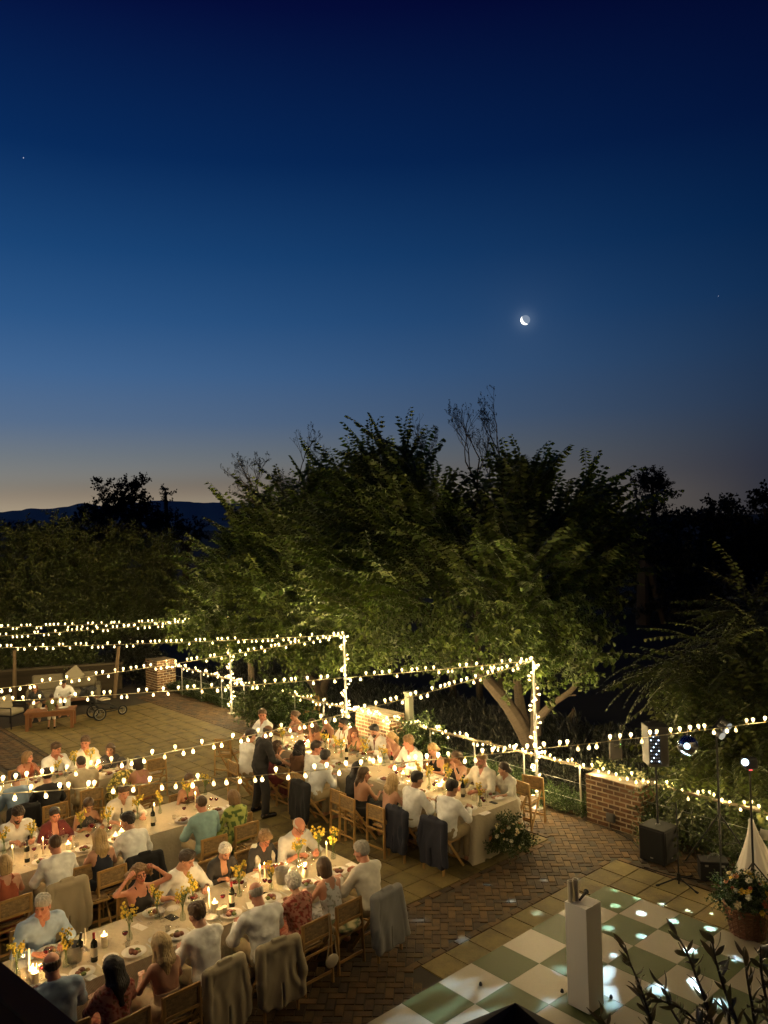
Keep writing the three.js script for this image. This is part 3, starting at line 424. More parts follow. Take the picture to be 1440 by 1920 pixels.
// the fence: posts, a timber handrail and two steel wires
{
  const A = 3.95, b0 = -19.2, b1 = 4.6, root = thing('fence', 'low fence with pale handrail, thin posts and wires along the courtyard', 'fence', AB(A, 0), TH);
  for (let b = b0; b <= b1; b += 1.33) if (!(b > -1.75 && b < -0.55) && !(b < -7.1 && b > -8.9)) mesh('fence_post', cyl(0.018, 0.018, 0.93, 8).translate(0, 0, b), M.paleMetal, root);
  for (const [p, q] of [[b0, -8.7], [-7.3, -1.66], [-0.62, b1]]) {
    mesh('handrail', put(box(0.055, 0.04, q - p, 0.008), 0, 0.95, (p + q) / 2), M.railWood, root);
    for (const h of [0.3, 0.62]) mesh('wire', bar(V(0, h, p), V(0, h, q), 0.004, 0.004, 5), M.steel, root);
  }
  const rail = [[-19, -8.7], [-7.3, -1.7], [-0.6, 4.2]];
  const run = (p, q, label, gain) => { const pts = [], n = Math.round((q - p) * 8); for (let i = 0; i <= n; i++) { const b = p + (q - p) * i / n; pts.push(AB(A + 0.045 * Math.cos(i * 1.1), b, 0.955 + 0.045 * Math.sin(i * 1.1))); } bulbString(label, new G.CatmullRomCurve3(pts), 0.125, { group: 'bulbs wound along the fence handrail', gain }); };
  run(-19.2, -8.6, 'bulbs wound along the far stretch of handrail', 1.3); run(-8.6, -1.7, 'bulbs wound along the handrail behind the long table at right', 3.4);
  run(-1.7, 4.4, 'bulbs over the brick pier and along the right stretch of handrail', 1.5);
}
// brick piers, brick by brick
function pier(label, a, b, wa, wb, h, full) {
  const t = thing('brick_pier', label, 'brick pier', AB(a, b), TH, full ? null : 'brick piers in the line of the fence');
  const L = 0.212, H = 0.06, D = 0.106, J = 0.027, rows = Math.round(h / (H + J)), hh = rows * (H + J);
  mesh('mortar', put(box(wa - 0.012, hh, wb - 0.012, 0), 0, hh / 2, 0), M.mortar, t);
  const g = [0, 1, 2].map(k => { const q = box(L, H, 0.03, 0.006), u = q.attributes.uv, p = q.attributes.position; for (let i = 0; i < u.count; i++) u.setXY(i, p.getX(i) * 2 + k * 0.31, p.getY(i) * 2 + k * 0.57); return q; });
  const faces = [[wb, wa / 2, Math.PI / 2, 1], [wb, -wa / 2, -Math.PI / 2, 1], [wa, wb / 2, 0, 0], [wa, -wb / 2, Math.PI, 0]], rest = [];
  for (const [w, off, ry, onA] of faces) { if (full && ry === Math.PI / 2) continue;
    for (let r = 0; r < rows; r++) { let x = -w / 2 - (r % 2 ? (L + J) / 2 : 0); while (x < w / 2 - 0.01) { const x0 = Math.max(x, -w / 2), x1 = Math.min(x + L, w / 2), len = x1 - x0; x += L + J; if (len < 0.04) continue;
      const m = mesh('brick', g[Math.floor(rnd() * 3)], M.bricks[Math.floor(Math.pow(rnd(), 1.1) * M.bricks.length)], t), c = (x0 + x1) / 2, y = r * (H + J) + H / 2 + J / 2, e = off + Math.sign(off) * (rr(-0.014, -0.01));
      m.scale.x = len / L; m.rotation.y = ry; if (onA) m.position.set(e, y, Math.sign(off) > 0 ? -c : c); else m.position.set(Math.sign(off) > 0 ? c : -c, y, e); } } }
  return [t, hh];
}
M.mortar = mat(0.62, 0.5, 0.34, 0.95, { map: T.stone, bumpMap: T.stone, bumpScale: 0.01 });
M.bricks = [[0.25, 0.125, 0.05], [0.19, 0.09, 0.038], [0.29, 0.15, 0.065], [0.22, 0.115, 0.055], [0.13, 0.065, 0.032]].map(c => mat(...c, 0.9, { map: T.stone, bumpMap: T.stone, bumpScale: 0.012 }));
const [, PIERH] = pier('red brick pier with pale joints beside the subwoofer', 4.16, -1.16, 0.62, 1.12, 0.88, true);
pier('brick pier behind the guests under the middle post', 4.3, -8.05, 0.5, 1.3, 1.0);
pier('brick pier at the far end of the grass strip', 4.0, -19.6, 0.7, 0.95, 1.05);
{ const box1 = thing('outlet_box', 'grey weatherproof socket box on the brick pier', 'socket box', AB(3.83, -1.2, 0.2), TH); mesh('case', put(box(0.05, 0.15, 0.17, 0.01), 0, 0, 0), M.greyMetal, box1); mesh('lid', put(box(0.012, 0.12, 0.14, 0.006), -0.03, 0.005, 0), M.greyMetal, box1); mesh('cable', tube([V(-0.02, -0.08, 0), V(-0.05, -0.16, 0.02), V(-0.1, -0.19, 0.2), V(-0.2, -0.192, 0.5), V(-0.5, -0.192, 0.9)], 0.007, 5), M.black, box1); }
{ // flowers planted along the top of the pier
  const t = new G.Group(); t.name = 'flower_bed'; tag(t, 'pale yellow flowers growing along the top of the brick pier', 'flowers');
  const cl = [[-1.62, 0.16], [-1.45, 0.14], [-1.2, 0.13], [-1.02, 0.15], [-0.84, 0.12]].map(([b, r]) => [AB(4.22, b, PIERH + 0.02), r, 0.9]);
  crown('foliage', t, cl, 'shrub', LM.shrub, 3200, d => V(d.x, 0.8, d.z), 0.42, 0.1);
  const im = new G.InstancedMesh(wobble(new G.IcosahedronGeometry(0.022, 1), 0.5, 60), mat(0.42, 0.42, 0.22, 0.8), 150); for (let i = 0; i < 150; i++) { const [c, r] = pick(cl); im.setMatrixAt(i, new G.Matrix4().makeScale(rr(0.6, 1.2), rr(0.5, 1), rr(0.6, 1.2)).setPosition(c.x + rr(-r, r), c.y + rr(0.02, r * 1.15), c.z + rr(-r, r))); } im.name = 'blossom'; im.userData.kind = 'stuff'; t.add(im);
}
// the moon and the first stars
{
  const D = 9000, c = sight(985, 600).multiplyScalar(D).add(camera.position), r = 8.8 / FOCAL * D, t = new G.Group(); t.name = 'moon'; t.position.copy(c); t.lookAt(camera.position); tag(t, 'crescent moon with faint dark side above the big tree', 'moon');
  // turned so that the lit limb faces down and left; +z looks at the viewer
  mesh('dark_side', new G.SphereGeometry(r, 32, 24), mat(0, 0, 0, 1, { emissive: new G.Color().setRGB(0.2, 0.26, 0.36) }), t);
  const lune = new G.SphereGeometry(r * 1.012, 24, 24, 0, 1.16); lune.rotateY(-0.06); lune.rotateZ(0.62);
  mesh('lit_crescent', lune, mat(0, 0, 0, 1, { emissive: new G.Color().setRGB(1, 0.97, 0.86), emissiveIntensity: 3, side: G.DoubleSide }), t);
  for (const [x, y, q, l] of [[44, 296, 0.9, 'brighter star high at the left'], [1347, 555, 0.5, 'faint star to the right of the moon']]) solo('star', new G.IcosahedronGeometry(q / FOCAL * D, 1), mat(0, 0, 0, 1, { emissive: new G.Color().setRGB(0.6, 0.65, 0.8) }), l, 'star', sight(x, y).multiplyScalar(D).add(camera.position));
}
// ---------------------------------------------------------------- people: bodies from joints, meshed as one surface; hair and clothes follow
const LIP = [0.62, 0.3, 0.28], BROWC = [0.25, 0.17, 0.13];
function makeHead(female) {
  const w = female ? 0.95 : 1, neck = cap([0, -0.05, -0.018], [0, -0.175, -0.04], female ? 0.044 : 0.055, female ? 0.046 : 0.06);
  const nose = cap([0, 0.008, 0.083], [0, -0.03, female ? 0.104 : 0.109], 0.009, 0.0135), brow = cap([-0.036, 0.024, 0.074], [0.036, 0.024, 0.074], female ? 0.012 : 0.0155), lips = cap([-0.02, -0.062, 0.079], [0.02, -0.062, 0.079], 0.0085), lip2 = cap([-0.016, -0.072, 0.078], [0.016, -0.072, 0.078], 0.008);
  const f = (x0, y, z) => {
    const x = Math.abs(x0) / w;
    let d = smin(dell(x, y - 0.035, z + 0.012, 0.075, 0.086, 0.095), dell(x, y + 0.042, z - 0.02, 0.057, 0.078, 0.066), 0.03);
    d = smin(d, Math.hypot(x, y + 0.1, z - 0.058) - (female ? 0.018 : 0.024), 0.025);
    d = smin(d, Math.hypot(x - 0.042, y + 0.025, z - 0.045) - 0.03, 0.02);
    if (!female) d = smin(d, Math.hypot(x - 0.045, y + 0.085, z - 0.015) - 0.02, 0.03);
    d = smin(d, dcap(brow, x, y, z), 0.012);
    d = -smin(-d, Math.hypot(x - 0.031, y - 0.004, z - 0.097) - 0.0165, 0.01);
    d = smin(d, Math.hypot(x - 0.031, y - 0.003, z - 0.073) - 0.0125, 0.002);
    d = smin(d, dcap(nose, x, y, z), 0.008); d = smin(d, Math.hypot(x - 0.011, y + 0.034, z - 0.092) - 0.009, 0.006);
    d = smin(d, dcap(lips, x, y, z), 0.006); d = smin(d, dcap(lip2, x, y, z), 0.006);
    d = smin(d, Math.max(dell(x - 0.079, y - 0.0, z + 0.004, 0.013, 0.034, 0.021), -dell(x - 0.09, y, z - 0.002, 0.008, 0.02, 0.011)), 0.006);
    return smin(d, dcap(neck, x, y, z), 0.025);
  };
  const color = (x0, y, z) => {
    const x = Math.abs(x0) / w;
    if (z > 0.06) {
      if (Math.hypot((x - 0.031) * 0.75, (y - 0.003)) < 0.0085) return Math.hypot(x - 0.031, y - 0.003) < 0.0055 ? [0.08, 0.05, 0.04] : [0.95, 0.9, 0.88];
      if (Math.abs(y - 0.014) < 0.004 && Math.abs(x - 0.031) < 0.016) return [0.3, 0.2, 0.17];
      if (Math.abs(y - 0.028 + (x - 0.034) ** 2 * 8) < 0.0055 && x > 0.014 && x < 0.05) return BROWC;
      if (y < -0.054 && y > -0.08 && x < 0.021) return female ? [0.72, 0.3, 0.3] : [0.8, 0.5, 0.45];
    }
    const blush = 0.16 * Math.exp(-((x - 0.045) ** 2 + (y + 0.025) ** 2) / 0.0006) * (z > 0.02 ? 1 : 0) + 0.12 * Math.exp(-(x * x + (y + 0.03) ** 2) / 0.0003) * (z > 0.08 ? 1 : 0), n = 0.95 + 0.1 * noise(x0 * 60, y * 60, z * 60);
    return [n, n * (1 - blush), n * (1 - blush)];
  };
  return nets(f, [-0.1, -0.175, -0.12], [0.1, 0.13, 0.125], 0.0065, color);
}
const HEADS = [makeHead(false), makeHead(true)];

function makeHand(curl, spread = 0) {             // right hand: palm down, fingers along +z, thumb on +x
  const list = [];
  for (const [x, len, k] of [[0.031, 0.072, 0], [0.0105, 0.08, 1], [-0.0105, 0.074, 2], [-0.031, 0.058, 3]]) {
    list.push(cap([x * 0.5, 0, 0.012], [x, 0.002, 0.085 - k * 0.003], 0.0145, 0.0125));
    let p = [x, 0.002, 0.085 - k * 0.003], a = curl * 0.55, side = x * (0.6 + spread * 8);
    for (const [s, r0, r1] of [[0.45, 0.0098, 0.009], [0.31, 0.009, 0.0082], [0.24, 0.0082, 0.007]]) {
      const q = [p[0] + side * len * s, p[1] - Math.sin(a) * len * s, p[2] + Math.cos(a) * len * s]; list.push(cap(p, q, r0, r1)); p = q; a += curl * 0.95;
    }
  }
  const th = curl * 0.03; list.push(cap([0.018, -0.004, 0.022], [0.046, -0.01 - th * 0.3, 0.056], 0.0145, 0.011), cap([0.046, -0.01 - th * 0.3, 0.056], [0.057 - th, -0.014 - th, 0.082], 0.0105, 0.0095), cap([0.057 - th, -0.014 - th, 0.082], [0.056 - th * 2, -0.018 - th * 1.3, 0.106], 0.0095, 0.0075));
  list.push(cap([0, 0, -0.03], [0, 0, 0.02], 0.024, 0.02));
  const [lo, hi] = bounds(list, 0.01);
  return nets(blend(list, 0.006), lo, hi, 0.0046, (x, y, z) => { const n = 0.92 + 0.12 * noise(x * 90, y * 90, z * 90), k = z > 0.075 ? 0.93 : 1; return [n, n * k * 0.98, n * k * 0.97]; });
}
const HANDS = { relaxed: makeHand(0.38), flat: makeHand(0.14, 0.12), grip: makeHand(0.85) };
function mirrored(g) { g = g.clone(); g.scale(-1, 1, 1); const i = g.index.array; for (let k = 0; k < i.length; k += 3) { const t = i[k]; i[k] = i[k + 1]; i[k + 1] = t; } g.computeVertexNormals(); return g; }
const HANDS_L = {}; for (const k in HANDS) HANDS_L[k] = mirrored(HANDS[k]);

// hair, in the head's own frame
function hairMesh(style) {
  const lists = [], add = (...c) => lists.push(...c);
  let grow = 0.012, rough = 0.004, cut = true, ring = false, strand = 0, front = 0.068, nape = -0.072;
  if (style === 'short') { grow = 0.01; rough = 0.008; nape = -0.062; add(cap([-0.03, 0.088, 0.045], [-0.035, 0.09, -0.04], 0.036, 0.04), cap([0.025, 0.09, 0.04], [0.03, 0.092, -0.04], 0.036, 0.04)); }
  if (style === 'crop') { grow = 0.007; rough = 0.002; front = 0.078; nape = -0.06; }
  if (style === 'quiff') { grow = 0.014; add(cap([-0.035, 0.1, 0.055], [0.035, 0.105, 0.05], 0.024)); rough = 0.007; }
  if (style === 'ring') { grow = 0.009; ring = true; rough = 0.004; }
  if (style === 'grey') { grow = 0.018; rough = 0.01; nape = -0.06; }
  if (style === 'curly') { grow = 0.026; rough = 0.014; nape = -0.1; front = 0.055; }
  if (style === 'bob') { grow = 0.016; strand = 1; for (const s of [-1, 1]) add(cap([s * 0.07, 0.03, 0.0], [s * 0.08, -0.09, 0.012], 0.026, 0.024), cap([s * 0.045, 0.0, -0.07], [s * 0.05, -0.1, -0.07], 0.036, 0.034)); add(cap([0, 0, -0.08], [0, -0.105, -0.08], 0.036)); }
  if (style === 'long') { grow = 0.014; strand = 1; for (const x of [-0.055, 0, 0.055]) add(cap([x, 0.02, -0.07], [x * 1.05, -0.16, -0.095], 0.04, 0.042), cap([x * 1.05, -0.16, -0.095], [x * 0.85, -0.4 + Math.abs(x), -0.1], 0.042, 0.024)); for (const s of [-1, 1]) add(cap([s * 0.07, 0.04, 0.01], [s * 0.09, -0.16, -0.01], 0.022, 0.024), cap([s * 0.09, -0.16, -0.01], [s * 0.075, -0.3, -0.04], 0.024, 0.015)); }
  if (style === 'wavy') { grow = 0.016; strand = 1; rough = 0.01; for (const x of [-0.06, 0, 0.06]) add(cap([x, 0.02, -0.07], [x * 1.1, -0.13, -0.09], 0.04, 0.045), cap([x * 1.1, -0.13, -0.09], [x * 1.2, -0.27, -0.09], 0.045, 0.03)); for (const s of [-1, 1]) add(cap([s * 0.075, 0.04, 0.01], [s * 0.1, -0.18, 0.01], 0.026, 0.024)); }
  if (style === 'bun') { grow = 0.012; strand = 1; add(cap([0, 0.035, -0.11], [0, 0.01, -0.125], 0.042)); nape = -0.085; }
  if (style === 'lowbun') { grow = 0.013; strand = 1; add(cap([0, -0.04, -0.105], [0, -0.055, -0.11], 0.04)); nape = -0.08; }
  if (style === 'tail') { grow = 0.012; strand = 1; add(cap([0, 0.02, -0.1], [0, -0.05, -0.14], 0.03, 0.034), cap([0, -0.05, -0.14], [0.01, -0.27, -0.12], 0.034, 0.014)); nape = -0.085; }
  if (style === 'up') { grow = 0.03; strand = 1; rough = 0.015; for (const s of [-1, 1]) add(cap([s * 0.07, 0.05, -0.02], [s * 0.15, 0.03, -0.03], 0.05, 0.035), cap([s * 0.15, 0.03, -0.03], [s * 0.16, -0.05, -0.01], 0.035, 0.02)); }
  const dz = nape === 0 ? 0 : -0.15, dy = nape - front, L = Math.hypot(dz, dy), ny = -dz / L, nz = dy / L;
  const f = (x, y, z) => {
    const ax = Math.abs(x); let d = dell(ax, y - 0.035, z + 0.012, 0.075 + grow, 0.086 + grow * 1.15, 0.095 + grow);
    if (cut) d = Math.max(d, -((y - front) * ny + (z - 0.075) * nz) - 0.004 + 0.028 * (noise(x * 38, y * 38, z * 38) - 0.5) + 0.012 * (noise(x * 90, y * 90, z * 90) - 0.5));
    if (ring) d = Math.max(d, y - 0.055 + Math.max(0, z) * 0.3, z - 0.045);
    for (const c of lists) d = smin(d, dcap(c, x, y, z), 0.055);
    if (d > -0.06 && d < 0.06) { const u = Math.atan2(x, -z + 0.02); d += rough * (noise(x * 55, y * 55, z * 55) - 0.5) * 2 * (style === 'curly' ? 1 : 0.8) + (strand ? 0.0022 * Math.sin(u * 46 + 5 * noise(x * 9, y * 5, z * 9)) : 0.0025 * Math.sin(x * 190 + 6 * noise(x * 20, y * 20, z * 20))); }
    return Math.max(d, -(dell(ax, y + 0.03, z - 0.06, 0.058, 0.085, 0.06)));           // leave the face free
  };
  const lo = [-0.2, -0.45, -0.21], hi = [0.2, 0.19, 0.12];
  return nets(f, style === 'long' || style === 'wavy' || style === 'tail' ? lo : [-0.21, -0.17, -0.19], hi, 0.0075, (x, y, z) => { const u = Math.atan2(x, -z + 0.02), k = 0.6 + 0.55 * noise(u * 14, y * 7, 3) + 0.35 * (noise(u * 42, y * 5, 9) - 0.5); return [k, k, k]; });
}
const HAIR = {}; const hairOf = s => HAIR[s] ??= hairMesh(s);
const hairMats = {}; const HC = { black: [0.012, 0.009, 0.008], dark: [0.03, 0.018, 0.011], brown: [0.075, 0.042, 0.02], light: [0.2, 0.12, 0.055], blonde: [0.42, 0.28, 0.12], pale: [0.55, 0.4, 0.2], grey: [0.32, 0.3, 0.27], white: [0.62, 0.59, 0.53], red: [0.16, 0.06, 0.025] };
const hairMat = c => hairMats[c] ??= mat(...HC[c], 0.5, { vertexColors: true });
const SKIN = { fair: mat(0.47, 0.25, 0.165, 0.5, { vertexColors: true }), tan: mat(0.36, 0.185, 0.11, 0.5, { vertexColors: true }), ruddy: mat(0.45, 0.2, 0.13, 0.5, { vertexColors: true }), brown: mat(0.17, 0.085, 0.05, 0.5, { vertexColors: true }) };
const BEARD = nets((x, y, z) => { const ax = Math.abs(x); let d = smin(dell(ax, y + 0.045, z - 0.02, 0.063, 0.082, 0.073), Math.hypot(ax, y + 0.102, z - 0.06) - 0.03, 0.025); d = Math.max(d, y + 0.03 - Math.max(0, ax - 0.04) * 1.6, -(z - 0.0)); d = Math.max(d, -dell(ax, y + 0.064, z - 0.09, 0.024, 0.012, 0.03)); return d + 0.003 * (noise(x * 90, y * 90, z * 90) - 0.5); }, [-0.08, -0.15, -0.02], [0.08, 0.01, 0.11], 0.007, () => [1, 1, 1]);
const GLASSES = merge([...[-1, 1].flatMap(s => [put(new G.TorusGeometry(0.021, 0.0028, 5, 14), s * 0.031, 0.002, 0.1), bar(V(s * 0.052, 0.006, 0.098), V(s * 0.08, 0.004, 0.0), 0.0025)]), bar(V(-0.011, 0.004, 0.103), V(0.011, 0.004, 0.103), 0.0025)]);

const clothMats = {};
const CLOTH = { white: [0.76, 0.77, 0.76], cream: [0.66, 0.63, 0.55], sky: [0.3, 0.4, 0.54], bluegrey: [0.2, 0.28, 0.39], teal: [0.22, 0.36, 0.36], palegrey: [0.5, 0.52, 0.54], beige: [0.42, 0.35, 0.24], black: [0.012, 0.011, 0.012], charcoal: [0.035, 0.034, 0.036], navy: [0.016, 0.019, 0.034], maroon: [0.12, 0.02, 0.022], rust: [0.3, 0.075, 0.035], pink: [0.5, 0.22, 0.2], rose: [0.42, 0.2, 0.16], brown: [0.12, 0.06, 0.03], olive: [0.1, 0.1, 0.04], khaki: [0.3, 0.24, 0.14], grey: [0.2, 0.2, 0.21], champagne: [0.5, 0.38, 0.24], green: [0.28, 0.33, 0.1] };
const clothMat = c => clothMats[c] ??= mat(...CLOTH[c], c === 'champagne' ? 0.55 : 0.88, { vertexColors: true, side: G.DoubleSide });
const PATTERN = {
  floral: (x, y, z) => { const n = noise(x * 42, y * 42, z * 42), m = noise(x * 42 + 50, y * 42, z * 42); return n > 0.64 ? [0.55, 0.16, 0.12] : m > 0.7 ? [0.35, 0.4, 0.2] : [1, 0.95, 0.9]; },
  darkfloral: (x, y, z) => { const n = noise(x * 36, y * 36, z * 36), m = noise(x * 36 + 50, y * 36, z * 36); return n > 0.62 ? [9, 7, 5] : m > 0.68 ? [6, 5.5, 3] : [1.4, 1.3, 1]; },
  leafy: (x, y, z) => noise(x * 19, y * 19, z * 19) > 0.53 ? [0.25, 0.36, 0.25] : [1.25, 1.2, 1.05],
  spots: (x, y, z) => noise(x * 34, y * 34, z * 34) > 0.66 ? [0.5, 0.5, 0.42] : [1, 1, 1],
  plain: (x, y, z) => { const n = 0.9 + 0.2 * noise(x * 30, y * 30, z * 30); return [n, n, n]; },
};

function elbowOf(S, W, l1, l2, hint) {                                      // two-bone arm
  const d = W.clone().sub(S); let L = d.length(); const m = (l1 + l2) * 0.985; if (L > m) { W.copy(S).addScaledVector(d, m / L); L = m; } d.normalize();
  const a = (l1 * l1 - l2 * l2 + L * L) / (2 * L), h = Math.sqrt(Math.max(0, l1 * l1 - a * a)), n = hint.clone().addScaledVector(d, -hint.dot(d)).normalize();
  return S.clone().addScaledVector(d, a).addScaledVector(n, h);
}
const A3 = v => [v.x, v.y, v.z];
const POSES = {   // wrists in the seat's own frame: +z ahead, +x the person's left; l = left, r = right
  eat: { l: [0.17, 0.83, 0.42], r: [-0.15, 0.86, 0.42], hl: 'grip', hr: 'grip' },
  rest: { l: [0.16, 0.8, 0.4], r: [-0.18, 0.8, 0.42], hl: 'relaxed', hr: 'flat' },
  chin: { l: [0.07, 1.06, 0.26], r: [-0.12, 0.8, 0.4], hl: 'relaxed', hr: 'relaxed', upL: 1 },
  lap: { l: [0.1, 0.66, 0.26], r: [-0.1, 0.66, 0.27], hl: 'relaxed', hr: 'relaxed' },
  reach: { l: [0.2, 0.82, 0.5], r: [-0.26, 0.84, 0.52], hl: 'flat', hr: 'relaxed' },
  sip: { l: [0.15, 0.8, 0.38], r: [-0.07, 1.07, 0.33], hl: 'flat', hr: 'grip', upR: 1 },
  hair: { l: [0.2, 1.27, 0.06], r: [-0.2, 1.25, 0.08], hl: 'grip', hr: 'grip', upL: 1, upR: 1, out: 1 },
  back: { l: [0.13, 0.8, 0.4], r: [-0.13, 0.81, 0.41], hl: 'relaxed', hr: 'grip' },
};
function makePerson(label, o) {
  const s = o.size ?? (o.f ? 0.95 : 1.02), build = o.build ?? 1, stand = o.stand, P = POSES[o.pose ?? 'rest'], lean = o.lean ?? 0.2, side = o.side ?? 0, twist = o.twist ?? 0;
  const hipY = stand ? 0.93 : 0.545, up = V(Math.sin(side), Math.cos(lean), Math.sin(lean)).normalize(), across = V(Math.cos(twist), 0, -Math.sin(twist)), fwd = V(Math.sin(twist), 0, Math.cos(twist));
  const pel = V(0, hipY, 0), on = (k, x = 0, z = 0) => pel.clone().addScaledVector(up, k).addScaledVector(across, x).addScaledVector(fwd, z);
  const W = o.f ? 0.155 : 0.18 * build, nb = on(0.5, 0, -0.01), chestR = (o.f ? 0.098 : 0.11) * Math.sqrt(build), bellyR = (o.f ? 0.1 : 0.115) * build;
  const torso = [cap(A3(on(0.02, -0.06)), A3(on(0.02, 0.06)), o.f ? 0.125 : 0.125), cap(A3(on(0.1)), A3(on(0.24, 0, 0.015 * build)), bellyR, bellyR * 0.98), cap(A3(on(0.2, -0.045)), A3(on(0.38, -0.075)), chestR * 0.95, chestR), cap(A3(on(0.2, 0.045)), A3(on(0.38, 0.075)), chestR * 0.95, chestR), cap(A3(on(0.455, -W * 0.82)), A3(on(0.455, W * 0.82)), 0.055), cap(A3(on(0.46, -0.06, -0.02)), A3(on(0.5, 0, -0.02)), 0.05, 0.05), cap(A3(on(0.46, 0.06, -0.02)), A3(on(0.5, 0, -0.02)), 0.05, 0.05)];
  if (o.f) torso.push(cap(A3(on(0.335, -0.07, 0.085)), A3(on(0.33, -0.068, 0.09)), 0.052), cap(A3(on(0.335, 0.07, 0.085)), A3(on(0.33, 0.068, 0.09)), 0.052));
  if (o.belly) torso.push(cap(A3(on(0.1, 0, 0.06)), A3(on(0.18, 0, 0.07)), 0.11));
  const hp = o.headPitch ?? 0.15, hy = (o.headYaw ?? 0), headAt = nb.clone().addScaledVector(up, 0.165).add(fwd.clone().multiplyScalar(0.03 + 0.05 * Math.max(0, hp)));
  const neck = cap(A3(nb.clone().addScaledVector(up, -0.03)), A3(headAt.clone().addScaledVector(up, -0.08).addScaledVector(fwd, -0.03)), o.f ? 0.05 : 0.06, o.f ? 0.045 : 0.055);
  const arms = [], handGeos = [], arm = { u: [], f: [] };
  for (const sd of [1, -1]) {
    const S = on(0.45, sd * W, -0.01), w = o[sd > 0 ? 'l' : 'r'] ?? P[sd > 0 ? 'l' : 'r'], Wr = V(...w), lift = P[sd > 0 ? 'upL' : 'upR'];
    if (stand && !o.l) Wr.set(sd * (W + 0.06), 0.86, 0.16);
    const E = elbowOf(S, Wr, 0.29 * (o.f ? 0.95 : 1), 0.255 * (o.f ? 0.95 : 1), P.out ? V(sd, 0.1, 0.5) : lift ? V(sd * 0.7, -1, 0.15) : V(sd * 0.75, -0.9, -0.35));
    const q = o.f ? 0.82 : Math.sqrt(build), u = cap(A3(S), A3(E), 0.05 * q, 0.041 * q), f = cap(A3(E), A3(Wr), 0.041 * q, 0.027 * q);
    arms.push(u, f); arm.u.push([S, E, q]); arm.f.push([E, Wr, q]);
    const dir = Wr.clone().sub(E).normalize(), hd = V(dir.x - sd * 0.15, dir.y * 0.55 + (lift ? 0.25 : -0.12), dir.z + (lift ? 0.1 : 0.25)).normalize();
    const upv = lift ? V(sd * 0.9, 0.1, 0.3) : V(sd * 0.25, 1, 0), x = upv.clone().cross(hd).normalize(), y = hd.clone().cross(x), hk = o.f ? 0.9 : 1.02;
    const g = (sd > 0 ? HANDS_L : HANDS)[P[sd > 0 ? 'hl' : 'hr']].clone(); g.scale(hk, hk, hk); g.applyMatrix4(new G.Matrix4().makeBasis(x, y, hd).setPosition(Wr.x, Wr.y, Wr.z)); handGeos.push(g);
  }
  const legs = [], legPts = [];
  for (const sd of [1, -1]) {
    const H = pel.clone().add(V(sd * 0.085, -0.02, 0)), spread = o.spread ?? 0.02;
    const K = stand ? V(sd * (0.1 + spread), 0.5, 0.03) : V(sd * (0.1 + spread), 0.52, 0.43), A = stand ? V(sd * (0.11 + spread * 1.6), 0.085, -0.02) : V(sd * (0.1 + spread), 0.09, (o.tuck ?? 0.38)), F = A.clone().add(V(sd * 0.02, -0.045, 0.17));
    legs.push(cap(A3(H), A3(K), 0.092, 0.06), cap(A3(K), A3(A), 0.058, 0.04), cap(A3(A.clone().add(V(0, -0.04, -0.03))), A3(F), 0.042, 0.034)); legPts.push([H, K, A, F]);
  }
  const bones = [...torso, neck, ...arms, ...legs], [lo, hi] = bounds(bones, 0.03), cell = o.cell ?? 0.019;
  const fT = blend(torso, 0.06), fA = blend(arms, 0.035), fL = blend(legs, 0.045);
  const body = nets((x, y, z) => smin(smin(smin(fT(x, y, z), fA(x, y, z), 0.035), dcap(neck, x, y, z), 0.04), fL(x, y, z), 0.04), lo, hi, cell, (x, y, z) => { const n = 0.93 + 0.12 * noise(x * 25, y * 25, z * 25); return [n, n * 0.98, n * 0.96]; });
  const HM = new G.Matrix4().makeRotationFromEuler(new G.Euler(hp, hy, o.headRoll ?? 0, 'YXZ')); HM.setPosition(headAt.x, headAt.y, headAt.z);
  const hs = o.headSize ?? 1; HM.scale(V(hs, hs, hs));
  const root = new G.Group(); root.name = 'person'; root.userData = {};
  const kid = (n, g, m) => { const k = mesh(n, g, m, root); return k; };
  kid('body', merge([body, HEADS[o.f ? 1 : 0].clone().applyMatrix4(HM), ...handGeos]), SKIN[o.skin ?? 'fair']);
  if (o.hair) { kid('hair', hairOf(o.hair).clone().applyMatrix4(HM), hairMat(o.hc ?? 'brown')); }
  if (o.beard) kid('beard', BEARD.clone().applyMatrix4(HM), hairMat(o.beard));
  if (o.glasses) kid('glasses', GLASSES.clone().applyMatrix4(HM), M.black);

  // clothes: the same limbs, a little wider, cut at neckline, cuffs and waist
  const top = o.top ?? 'shirt', loose = top === 'dress' ? 0.008 : 0.016, grow = (c, k) => { c = [...c]; c[7] += k; return c; };
  const tList = torso.map(c => grow(c, loose)), fTop = blend(tList, 0.06), aList = [], cuts = [];
  const sleeve = { shirt: o.rolled ? 1.35 : 1.93, tee: 0.6, dress: 0, blouse: 1.3, wrap: 1.8 }[top] ?? 1.9;
  for (let k = 0; k < 2; k++) if (sleeve > 0) {
    const [S, E, q] = arm.u[k], [, Wr] = arm.f[k], a = Math.min(1, sleeve), e1 = S.clone().lerp(E, a);
    aList.push([cap(A3(S), A3(e1), 0.05 * q + 0.02, 0.041 * q + 0.02), sleeve < 1 ? [e1, e1.clone().sub(S).normalize()] : null]);
    if (sleeve > 1) { const e2 = E.clone().lerp(Wr, sleeve - 1); aList.push([cap(A3(E), A3(e2), 0.041 * q + 0.02, 0.041 * q - 0.014 * q * (sleeve - 1) + 0.017), [e2, e2.clone().sub(E).normalize()]]); }
  }
  const seedN = (o.n ?? 0) * 7.3, backLow = o.openBack ? 1 : 0, neckC = nb.clone().addScaledVector(up, 0.02), vneck = cap(A3(nb.clone().addScaledVector(fwd, 0.06).addScaledVector(up, 0.05)), A3(on(o.wide ? 0.33 : 0.375, 0, 0.14)), 0.05, o.wide ? 0.055 : 0.012);
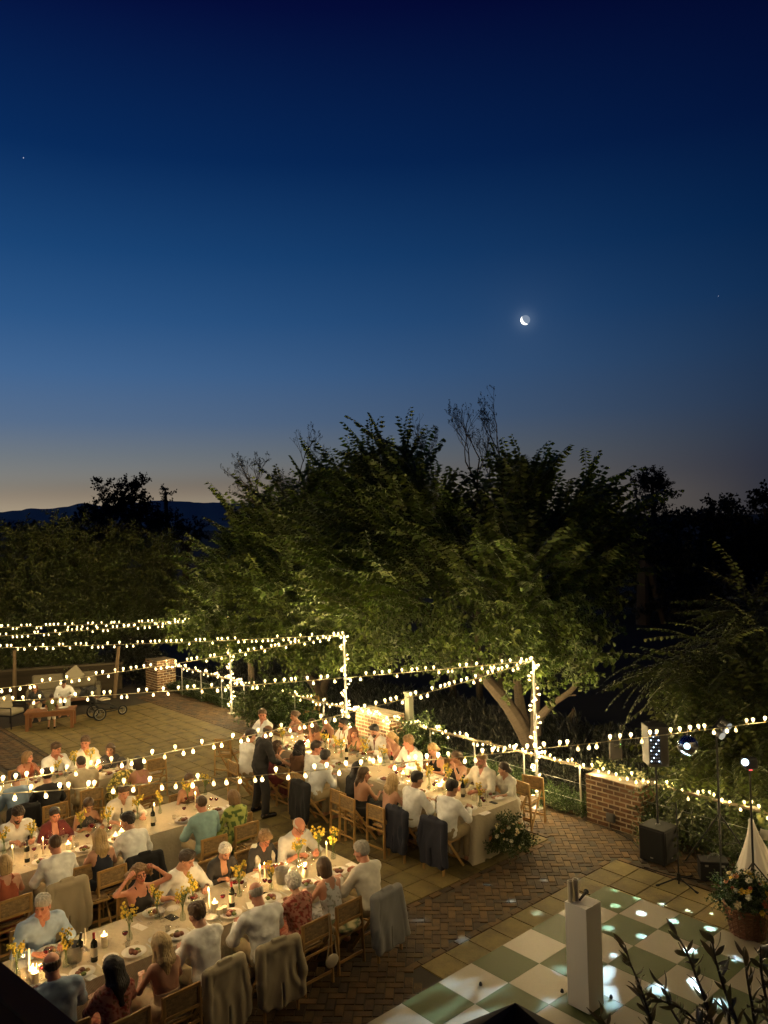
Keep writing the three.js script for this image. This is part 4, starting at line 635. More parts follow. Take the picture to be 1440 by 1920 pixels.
  const topF = (x, y, z) => {
    const ux = x - pel.x, uy = y - pel.y, uz = z - pel.z, h = ux * up.x + uy * up.y + uz * up.z, fz = ux * fwd.x + uz * fwd.z;
    let d = fTop(x, y, z);
    if (d < 0.2) {
      const nearD = d;
      for (const [c, cut] of aList) { let e = dcap(c, x, y, z); if (cut) e = Math.max(e, (x - cut[0].x) * cut[1].x + (y - cut[0].y) * cut[1].y + (z - cut[0].z) * cut[1].z); d = smin(d, e, 0.03); }
    } else for (const [c, cut] of aList) { let e = dcap(c, x, y, z); if (cut) e = Math.max(e, (x - cut[0].x) * cut[1].x + (y - cut[0].y) * cut[1].y + (z - cut[0].z) * cut[1].z); d = smin(d, e, 0.03); }
    if (d > -0.05 && d < 0.05) d += (top === 'dress' ? 0.006 : 0.024) * (noise(x * 11 + seedN, y * 17, z * 11) - 0.5) + (top === 'dress' ? 0.005 : 0.017) * (Math.abs(noise(x * 22 + y * 20, y * 14 + seedN, z * 22) - 0.5) - 0.2);
    if (top === 'dress') { const s2 = Math.abs(ux * across.x + uz * across.z), lim = o.strapless ? 0.37 : o.halter ? (fz > 0 ? 0.53 - s2 * 1.1 : 0.4) : 0.39 + 0.2 * Math.exp(-(((s2 - 0.075) / (o.straps ? 0.016 : 0.03)) ** 2)) - 0.1 * sstep(0.1, 0.14, s2); d = Math.max(d, h - (backLow && fz < 0.06 ? 0.2 : lim)); }
    else d = Math.max(d, h - 0.553);
    if (top !== 'dress' || !o.strapless) d = Math.max(d, -dcap(vneck, x, y, z));
    return Math.max(d, -h - (o.bottom === 'skirt' ? 0.05 : 0.075));
  };
  const aB = bounds([...tList, ...aList.map(a => a[0])], 0.035), pat = PATTERN[o.pattern ?? 'plain'], cc = o.cloth ?? 'white';
  kid(top === 'shirt' ? 'shirt' : top === 'dress' ? 'dress' : 'top', nets(topF, aB[0], aB[1], cell * 0.86, pat), clothMat(cc));
  if (top === 'shirt' && o.collar !== 0) {
    const ring = []; for (let k = 0; k <= 8; k++) { const a = -2.35 + 4.7 * k / 8, r = 0.066; ring.push(neckC.clone().addScaledVector(across, Math.sin(a) * r).addScaledVector(fwd, -Math.cos(a) * r * 0.95 + 0.012).addScaledVector(up, 0.018 - 0.045 * Math.max(0, Math.abs(a) - 1.2))); }
    kid('collar', put(tube(ring, 0.017, 6, 18)), clothMat(cc).clone()).material.vertexColors = false;
  }
  const bt = o.bottom ?? (o.f ? 'skirt' : 'trousers'), bc = o.bc ?? (o.f ? cc : 'khaki');
  if (bt === 'trousers' || bt === 'shorts') {
    const bl = [cap(A3(pel.clone().add(V(-0.06, 0.02, 0))), A3(pel.clone().add(V(0.06, 0.02, 0))), 0.138)], ct = [];
    for (const [H, K, A] of legPts) { const e = bt === 'shorts' ? H.clone().lerp(K, 0.95) : A; bl.push(cap(A3(H), A3(bt === 'shorts' ? e : K), 0.105, 0.085)); if (bt !== 'shorts') bl.push(cap(A3(K), A3(A), 0.085, 0.075)); }
    const f = blend(bl, 0.04), b = bounds(bl, 0.03), hem = bt === 'shorts' ? 0 : legPts[0][2].y + 0.0;
    kid('trousers', nets((x, y, z) => { let d = f(x, y, z); if (Math.abs(d) < 0.04) d += 0.016 * (noise(x * 16, y * 16, z * 16 + seedN) - 0.5); return Math.max(d, hem - y, y - hipY - 0.11); }, b[0], b[1], cell * 1.1, PATTERN.plain), clothMat(bc));
  } else {
    const [H, K, A] = legPts[0], [H2, K2, A2] = legPts[1], bl = [cap(A3(pel.clone().add(V(-0.07, 0.03, 0))), A3(pel.clone().add(V(0.07, 0.03, 0))), 0.14), cap(A3(H), A3(K), 0.105, 0.09), cap(A3(H2), A3(K2), 0.105, 0.09), cap(A3(K), A3(A), 0.09, 0.11), cap(A3(K2), A3(A2), 0.09, 0.11), cap([0, K.y - 0.02, K.z - 0.03], [0, 0.2, A.z], 0.09)];
    const f = blend(bl, 0.1), b = bounds(bl, 0.03);
    kid('skirt', nets((x, y, z) => { let d = f(x, y, z); if (Math.abs(d) < 0.05) d += 0.014 * Math.sin(x * 60 + 3 * noise(x * 8, y * 3, z * 8)) * sstep(0.6, 0.2, y) + 0.012 * (noise(x * 14, y * 14, z * 14) - 0.5); return Math.max(d, 0.14 - y, y - hipY - 0.1); }, b[0], b[1], cell * 1.15, pat), clothMat(bc));
  }
  if (stand || o.shoes) for (const [H, K, A, F] of legPts) kid('shoe', blendMesh([cap(A3(A.clone().add(V(0, -0.035, -0.045))), A3(F.clone().add(V(0, 0, 0.02))), 0.052, 0.042)], 0.01, 0.012, 0.0), o.shoes === 'white' ? M.white : M.blackGloss);
  if (o.tie) kid('tie', blendMesh([cap(A3(on(0.47, 0, 0.11)), A3(on(0.12, 0, bellyR + 0.035)), 0.014, 0.026)], 0.01, 0.011), clothMat(o.tie).clone()).material.vertexColors = false;
  if (o.braces) for (const sd of [-1, 1]) kid('suspender', tube([on(0.12, sd * 0.08, 0.14), on(0.3, sd * 0.085, 0.135), on(0.44, sd * 0.08, 0.1), on(0.52, sd * 0.075, 0.02), on(0.44, sd * 0.06, -0.1), on(0.15, sd * 0.03, -0.13)], 0.013, 5, 24), M.darkWood);
  if (o.shawl) kid('shawl', blendMesh([cap(A3(on(0.5, -0.1, -0.06)), A3(on(0.5, 0.1, -0.06)), 0.06), cap(A3(on(0.5, 0.1, -0.04)), A3(on(0.36, 0.13, 0.12)), 0.058, 0.04), cap(A3(on(0.5, -0.1, -0.04)), A3(on(0.36, -0.13, 0.12)), 0.058, 0.04), cap(A3(on(0.36, 0.13, 0.12)), A3(on(0.2, 0.15, 0.14)), 0.04, 0.035), cap(A3(on(0.36, -0.13, 0.12)), A3(on(0.2, -0.15, 0.14)), 0.04, 0.035)], 0.03, 0.014), clothMat(o.shawl).clone()).material.vertexColors = false;
  root.scale.setScalar(s); root.userData.headAt = headAt.multiplyScalar(s);
  return root;
}
function blendMesh(list, k, cell, wig = 0.008) { const [lo, hi] = bounds(list, 0.03), f = blend(list, k); return nets((x, y, z) => f(x, y, z) + wig * (noise(x * 28, y * 28, z * 28) - 0.5), lo, hi, cell); }
// ---------------------------------------------------------------- tables (their cloths), guests, chairs
const TABLES = {   // along = the axis the table runs on; lo/hi = its extent on the other axis
  near: { along: 'a', from: -8.2, to: -1.45, lo: -2.8, hi: -1.74, say: 'nearest long table' },
  mid: { along: 'a', from: -8.2, to: -1.42, lo: -6.28, hi: -5.12, say: 'middle long table' },
  back: { along: 'a', from: -8, to: -1.62, lo: -9.62, hi: -8.5, say: 'back left table' },
  head: { along: 'b', from: -8.75, to: -1.98, lo: 1.08, hi: 2.2, say: 'long table at right' },
};
const TOP = 0.762;
const GUESTS = [];
const seatDir = { near: { far: TH, near: TH + Math.PI }, mid: { far: TH, near: TH + Math.PI }, back: { far: TH, near: TH + Math.PI }, head: { far: TH - Math.PI / 2, near: TH + Math.PI / 2 } };
const JACKET = { beige: [0.4, 0.34, 0.23], grey: [0.24, 0.24, 0.245], navy: [0.014, 0.016, 0.03], black: [0.011, 0.011, 0.013], tan: [0.36, 0.3, 0.2] };
const PEOPLE = {
  near: {
    far: [
      [80, 1700, 'grey-haired man in light blue shirt looking aside', { hair: 'short', hc: 'grey', skin: 'ruddy', cloth: 'sky', pose: 'rest', headYaw: -0.75, lean: 0.25, build: 1.12, belly: 1, bc: 'charcoal' }],
      [262, 1640, 'woman in black top holding up her hair', { f: 1, hair: 'up', hc: 'light', glasses: 1, top: 'dress', straps: 1, cloth: 'black', pose: 'hair', lean: -0.05, headPitch: -0.12, headRoll: 0.1, skin: 'ruddy' }],
      [350, 1612, 'dark-haired man in white shirt cutting his food', { hair: 'quiff', hc: 'dark', cloth: 'white', pose: 'eat', rolled: 1, lean: 0.3, headYaw: 0.5, headPitch: 0.4, r: [-0.3, 0.83, 0.36] }],
      [422, 1597, 'white-haired woman in dark cardigan', { f: 1, hair: 'grey', hc: 'white', top: 'wrap', cloth: 'charcoal', wide: 1, pose: 'eat', lean: 0.36, headPitch: 0.55, pattern: 'plain' }],
      [497, 1573, 'curly-haired woman in glasses and pale shawl', { f: 1, hair: 'curly', hc: 'light', glasses: 1, top: 'blouse', cloth: 'charcoal', shawl: 'cream', pose: 'eat', lean: 0.3, headPitch: 0.5, skin: 'ruddy' }],
      [561, 1550, 'bald man with glasses in pale shirt', { glasses: 1, skin: 'ruddy', cloth: 'palegrey', pose: 'eat', rolled: 1, lean: 0.32, headPitch: 0.5, build: 1.15, hair: 'ring', hc: 'white' }],
    ],
    near: [
      [97, 1810, 'balding man in blue-grey shirt, back turned', { hair: 'ring', hc: 'brown', skin: 'ruddy', cloth: 'bluegrey', pose: 'back', build: 1.12, lean: 0.22, headPitch: 0.2 }],
      [210, 1815, 'woman with long black hair in floral dress', { f: 1, hair: 'long', hc: 'black', top: 'blouse', cloth: 'rose', pattern: 'floral', pose: 'back', lean: 0.1, headYaw: 0.45, skin: 'tan' }],
      [300, 1770, 'woman with long blonde hair and bare back', { f: 1, hair: 'long', hc: 'pale', top: 'dress', strapless: 1, openBack: 1, cloth: 'champagne', pose: 'back', lean: 0.22, headYaw: 0.2 }],
      [370, 1715, 'brown-haired man in white shirt, hand raised', { hair: 'short', hc: 'brown', cloth: 'white', pose: 'sip', lean: 0.3, headYaw: 0.35, headPitch: 0.2, jacket: 'beige' }],
      [480, 1675, 'bald man in loose white shirt', { hair: 'ring', hc: 'grey', skin: 'ruddy', cloth: 'white', pose: 'eat', lean: 0.3, headPitch: 0.45, build: 1.15, jacket: 'beige' }],
      [550, 1655, 'grey-haired woman in flowered blouse', { f: 1, hair: 'curly', hc: 'white', top: 'blouse', cloth: 'rose', pattern: 'floral', pose: 'eat', lean: 0.2, headPitch: 0.3, build: 1.1, bag: 1 }],
      [607, 1625, 'woman with brown bob in pale spotted dress', { f: 1, hair: 'bob', hc: 'brown', top: 'dress', cloth: 'palegrey', pattern: 'spots', pose: 'eat', lean: 0.25, headYaw: -0.3, headPitch: 0.3, cushion: 1 }],
      [678, 1597, 'grey-haired man in cream shirt at table end', { hair: 'short', hc: 'grey', skin: 'ruddy', cloth: 'cream', pose: 'eat', lean: 0.2, headYaw: 0.45, jacket: 'grey' }],
    ],
  },
  mid: {
    far: [
      [33, 1528, 'bearded man in white shirt', { hair: 'short', hc: 'dark', beard: 'dark', cloth: 'white', pose: 'eat', lean: 0.28, headPitch: 0.5, headYaw: 0.25, sunglasses: 1 }],
      [103, 1528, 'person in maroon jacket, hair tied up', { f: 1, hair: 'bun', hc: 'dark', top: 'wrap', wide: 1, cloth: 'maroon', pose: 'eat', lean: 0.25, headPitch: 0.25, skin: 'ruddy' }],
      [166, 1510, 'woman in dark sleeveless top looking down', { f: 1, hair: 'lowbun', hc: 'brown', top: 'dress', halter: 1, cloth: 'charcoal', pose: 'eat', lean: 0.3, headPitch: 0.55, skin: 'tan' }],
      [232, 1485, 'man in pale shirt leaning on one arm', { hair: 'quiff', hc: 'brown', cloth: 'cream', pose: 'reach', rolled: 1, lean: 0.25, headPitch: 0.35, headYaw: 0.1 }],
      [355, 1463, 'woman in brown dress with long hair', { f: 1, hair: 'lowbun', hc: 'brown', top: 'dress', straps: 1, cloth: 'brown', pose: 'lap', lean: 0.12, headYaw: 0.2, skin: 'tan' }],
    ],
    near: [
      [8, 1620, 'blonde woman in rust-pink dress, back turned', { f: 1, hair: 'bob', hc: 'blonde', top: 'dress', cloth: 'rust', pose: 'back', lean: 0.18 }],
      [103, 1583, 'short-haired man in white shirt, back turned', { hair: 'crop', hc: 'brown', skin: 'ruddy', cloth: 'white', pose: 'back', lean: 0.22, headYaw: 0.2, jacket: 'tan' }],
      [186, 1570, 'blonde woman in navy dress with long hair', { f: 1, hair: 'long', hc: 'blonde', top: 'dress', straps: 1, cloth: 'navy', pose: 'back', lean: 0.2 }],
      [240, 1540, 'dark-haired man in white shirt leaning left', { hair: 'short', hc: 'black', skin: 'tan', cloth: 'white', pose: 'back', lean: 0.42, headYaw: 0.8, jacket: 'black' }],
      [377, 1507, 'man in teal shirt, back turned', { hair: 'crop', hc: 'brown', skin: 'ruddy', cloth: 'teal', pose: 'back', lean: 0.22, headYaw: 0.25 }],
      [437, 1495, 'woman in leafy green dress', { f: 1, hair: 'bob', hc: 'light', top: 'blouse', cloth: 'green', pattern: 'leafy', pose: 'back', lean: 0.2, headYaw: 0.35, build: 1.15 }],
    ],
  },
  back: {
    far: [
      [52, 1420, 'short-haired woman in rust top, hand at mouth', { f: 1, hair: 'bob', hc: 'light', top: 'dress', cloth: 'rust', pose: 'chin', lean: 0.2, headYaw: 0.9, skin: 'ruddy', cell: 0.024 }],
      [105, 1405, 'man in white shirt with hand on chin', { hair: 'short', hc: 'brown', skin: 'ruddy', cloth: 'white', pose: 'chin', lean: 0.2, headYaw: 0.6, cell: 0.024 }],
      [160, 1393, 'tall man in cream shirt looking left', { hair: 'short', hc: 'brown', skin: 'ruddy', cloth: 'cream', pose: 'rest', lean: 0.1, headYaw: -0.6, headPitch: 0.05, cell: 0.024, size: 1.06 }],
      [207, 1405, 'brown-haired woman half hidden by the flowers', { f: 1, hair: 'bob', hc: 'brown', top: 'blouse', cloth: 'charcoal', pose: 'rest', headYaw: -0.7, cell: 0.024, skin: 'tan' }],
    ],
    near: [
      [30, 1460, 'man in pale blue shirt, back turned', { hair: 'crop', hc: 'dark', cloth: 'bluegrey', pose: 'back', lean: 0.2, jacket: 'black', cell: 0.024 }],
      [88, 1455, 'person in black jacket, back turned', { hair: 'short', hc: 'dark', cloth: 'black', pose: 'back', lean: 0.2, cell: 0.024 }],
      [152, 1430, 'broad man in beige shirt, back turned', { hair: 'crop', hc: 'dark', cloth: 'beige', pose: 'back', lean: 0.25, build: 1.2, skin: 'ruddy', cell: 0.022 }],
      [228, 1432, 'woman in dark speckled dress, back turned', { f: 1, hair: 'bun', hc: 'dark', top: 'blouse', cloth: 'olive', pattern: 'darkfloral', pose: 'back', lean: 0.2, skin: 'tan', cell: 0.022 }],
      [258, 1430, 'dark-haired woman in pale pink dress', { f: 1, hair: 'bob', hc: 'dark', top: 'dress', cloth: 'rose', pose: 'back', lean: 0.15, skin: 'tan', cell: 0.022 }],
    ],
  },
  head: {
    far: [
      [492, 1340, 'man in open white shirt turned aside', { hair: 'quiff', hc: 'brown', cloth: 'white', pose: 'rest', lean: 0.05, headYaw: 0.9, cell: 0.024, skin: 'ruddy', size: 1.08 }],
      [552, 1342, 'woman with dark bun and bare shoulders', { f: 1, hair: 'bun', hc: 'brown', top: 'dress', straps: 1, cloth: 'rose', pose: 'rest', lean: 0.15, headYaw: -0.3, skin: 'tan', cell: 0.024 }],
      [585, 1358, 'woman in copper dress with raised hand', { f: 1, hair: 'wavy', hc: 'brown', top: 'dress', straps: 1, cloth: 'rust', pose: 'chin', lean: 0.2, headYaw: -0.6, skin: 'tan', cell: 0.024 }],
      [611, 1352, 'woman in black halter dress', { f: 1, hair: 'bun', hc: 'dark', top: 'dress', halter: 1, cloth: 'black', pose: 'rest', lean: 0.15, skin: 'tan', cell: 0.024 }],
      [643, 1357, 'man in dark braces with slick hair', { hair: 'quiff', hc: 'black', beard: 'black', cloth: 'white', braces: 1, pose: 'eat', lean: 0.2, headYaw: -0.3, skin: 'tan', cell: 0.022 }],
      [663, 1375, 'auburn-haired woman turned to her neighbour', { f: 1, hair: 'wavy', hc: 'red', top: 'dress', openBack: 1, cloth: 'olive', pose: 'rest', lean: 0.2, headYaw: 1.2, cell: 0.022 }],
      [702, 1370, 'man in white shirt and dark red tie', { hair: 'quiff', hc: 'black', beard: 'dark', cloth: 'white', tie: 'maroon', pose: 'eat', lean: 0.25, headPitch: 0.35, headYaw: 0.1, cell: 0.022 }],
      [732, 1383, 'blonde woman in pink dress with hands clasped', { f: 1, hair: 'tail', hc: 'blonde', top: 'dress', straps: 1, cloth: 'rose', pose: 'chin', lean: 0.2, headYaw: -0.5, cell: 0.022 }],
      [766, 1392, 'man in white shirt looking over his shoulder', { hair: 'short', hc: 'light', skin: 'ruddy', cloth: 'white', pose: 'rest', lean: 0.2, headYaw: -0.9, cell: 0.022, build: 1.1, size: 1.06 }],
      [811, 1405, 'blonde woman in black dress with swept hair', { f: 1, hair: 'lowbun', hc: 'blonde', top: 'dress', cloth: 'black', pose: 'rest', lean: 0.25, headPitch: 0.4, headYaw: -0.3, cell: 0.022 }],
      [855, 1420, 'woman in black halter top with bare shoulders', { f: 1, hair: 'tail', hc: 'brown', top: 'dress', halter: 1, openBack: 1, cloth: 'black', pose: 'chin', lean: 0.15, headYaw: -0.7, skin: 'tan', cell: 0.022 }],
      [903, 1425, 'bearded man in pale shirt with rolled sleeves', { hair: 'crop', hc: 'light', beard: 'light', cloth: 'cream', rolled: 1, pose: 'rest', lean: 0.05, headYaw: -0.2, cell: 0.02, skin: 'ruddy', size: 1.06 }],
      [944, 1442, 'dark-haired woman in pale ruffled dress', { f: 1, hair: 'lowbun', hc: 'dark', top: 'blouse', cloth: 'cream', pose: 'reach', lean: 0.18, headYaw: -0.7, cell: 0.02 }],
    ],
    near: [
      [470, 1380, 'man in white shirt beside the standing man', { hair: 'short', hc: 'dark', cloth: 'white', pose: 'back', lean: 0.15, cell: 0.024, size: 1.06 }],
      [505, 1378, 'woman with black hair beyond the standing man', { f: 1, hair: 'long', hc: 'black', top: 'dress', cloth: 'black', pose: 'back', lean: 0.2, cell: 0.024 }],
      [520, 1400, 'woman in maroon dress reaching across', { f: 1, hair: 'wavy', hc: 'brown', top: 'dress', straps: 1, cloth: 'maroon', pose: 'reach', lean: 0.2, headYaw: -0.9, skin: 'tan', cell: 0.022 }],
      [563, 1400, 'dark curly-haired woman in brown top', { f: 1, hair: 'wavy', hc: 'black', top: 'blouse', cloth: 'brown', pose: 'back', lean: 0.2, headYaw: 0.4, skin: 'tan', cell: 0.022 }],
      [593, 1403, 'man in white shirt with head turned right', { hair: 'short', hc: 'dark', cloth: 'white', pose: 'back', lean: 0.2, headYaw: -0.8, skin: 'ruddy', cell: 0.022 }],
      [610, 1420, 'dark-haired man in white shirt leaning forward', { hair: 'short', hc: 'black', cloth: 'palegrey', pose: 'back', lean: 0.45, headYaw: 0.2, skin: 'tan', jacket: 'black', cell: 0.022 }],
      [672, 1440, 'black-haired woman in black dress', { f: 1, hair: 'long', hc: 'black', top: 'blouse', cloth: 'black', pose: 'back', lean: 0.3, headYaw: -0.5, cell: 0.02 }],
      [683, 1450, 'brown-haired woman with bare arms turned right', { f: 1, hair: 'long', hc: 'brown', top: 'dress', straps: 1, openBack: 1, cloth: 'black', pose: 'chin', lean: 0.15, headYaw: -0.9, skin: 'tan', cell: 0.02 }],
      [738, 1465, 'blonde woman in strapless dark dress', { f: 1, hair: 'wavy', hc: 'blonde', top: 'dress', strapless: 1, openBack: 1, cloth: 'charcoal', pose: 'back', lean: 0.2, headYaw: -0.1, cell: 0.02 }],
      [782, 1462, 'dark-haired man in white shirt, navy jacket behind', { hair: 'short', hc: 'black', cloth: 'white', pose: 'back', lean: 0.22, headYaw: -0.3, skin: 'tan', jacket: 'navy', cell: 0.019 }],
      [848, 1478, 'dark-haired man in white shirt at table corner', { hair: 'short', hc: 'black', cloth: 'white', pose: 'eat', lean: 0.25, headYaw: -0.4, skin: 'tan', jacket: 'navy', cell: 0.019 }],
    ],
  },
};

// a folding chair of pale wood with a cane back
function chairParts() {
  const t = new G.Group(); t.name = 'folding_chair';
  for (const s of [-1, 1]) {
    mesh('back_post', plank(V(s * 0.205, 0.825, -0.285), V(s * 0.215, 0, -0.315 + 0.0), 0.024, 0.042), M.wood, t).userData = {};
    mesh('front_leg', plank(V(s * 0.178, 0.62, -0.25), V(s * 0.188, 0, 0.2), 0.022, 0.04), M.wood, t);
  }
  mesh('seat', put(box(0.35, 0.03, 0.38, 0.012), 0, 0.45, -0.02), M.wood, t);
  mesh('seat_pad', put(box(0.31, 0.02, 0.33, 0.008), 0, 0.473, -0.02), M.cane, t);
  mesh('rear_stretcher', plank(V(-0.21, 0.14, -0.309), V(0.21, 0.14, -0.309), 0.034, 0.018, V(0, 1, 0)), M.wood, t);
  mesh('seat_rail', plank(V(-0.21, 0.44, -0.3), V(0.21, 0.44, -0.3), 0.03, 0.02, V(0, 1, 0)), M.wood, t);
  mesh('front_stretcher', plank(V(-0.185, 0.16, 0.085), V(0.185, 0.16, 0.085), 0.03, 0.016, V(0, 1, 0)), M.wood, t);
  const bk = mesh('backrest', merge([put(box(0.43, 0.034, 0.028), 0, 0.815, -0.288), put(box(0.43, 0.034, 0.028), 0, 0.6, -0.294), put(box(0.034, 0.19, 0.026), -0.196, 0.707, -0.29), put(box(0.034, 0.19, 0.026), 0.196, 0.707, -0.29)]), M.wood, t);
  mesh('cane_panel', put(box(0.36, 0.185, 0.01, 0.002), 0, 0.708, -0.291), M.cane, bk);
  return t;
}
M.cane = mat(0.5, 0.33, 0.15, 0.7, { map: T.weave, bumpMap: T.weave, bumpScale: 0.004 });
const CHAIR = chairParts();
let chair0 = null;
function chair(label, p, turn) {
  const c = CHAIR.clone(); c.name = 'folding_chair'; c.position.copy(p); c.rotation.y = turn + rr(-0.08, 0.08);
  return tag(c, label, 'chair', 'wooden folding chairs round the long tables');
}
// a jacket hung over a chair back
function jacketGeo(k) {
  const sh = cap([-0.2, 0.815, -0.275], [0.2, 0.815, -0.275], 0.05), list = [cap([-0.225, 0.8, -0.28], [-0.27, 0.45, -0.335], 0.062, 0.056), cap([-0.27, 0.45, -0.335], [-0.25 - 0.02 * k, 0.2, -0.35], 0.056, 0.048), cap([0.225, 0.8, -0.28], [0.265, 0.47, -0.33], 0.062, 0.056), cap([0.265, 0.47, -0.33], [0.255, 0.23, -0.34 + 0.02 * k], 0.056, 0.048)];
  const col = cap([-0.07, 0.87, -0.29], [0.07, 0.87, -0.29], 0.026);
  return nets((x, y, z) => {
    const w = 0.2 + 0.05 * sstep(0.8, 0.15, y); let d = dbox(x + 0.012 * Math.sin(y * 9 + k), y - 0.47, z + 0.3 + 0.035 * sstep(0.75, 0.3, y), w, 0.36 - 0.05 * Math.abs(x) * 4 * (k % 2), 0.038, 0.03);
    d = smin(d, dcap(sh, x, y, z), 0.05); d = smin(d, dcap(col, x, y, z), 0.02); for (const c of list) d = smin(d, dcap(c, x, y, z), 0.012);
    if (Math.abs(d) < 0.06) d += 0.011 * Math.sin(x * 30 + 7 * noise(x * 5, y * 4, k)) * sstep(0.8, 0.4, y) + 0.014 * (noise(x * 11 + k * 9, y * 4, z * 11) - 0.5) + 0.012 * (Math.abs(noise(x * 15 + y * 7, y * 6 + k * 5, z * 12) - 0.5) - 0.2);
    if (z < -0.32) d = Math.max(d, 0.006 - Math.abs(x - 0.01 * Math.sin(y * 8)) - 0.35 * Math.max(0, y - 0.4));   // the vent at the back
    return d;
  }, [-0.36, 0.05, -0.46], [0.36, 0.93, -0.17], 0.0135);
}
const JACKETS = [0, 1, 2].map(jacketGeo);
let nPerson = 0, nJacket = 0;
const HEAD_SEATS = [];
for (const [tn, sides] of Object.entries(PEOPLE)) for (const [side, list] of Object.entries(sides)) for (const [px, py, say, o] of list) {
  const turn = seatDir[tn][side] + (o.turn ?? rr(-0.06, 0.06)); o.n = nPerson++;
  const p = makePerson('', o), ha = p.userData.headAt, at = ground(px, py, ha.y), off = ha.clone().applyAxisAngle(V(0, 1, 0), turn);
  p.position.set(at.x - off.x, 0, at.z - off.z); p.rotation.y = turn; p.userData = {};
  const [a, b] = toAB(p.position), t = TABLES[tn], edge = side === 'far' ? (tn === 'head' ? t.hi : t.lo) : (tn === 'head' ? t.lo : t.hi);
  tag(p, `${say}, seated at the ${t.say}`, 'person', 'guests seated at the long tables');
  GUESTS.push({ tn, side, say, o, a, b, p, turn, edge });
  const seat = p.position.clone();
  const ch = chair(`wooden folding chair of the ${say}`, seat, turn);
  if (o.jacket) { const j = mesh('jacket', JACKETS[nJacket++ % 3], o.jm = mat(...JACKET[o.jacket], 0.92)); j.position.copy(seat); j.rotation.y = ch.rotation.y; tag(j, `${o.jacket} jacket hung over the chair of the ${say}`, 'jacket'); }
  if (o.cushion) { const c = mesh('cushion', wobble(put(new G.SphereGeometry(1, 24, 16)).scale(0.22, 0.075, 0.2), 0.12, 8), mat(0.45, 0.4, 0.28, 0.9)); paint(c.geometry, PATTERN.leafy); c.material.vertexColors = true; c.position.copy(seat).add(V(0, 0.53, -0.2).applyAxisAngle(V(0, 1, 0), turn)); c.rotation.set(0, turn, 0); tag(c, 'patterned cushion on the chair of the woman with the brown bob', 'cushion'); }
  if (o.bag) { const h = thing('handbag', 'small cream handbag hanging by its long strap from a chair back', 'handbag', seat, turn); const x = -0.19; mesh('bag_body', wobble(new G.SphereGeometry(1, 20, 14).scale(0.1, 0.08, 0.035), 0.1, 9).translate(x + 0.02, 0.3, -0.37), mat(0.5, 0.44, 0.32, 0.6), h); mesh('strap', tube([V(x - 0.06, 0.33, -0.37), V(x - 0.03, 0.6, -0.345), V(x, 0.845, -0.3), V(x + 0.03, 0.6, -0.34), V(x + 0.1, 0.33, -0.37)], 0.007, 5, 30), mat(0.4, 0.32, 0.2, 0.6), h); }
}
// chairs nobody sits on
for (const [px, py, turn, label] of [[178, 1745, TH, 'empty wooden folding chair between the blue-shirted man and the woman in black'], [285, 1490, TH + Math.PI, 'empty wooden folding chair at the end of the back left table'], [432, 1448, TH + Math.PI / 2 + 0.5, 'empty wooden folding chair pulled out left of the standing man'], [988, 1548, TH - Math.PI / 2 + 0.25, 'empty wooden folding chair at the end beside the wound post'], [575, 1362, TH - Math.PI / 2, 'empty wooden folding chair tipped behind the guests near the brick pillar'], [155, 1545, TH + Math.PI, 'empty wooden folding chair behind the broad man in beige'], [100, 1560, TH + Math.PI, 'empty wooden folding chair behind the person in the black jacket'], [470, 1632, TH, 'empty wooden folding chair by the curly-haired woman in glasses']]) chair(label, ground(px, py), turn);

// the man standing at the long table, in black
{
  const o = { stand: 1, hair: 'ring', hc: 'dark', skin: 'brown', cloth: 'black', bc: 'black', pose: 'rest', lean: 0.22, headPitch: 0.4, n: 77, build: 1.2, size: 1.0, spread: 0.08, shoes: 'black', cell: 0.019, l: [0.2, 0.98, 0.34], r: [-0.2, 0.98, 0.34], collar: 0 };
  const p = makePerson('', o); p.position.copy(ground(490, 1527)); p.rotation.y = TH + Math.PI / 2 - 0.15; p.userData = {};
  tag(p, 'man in black standing at the long table with his back turned', 'person');
}

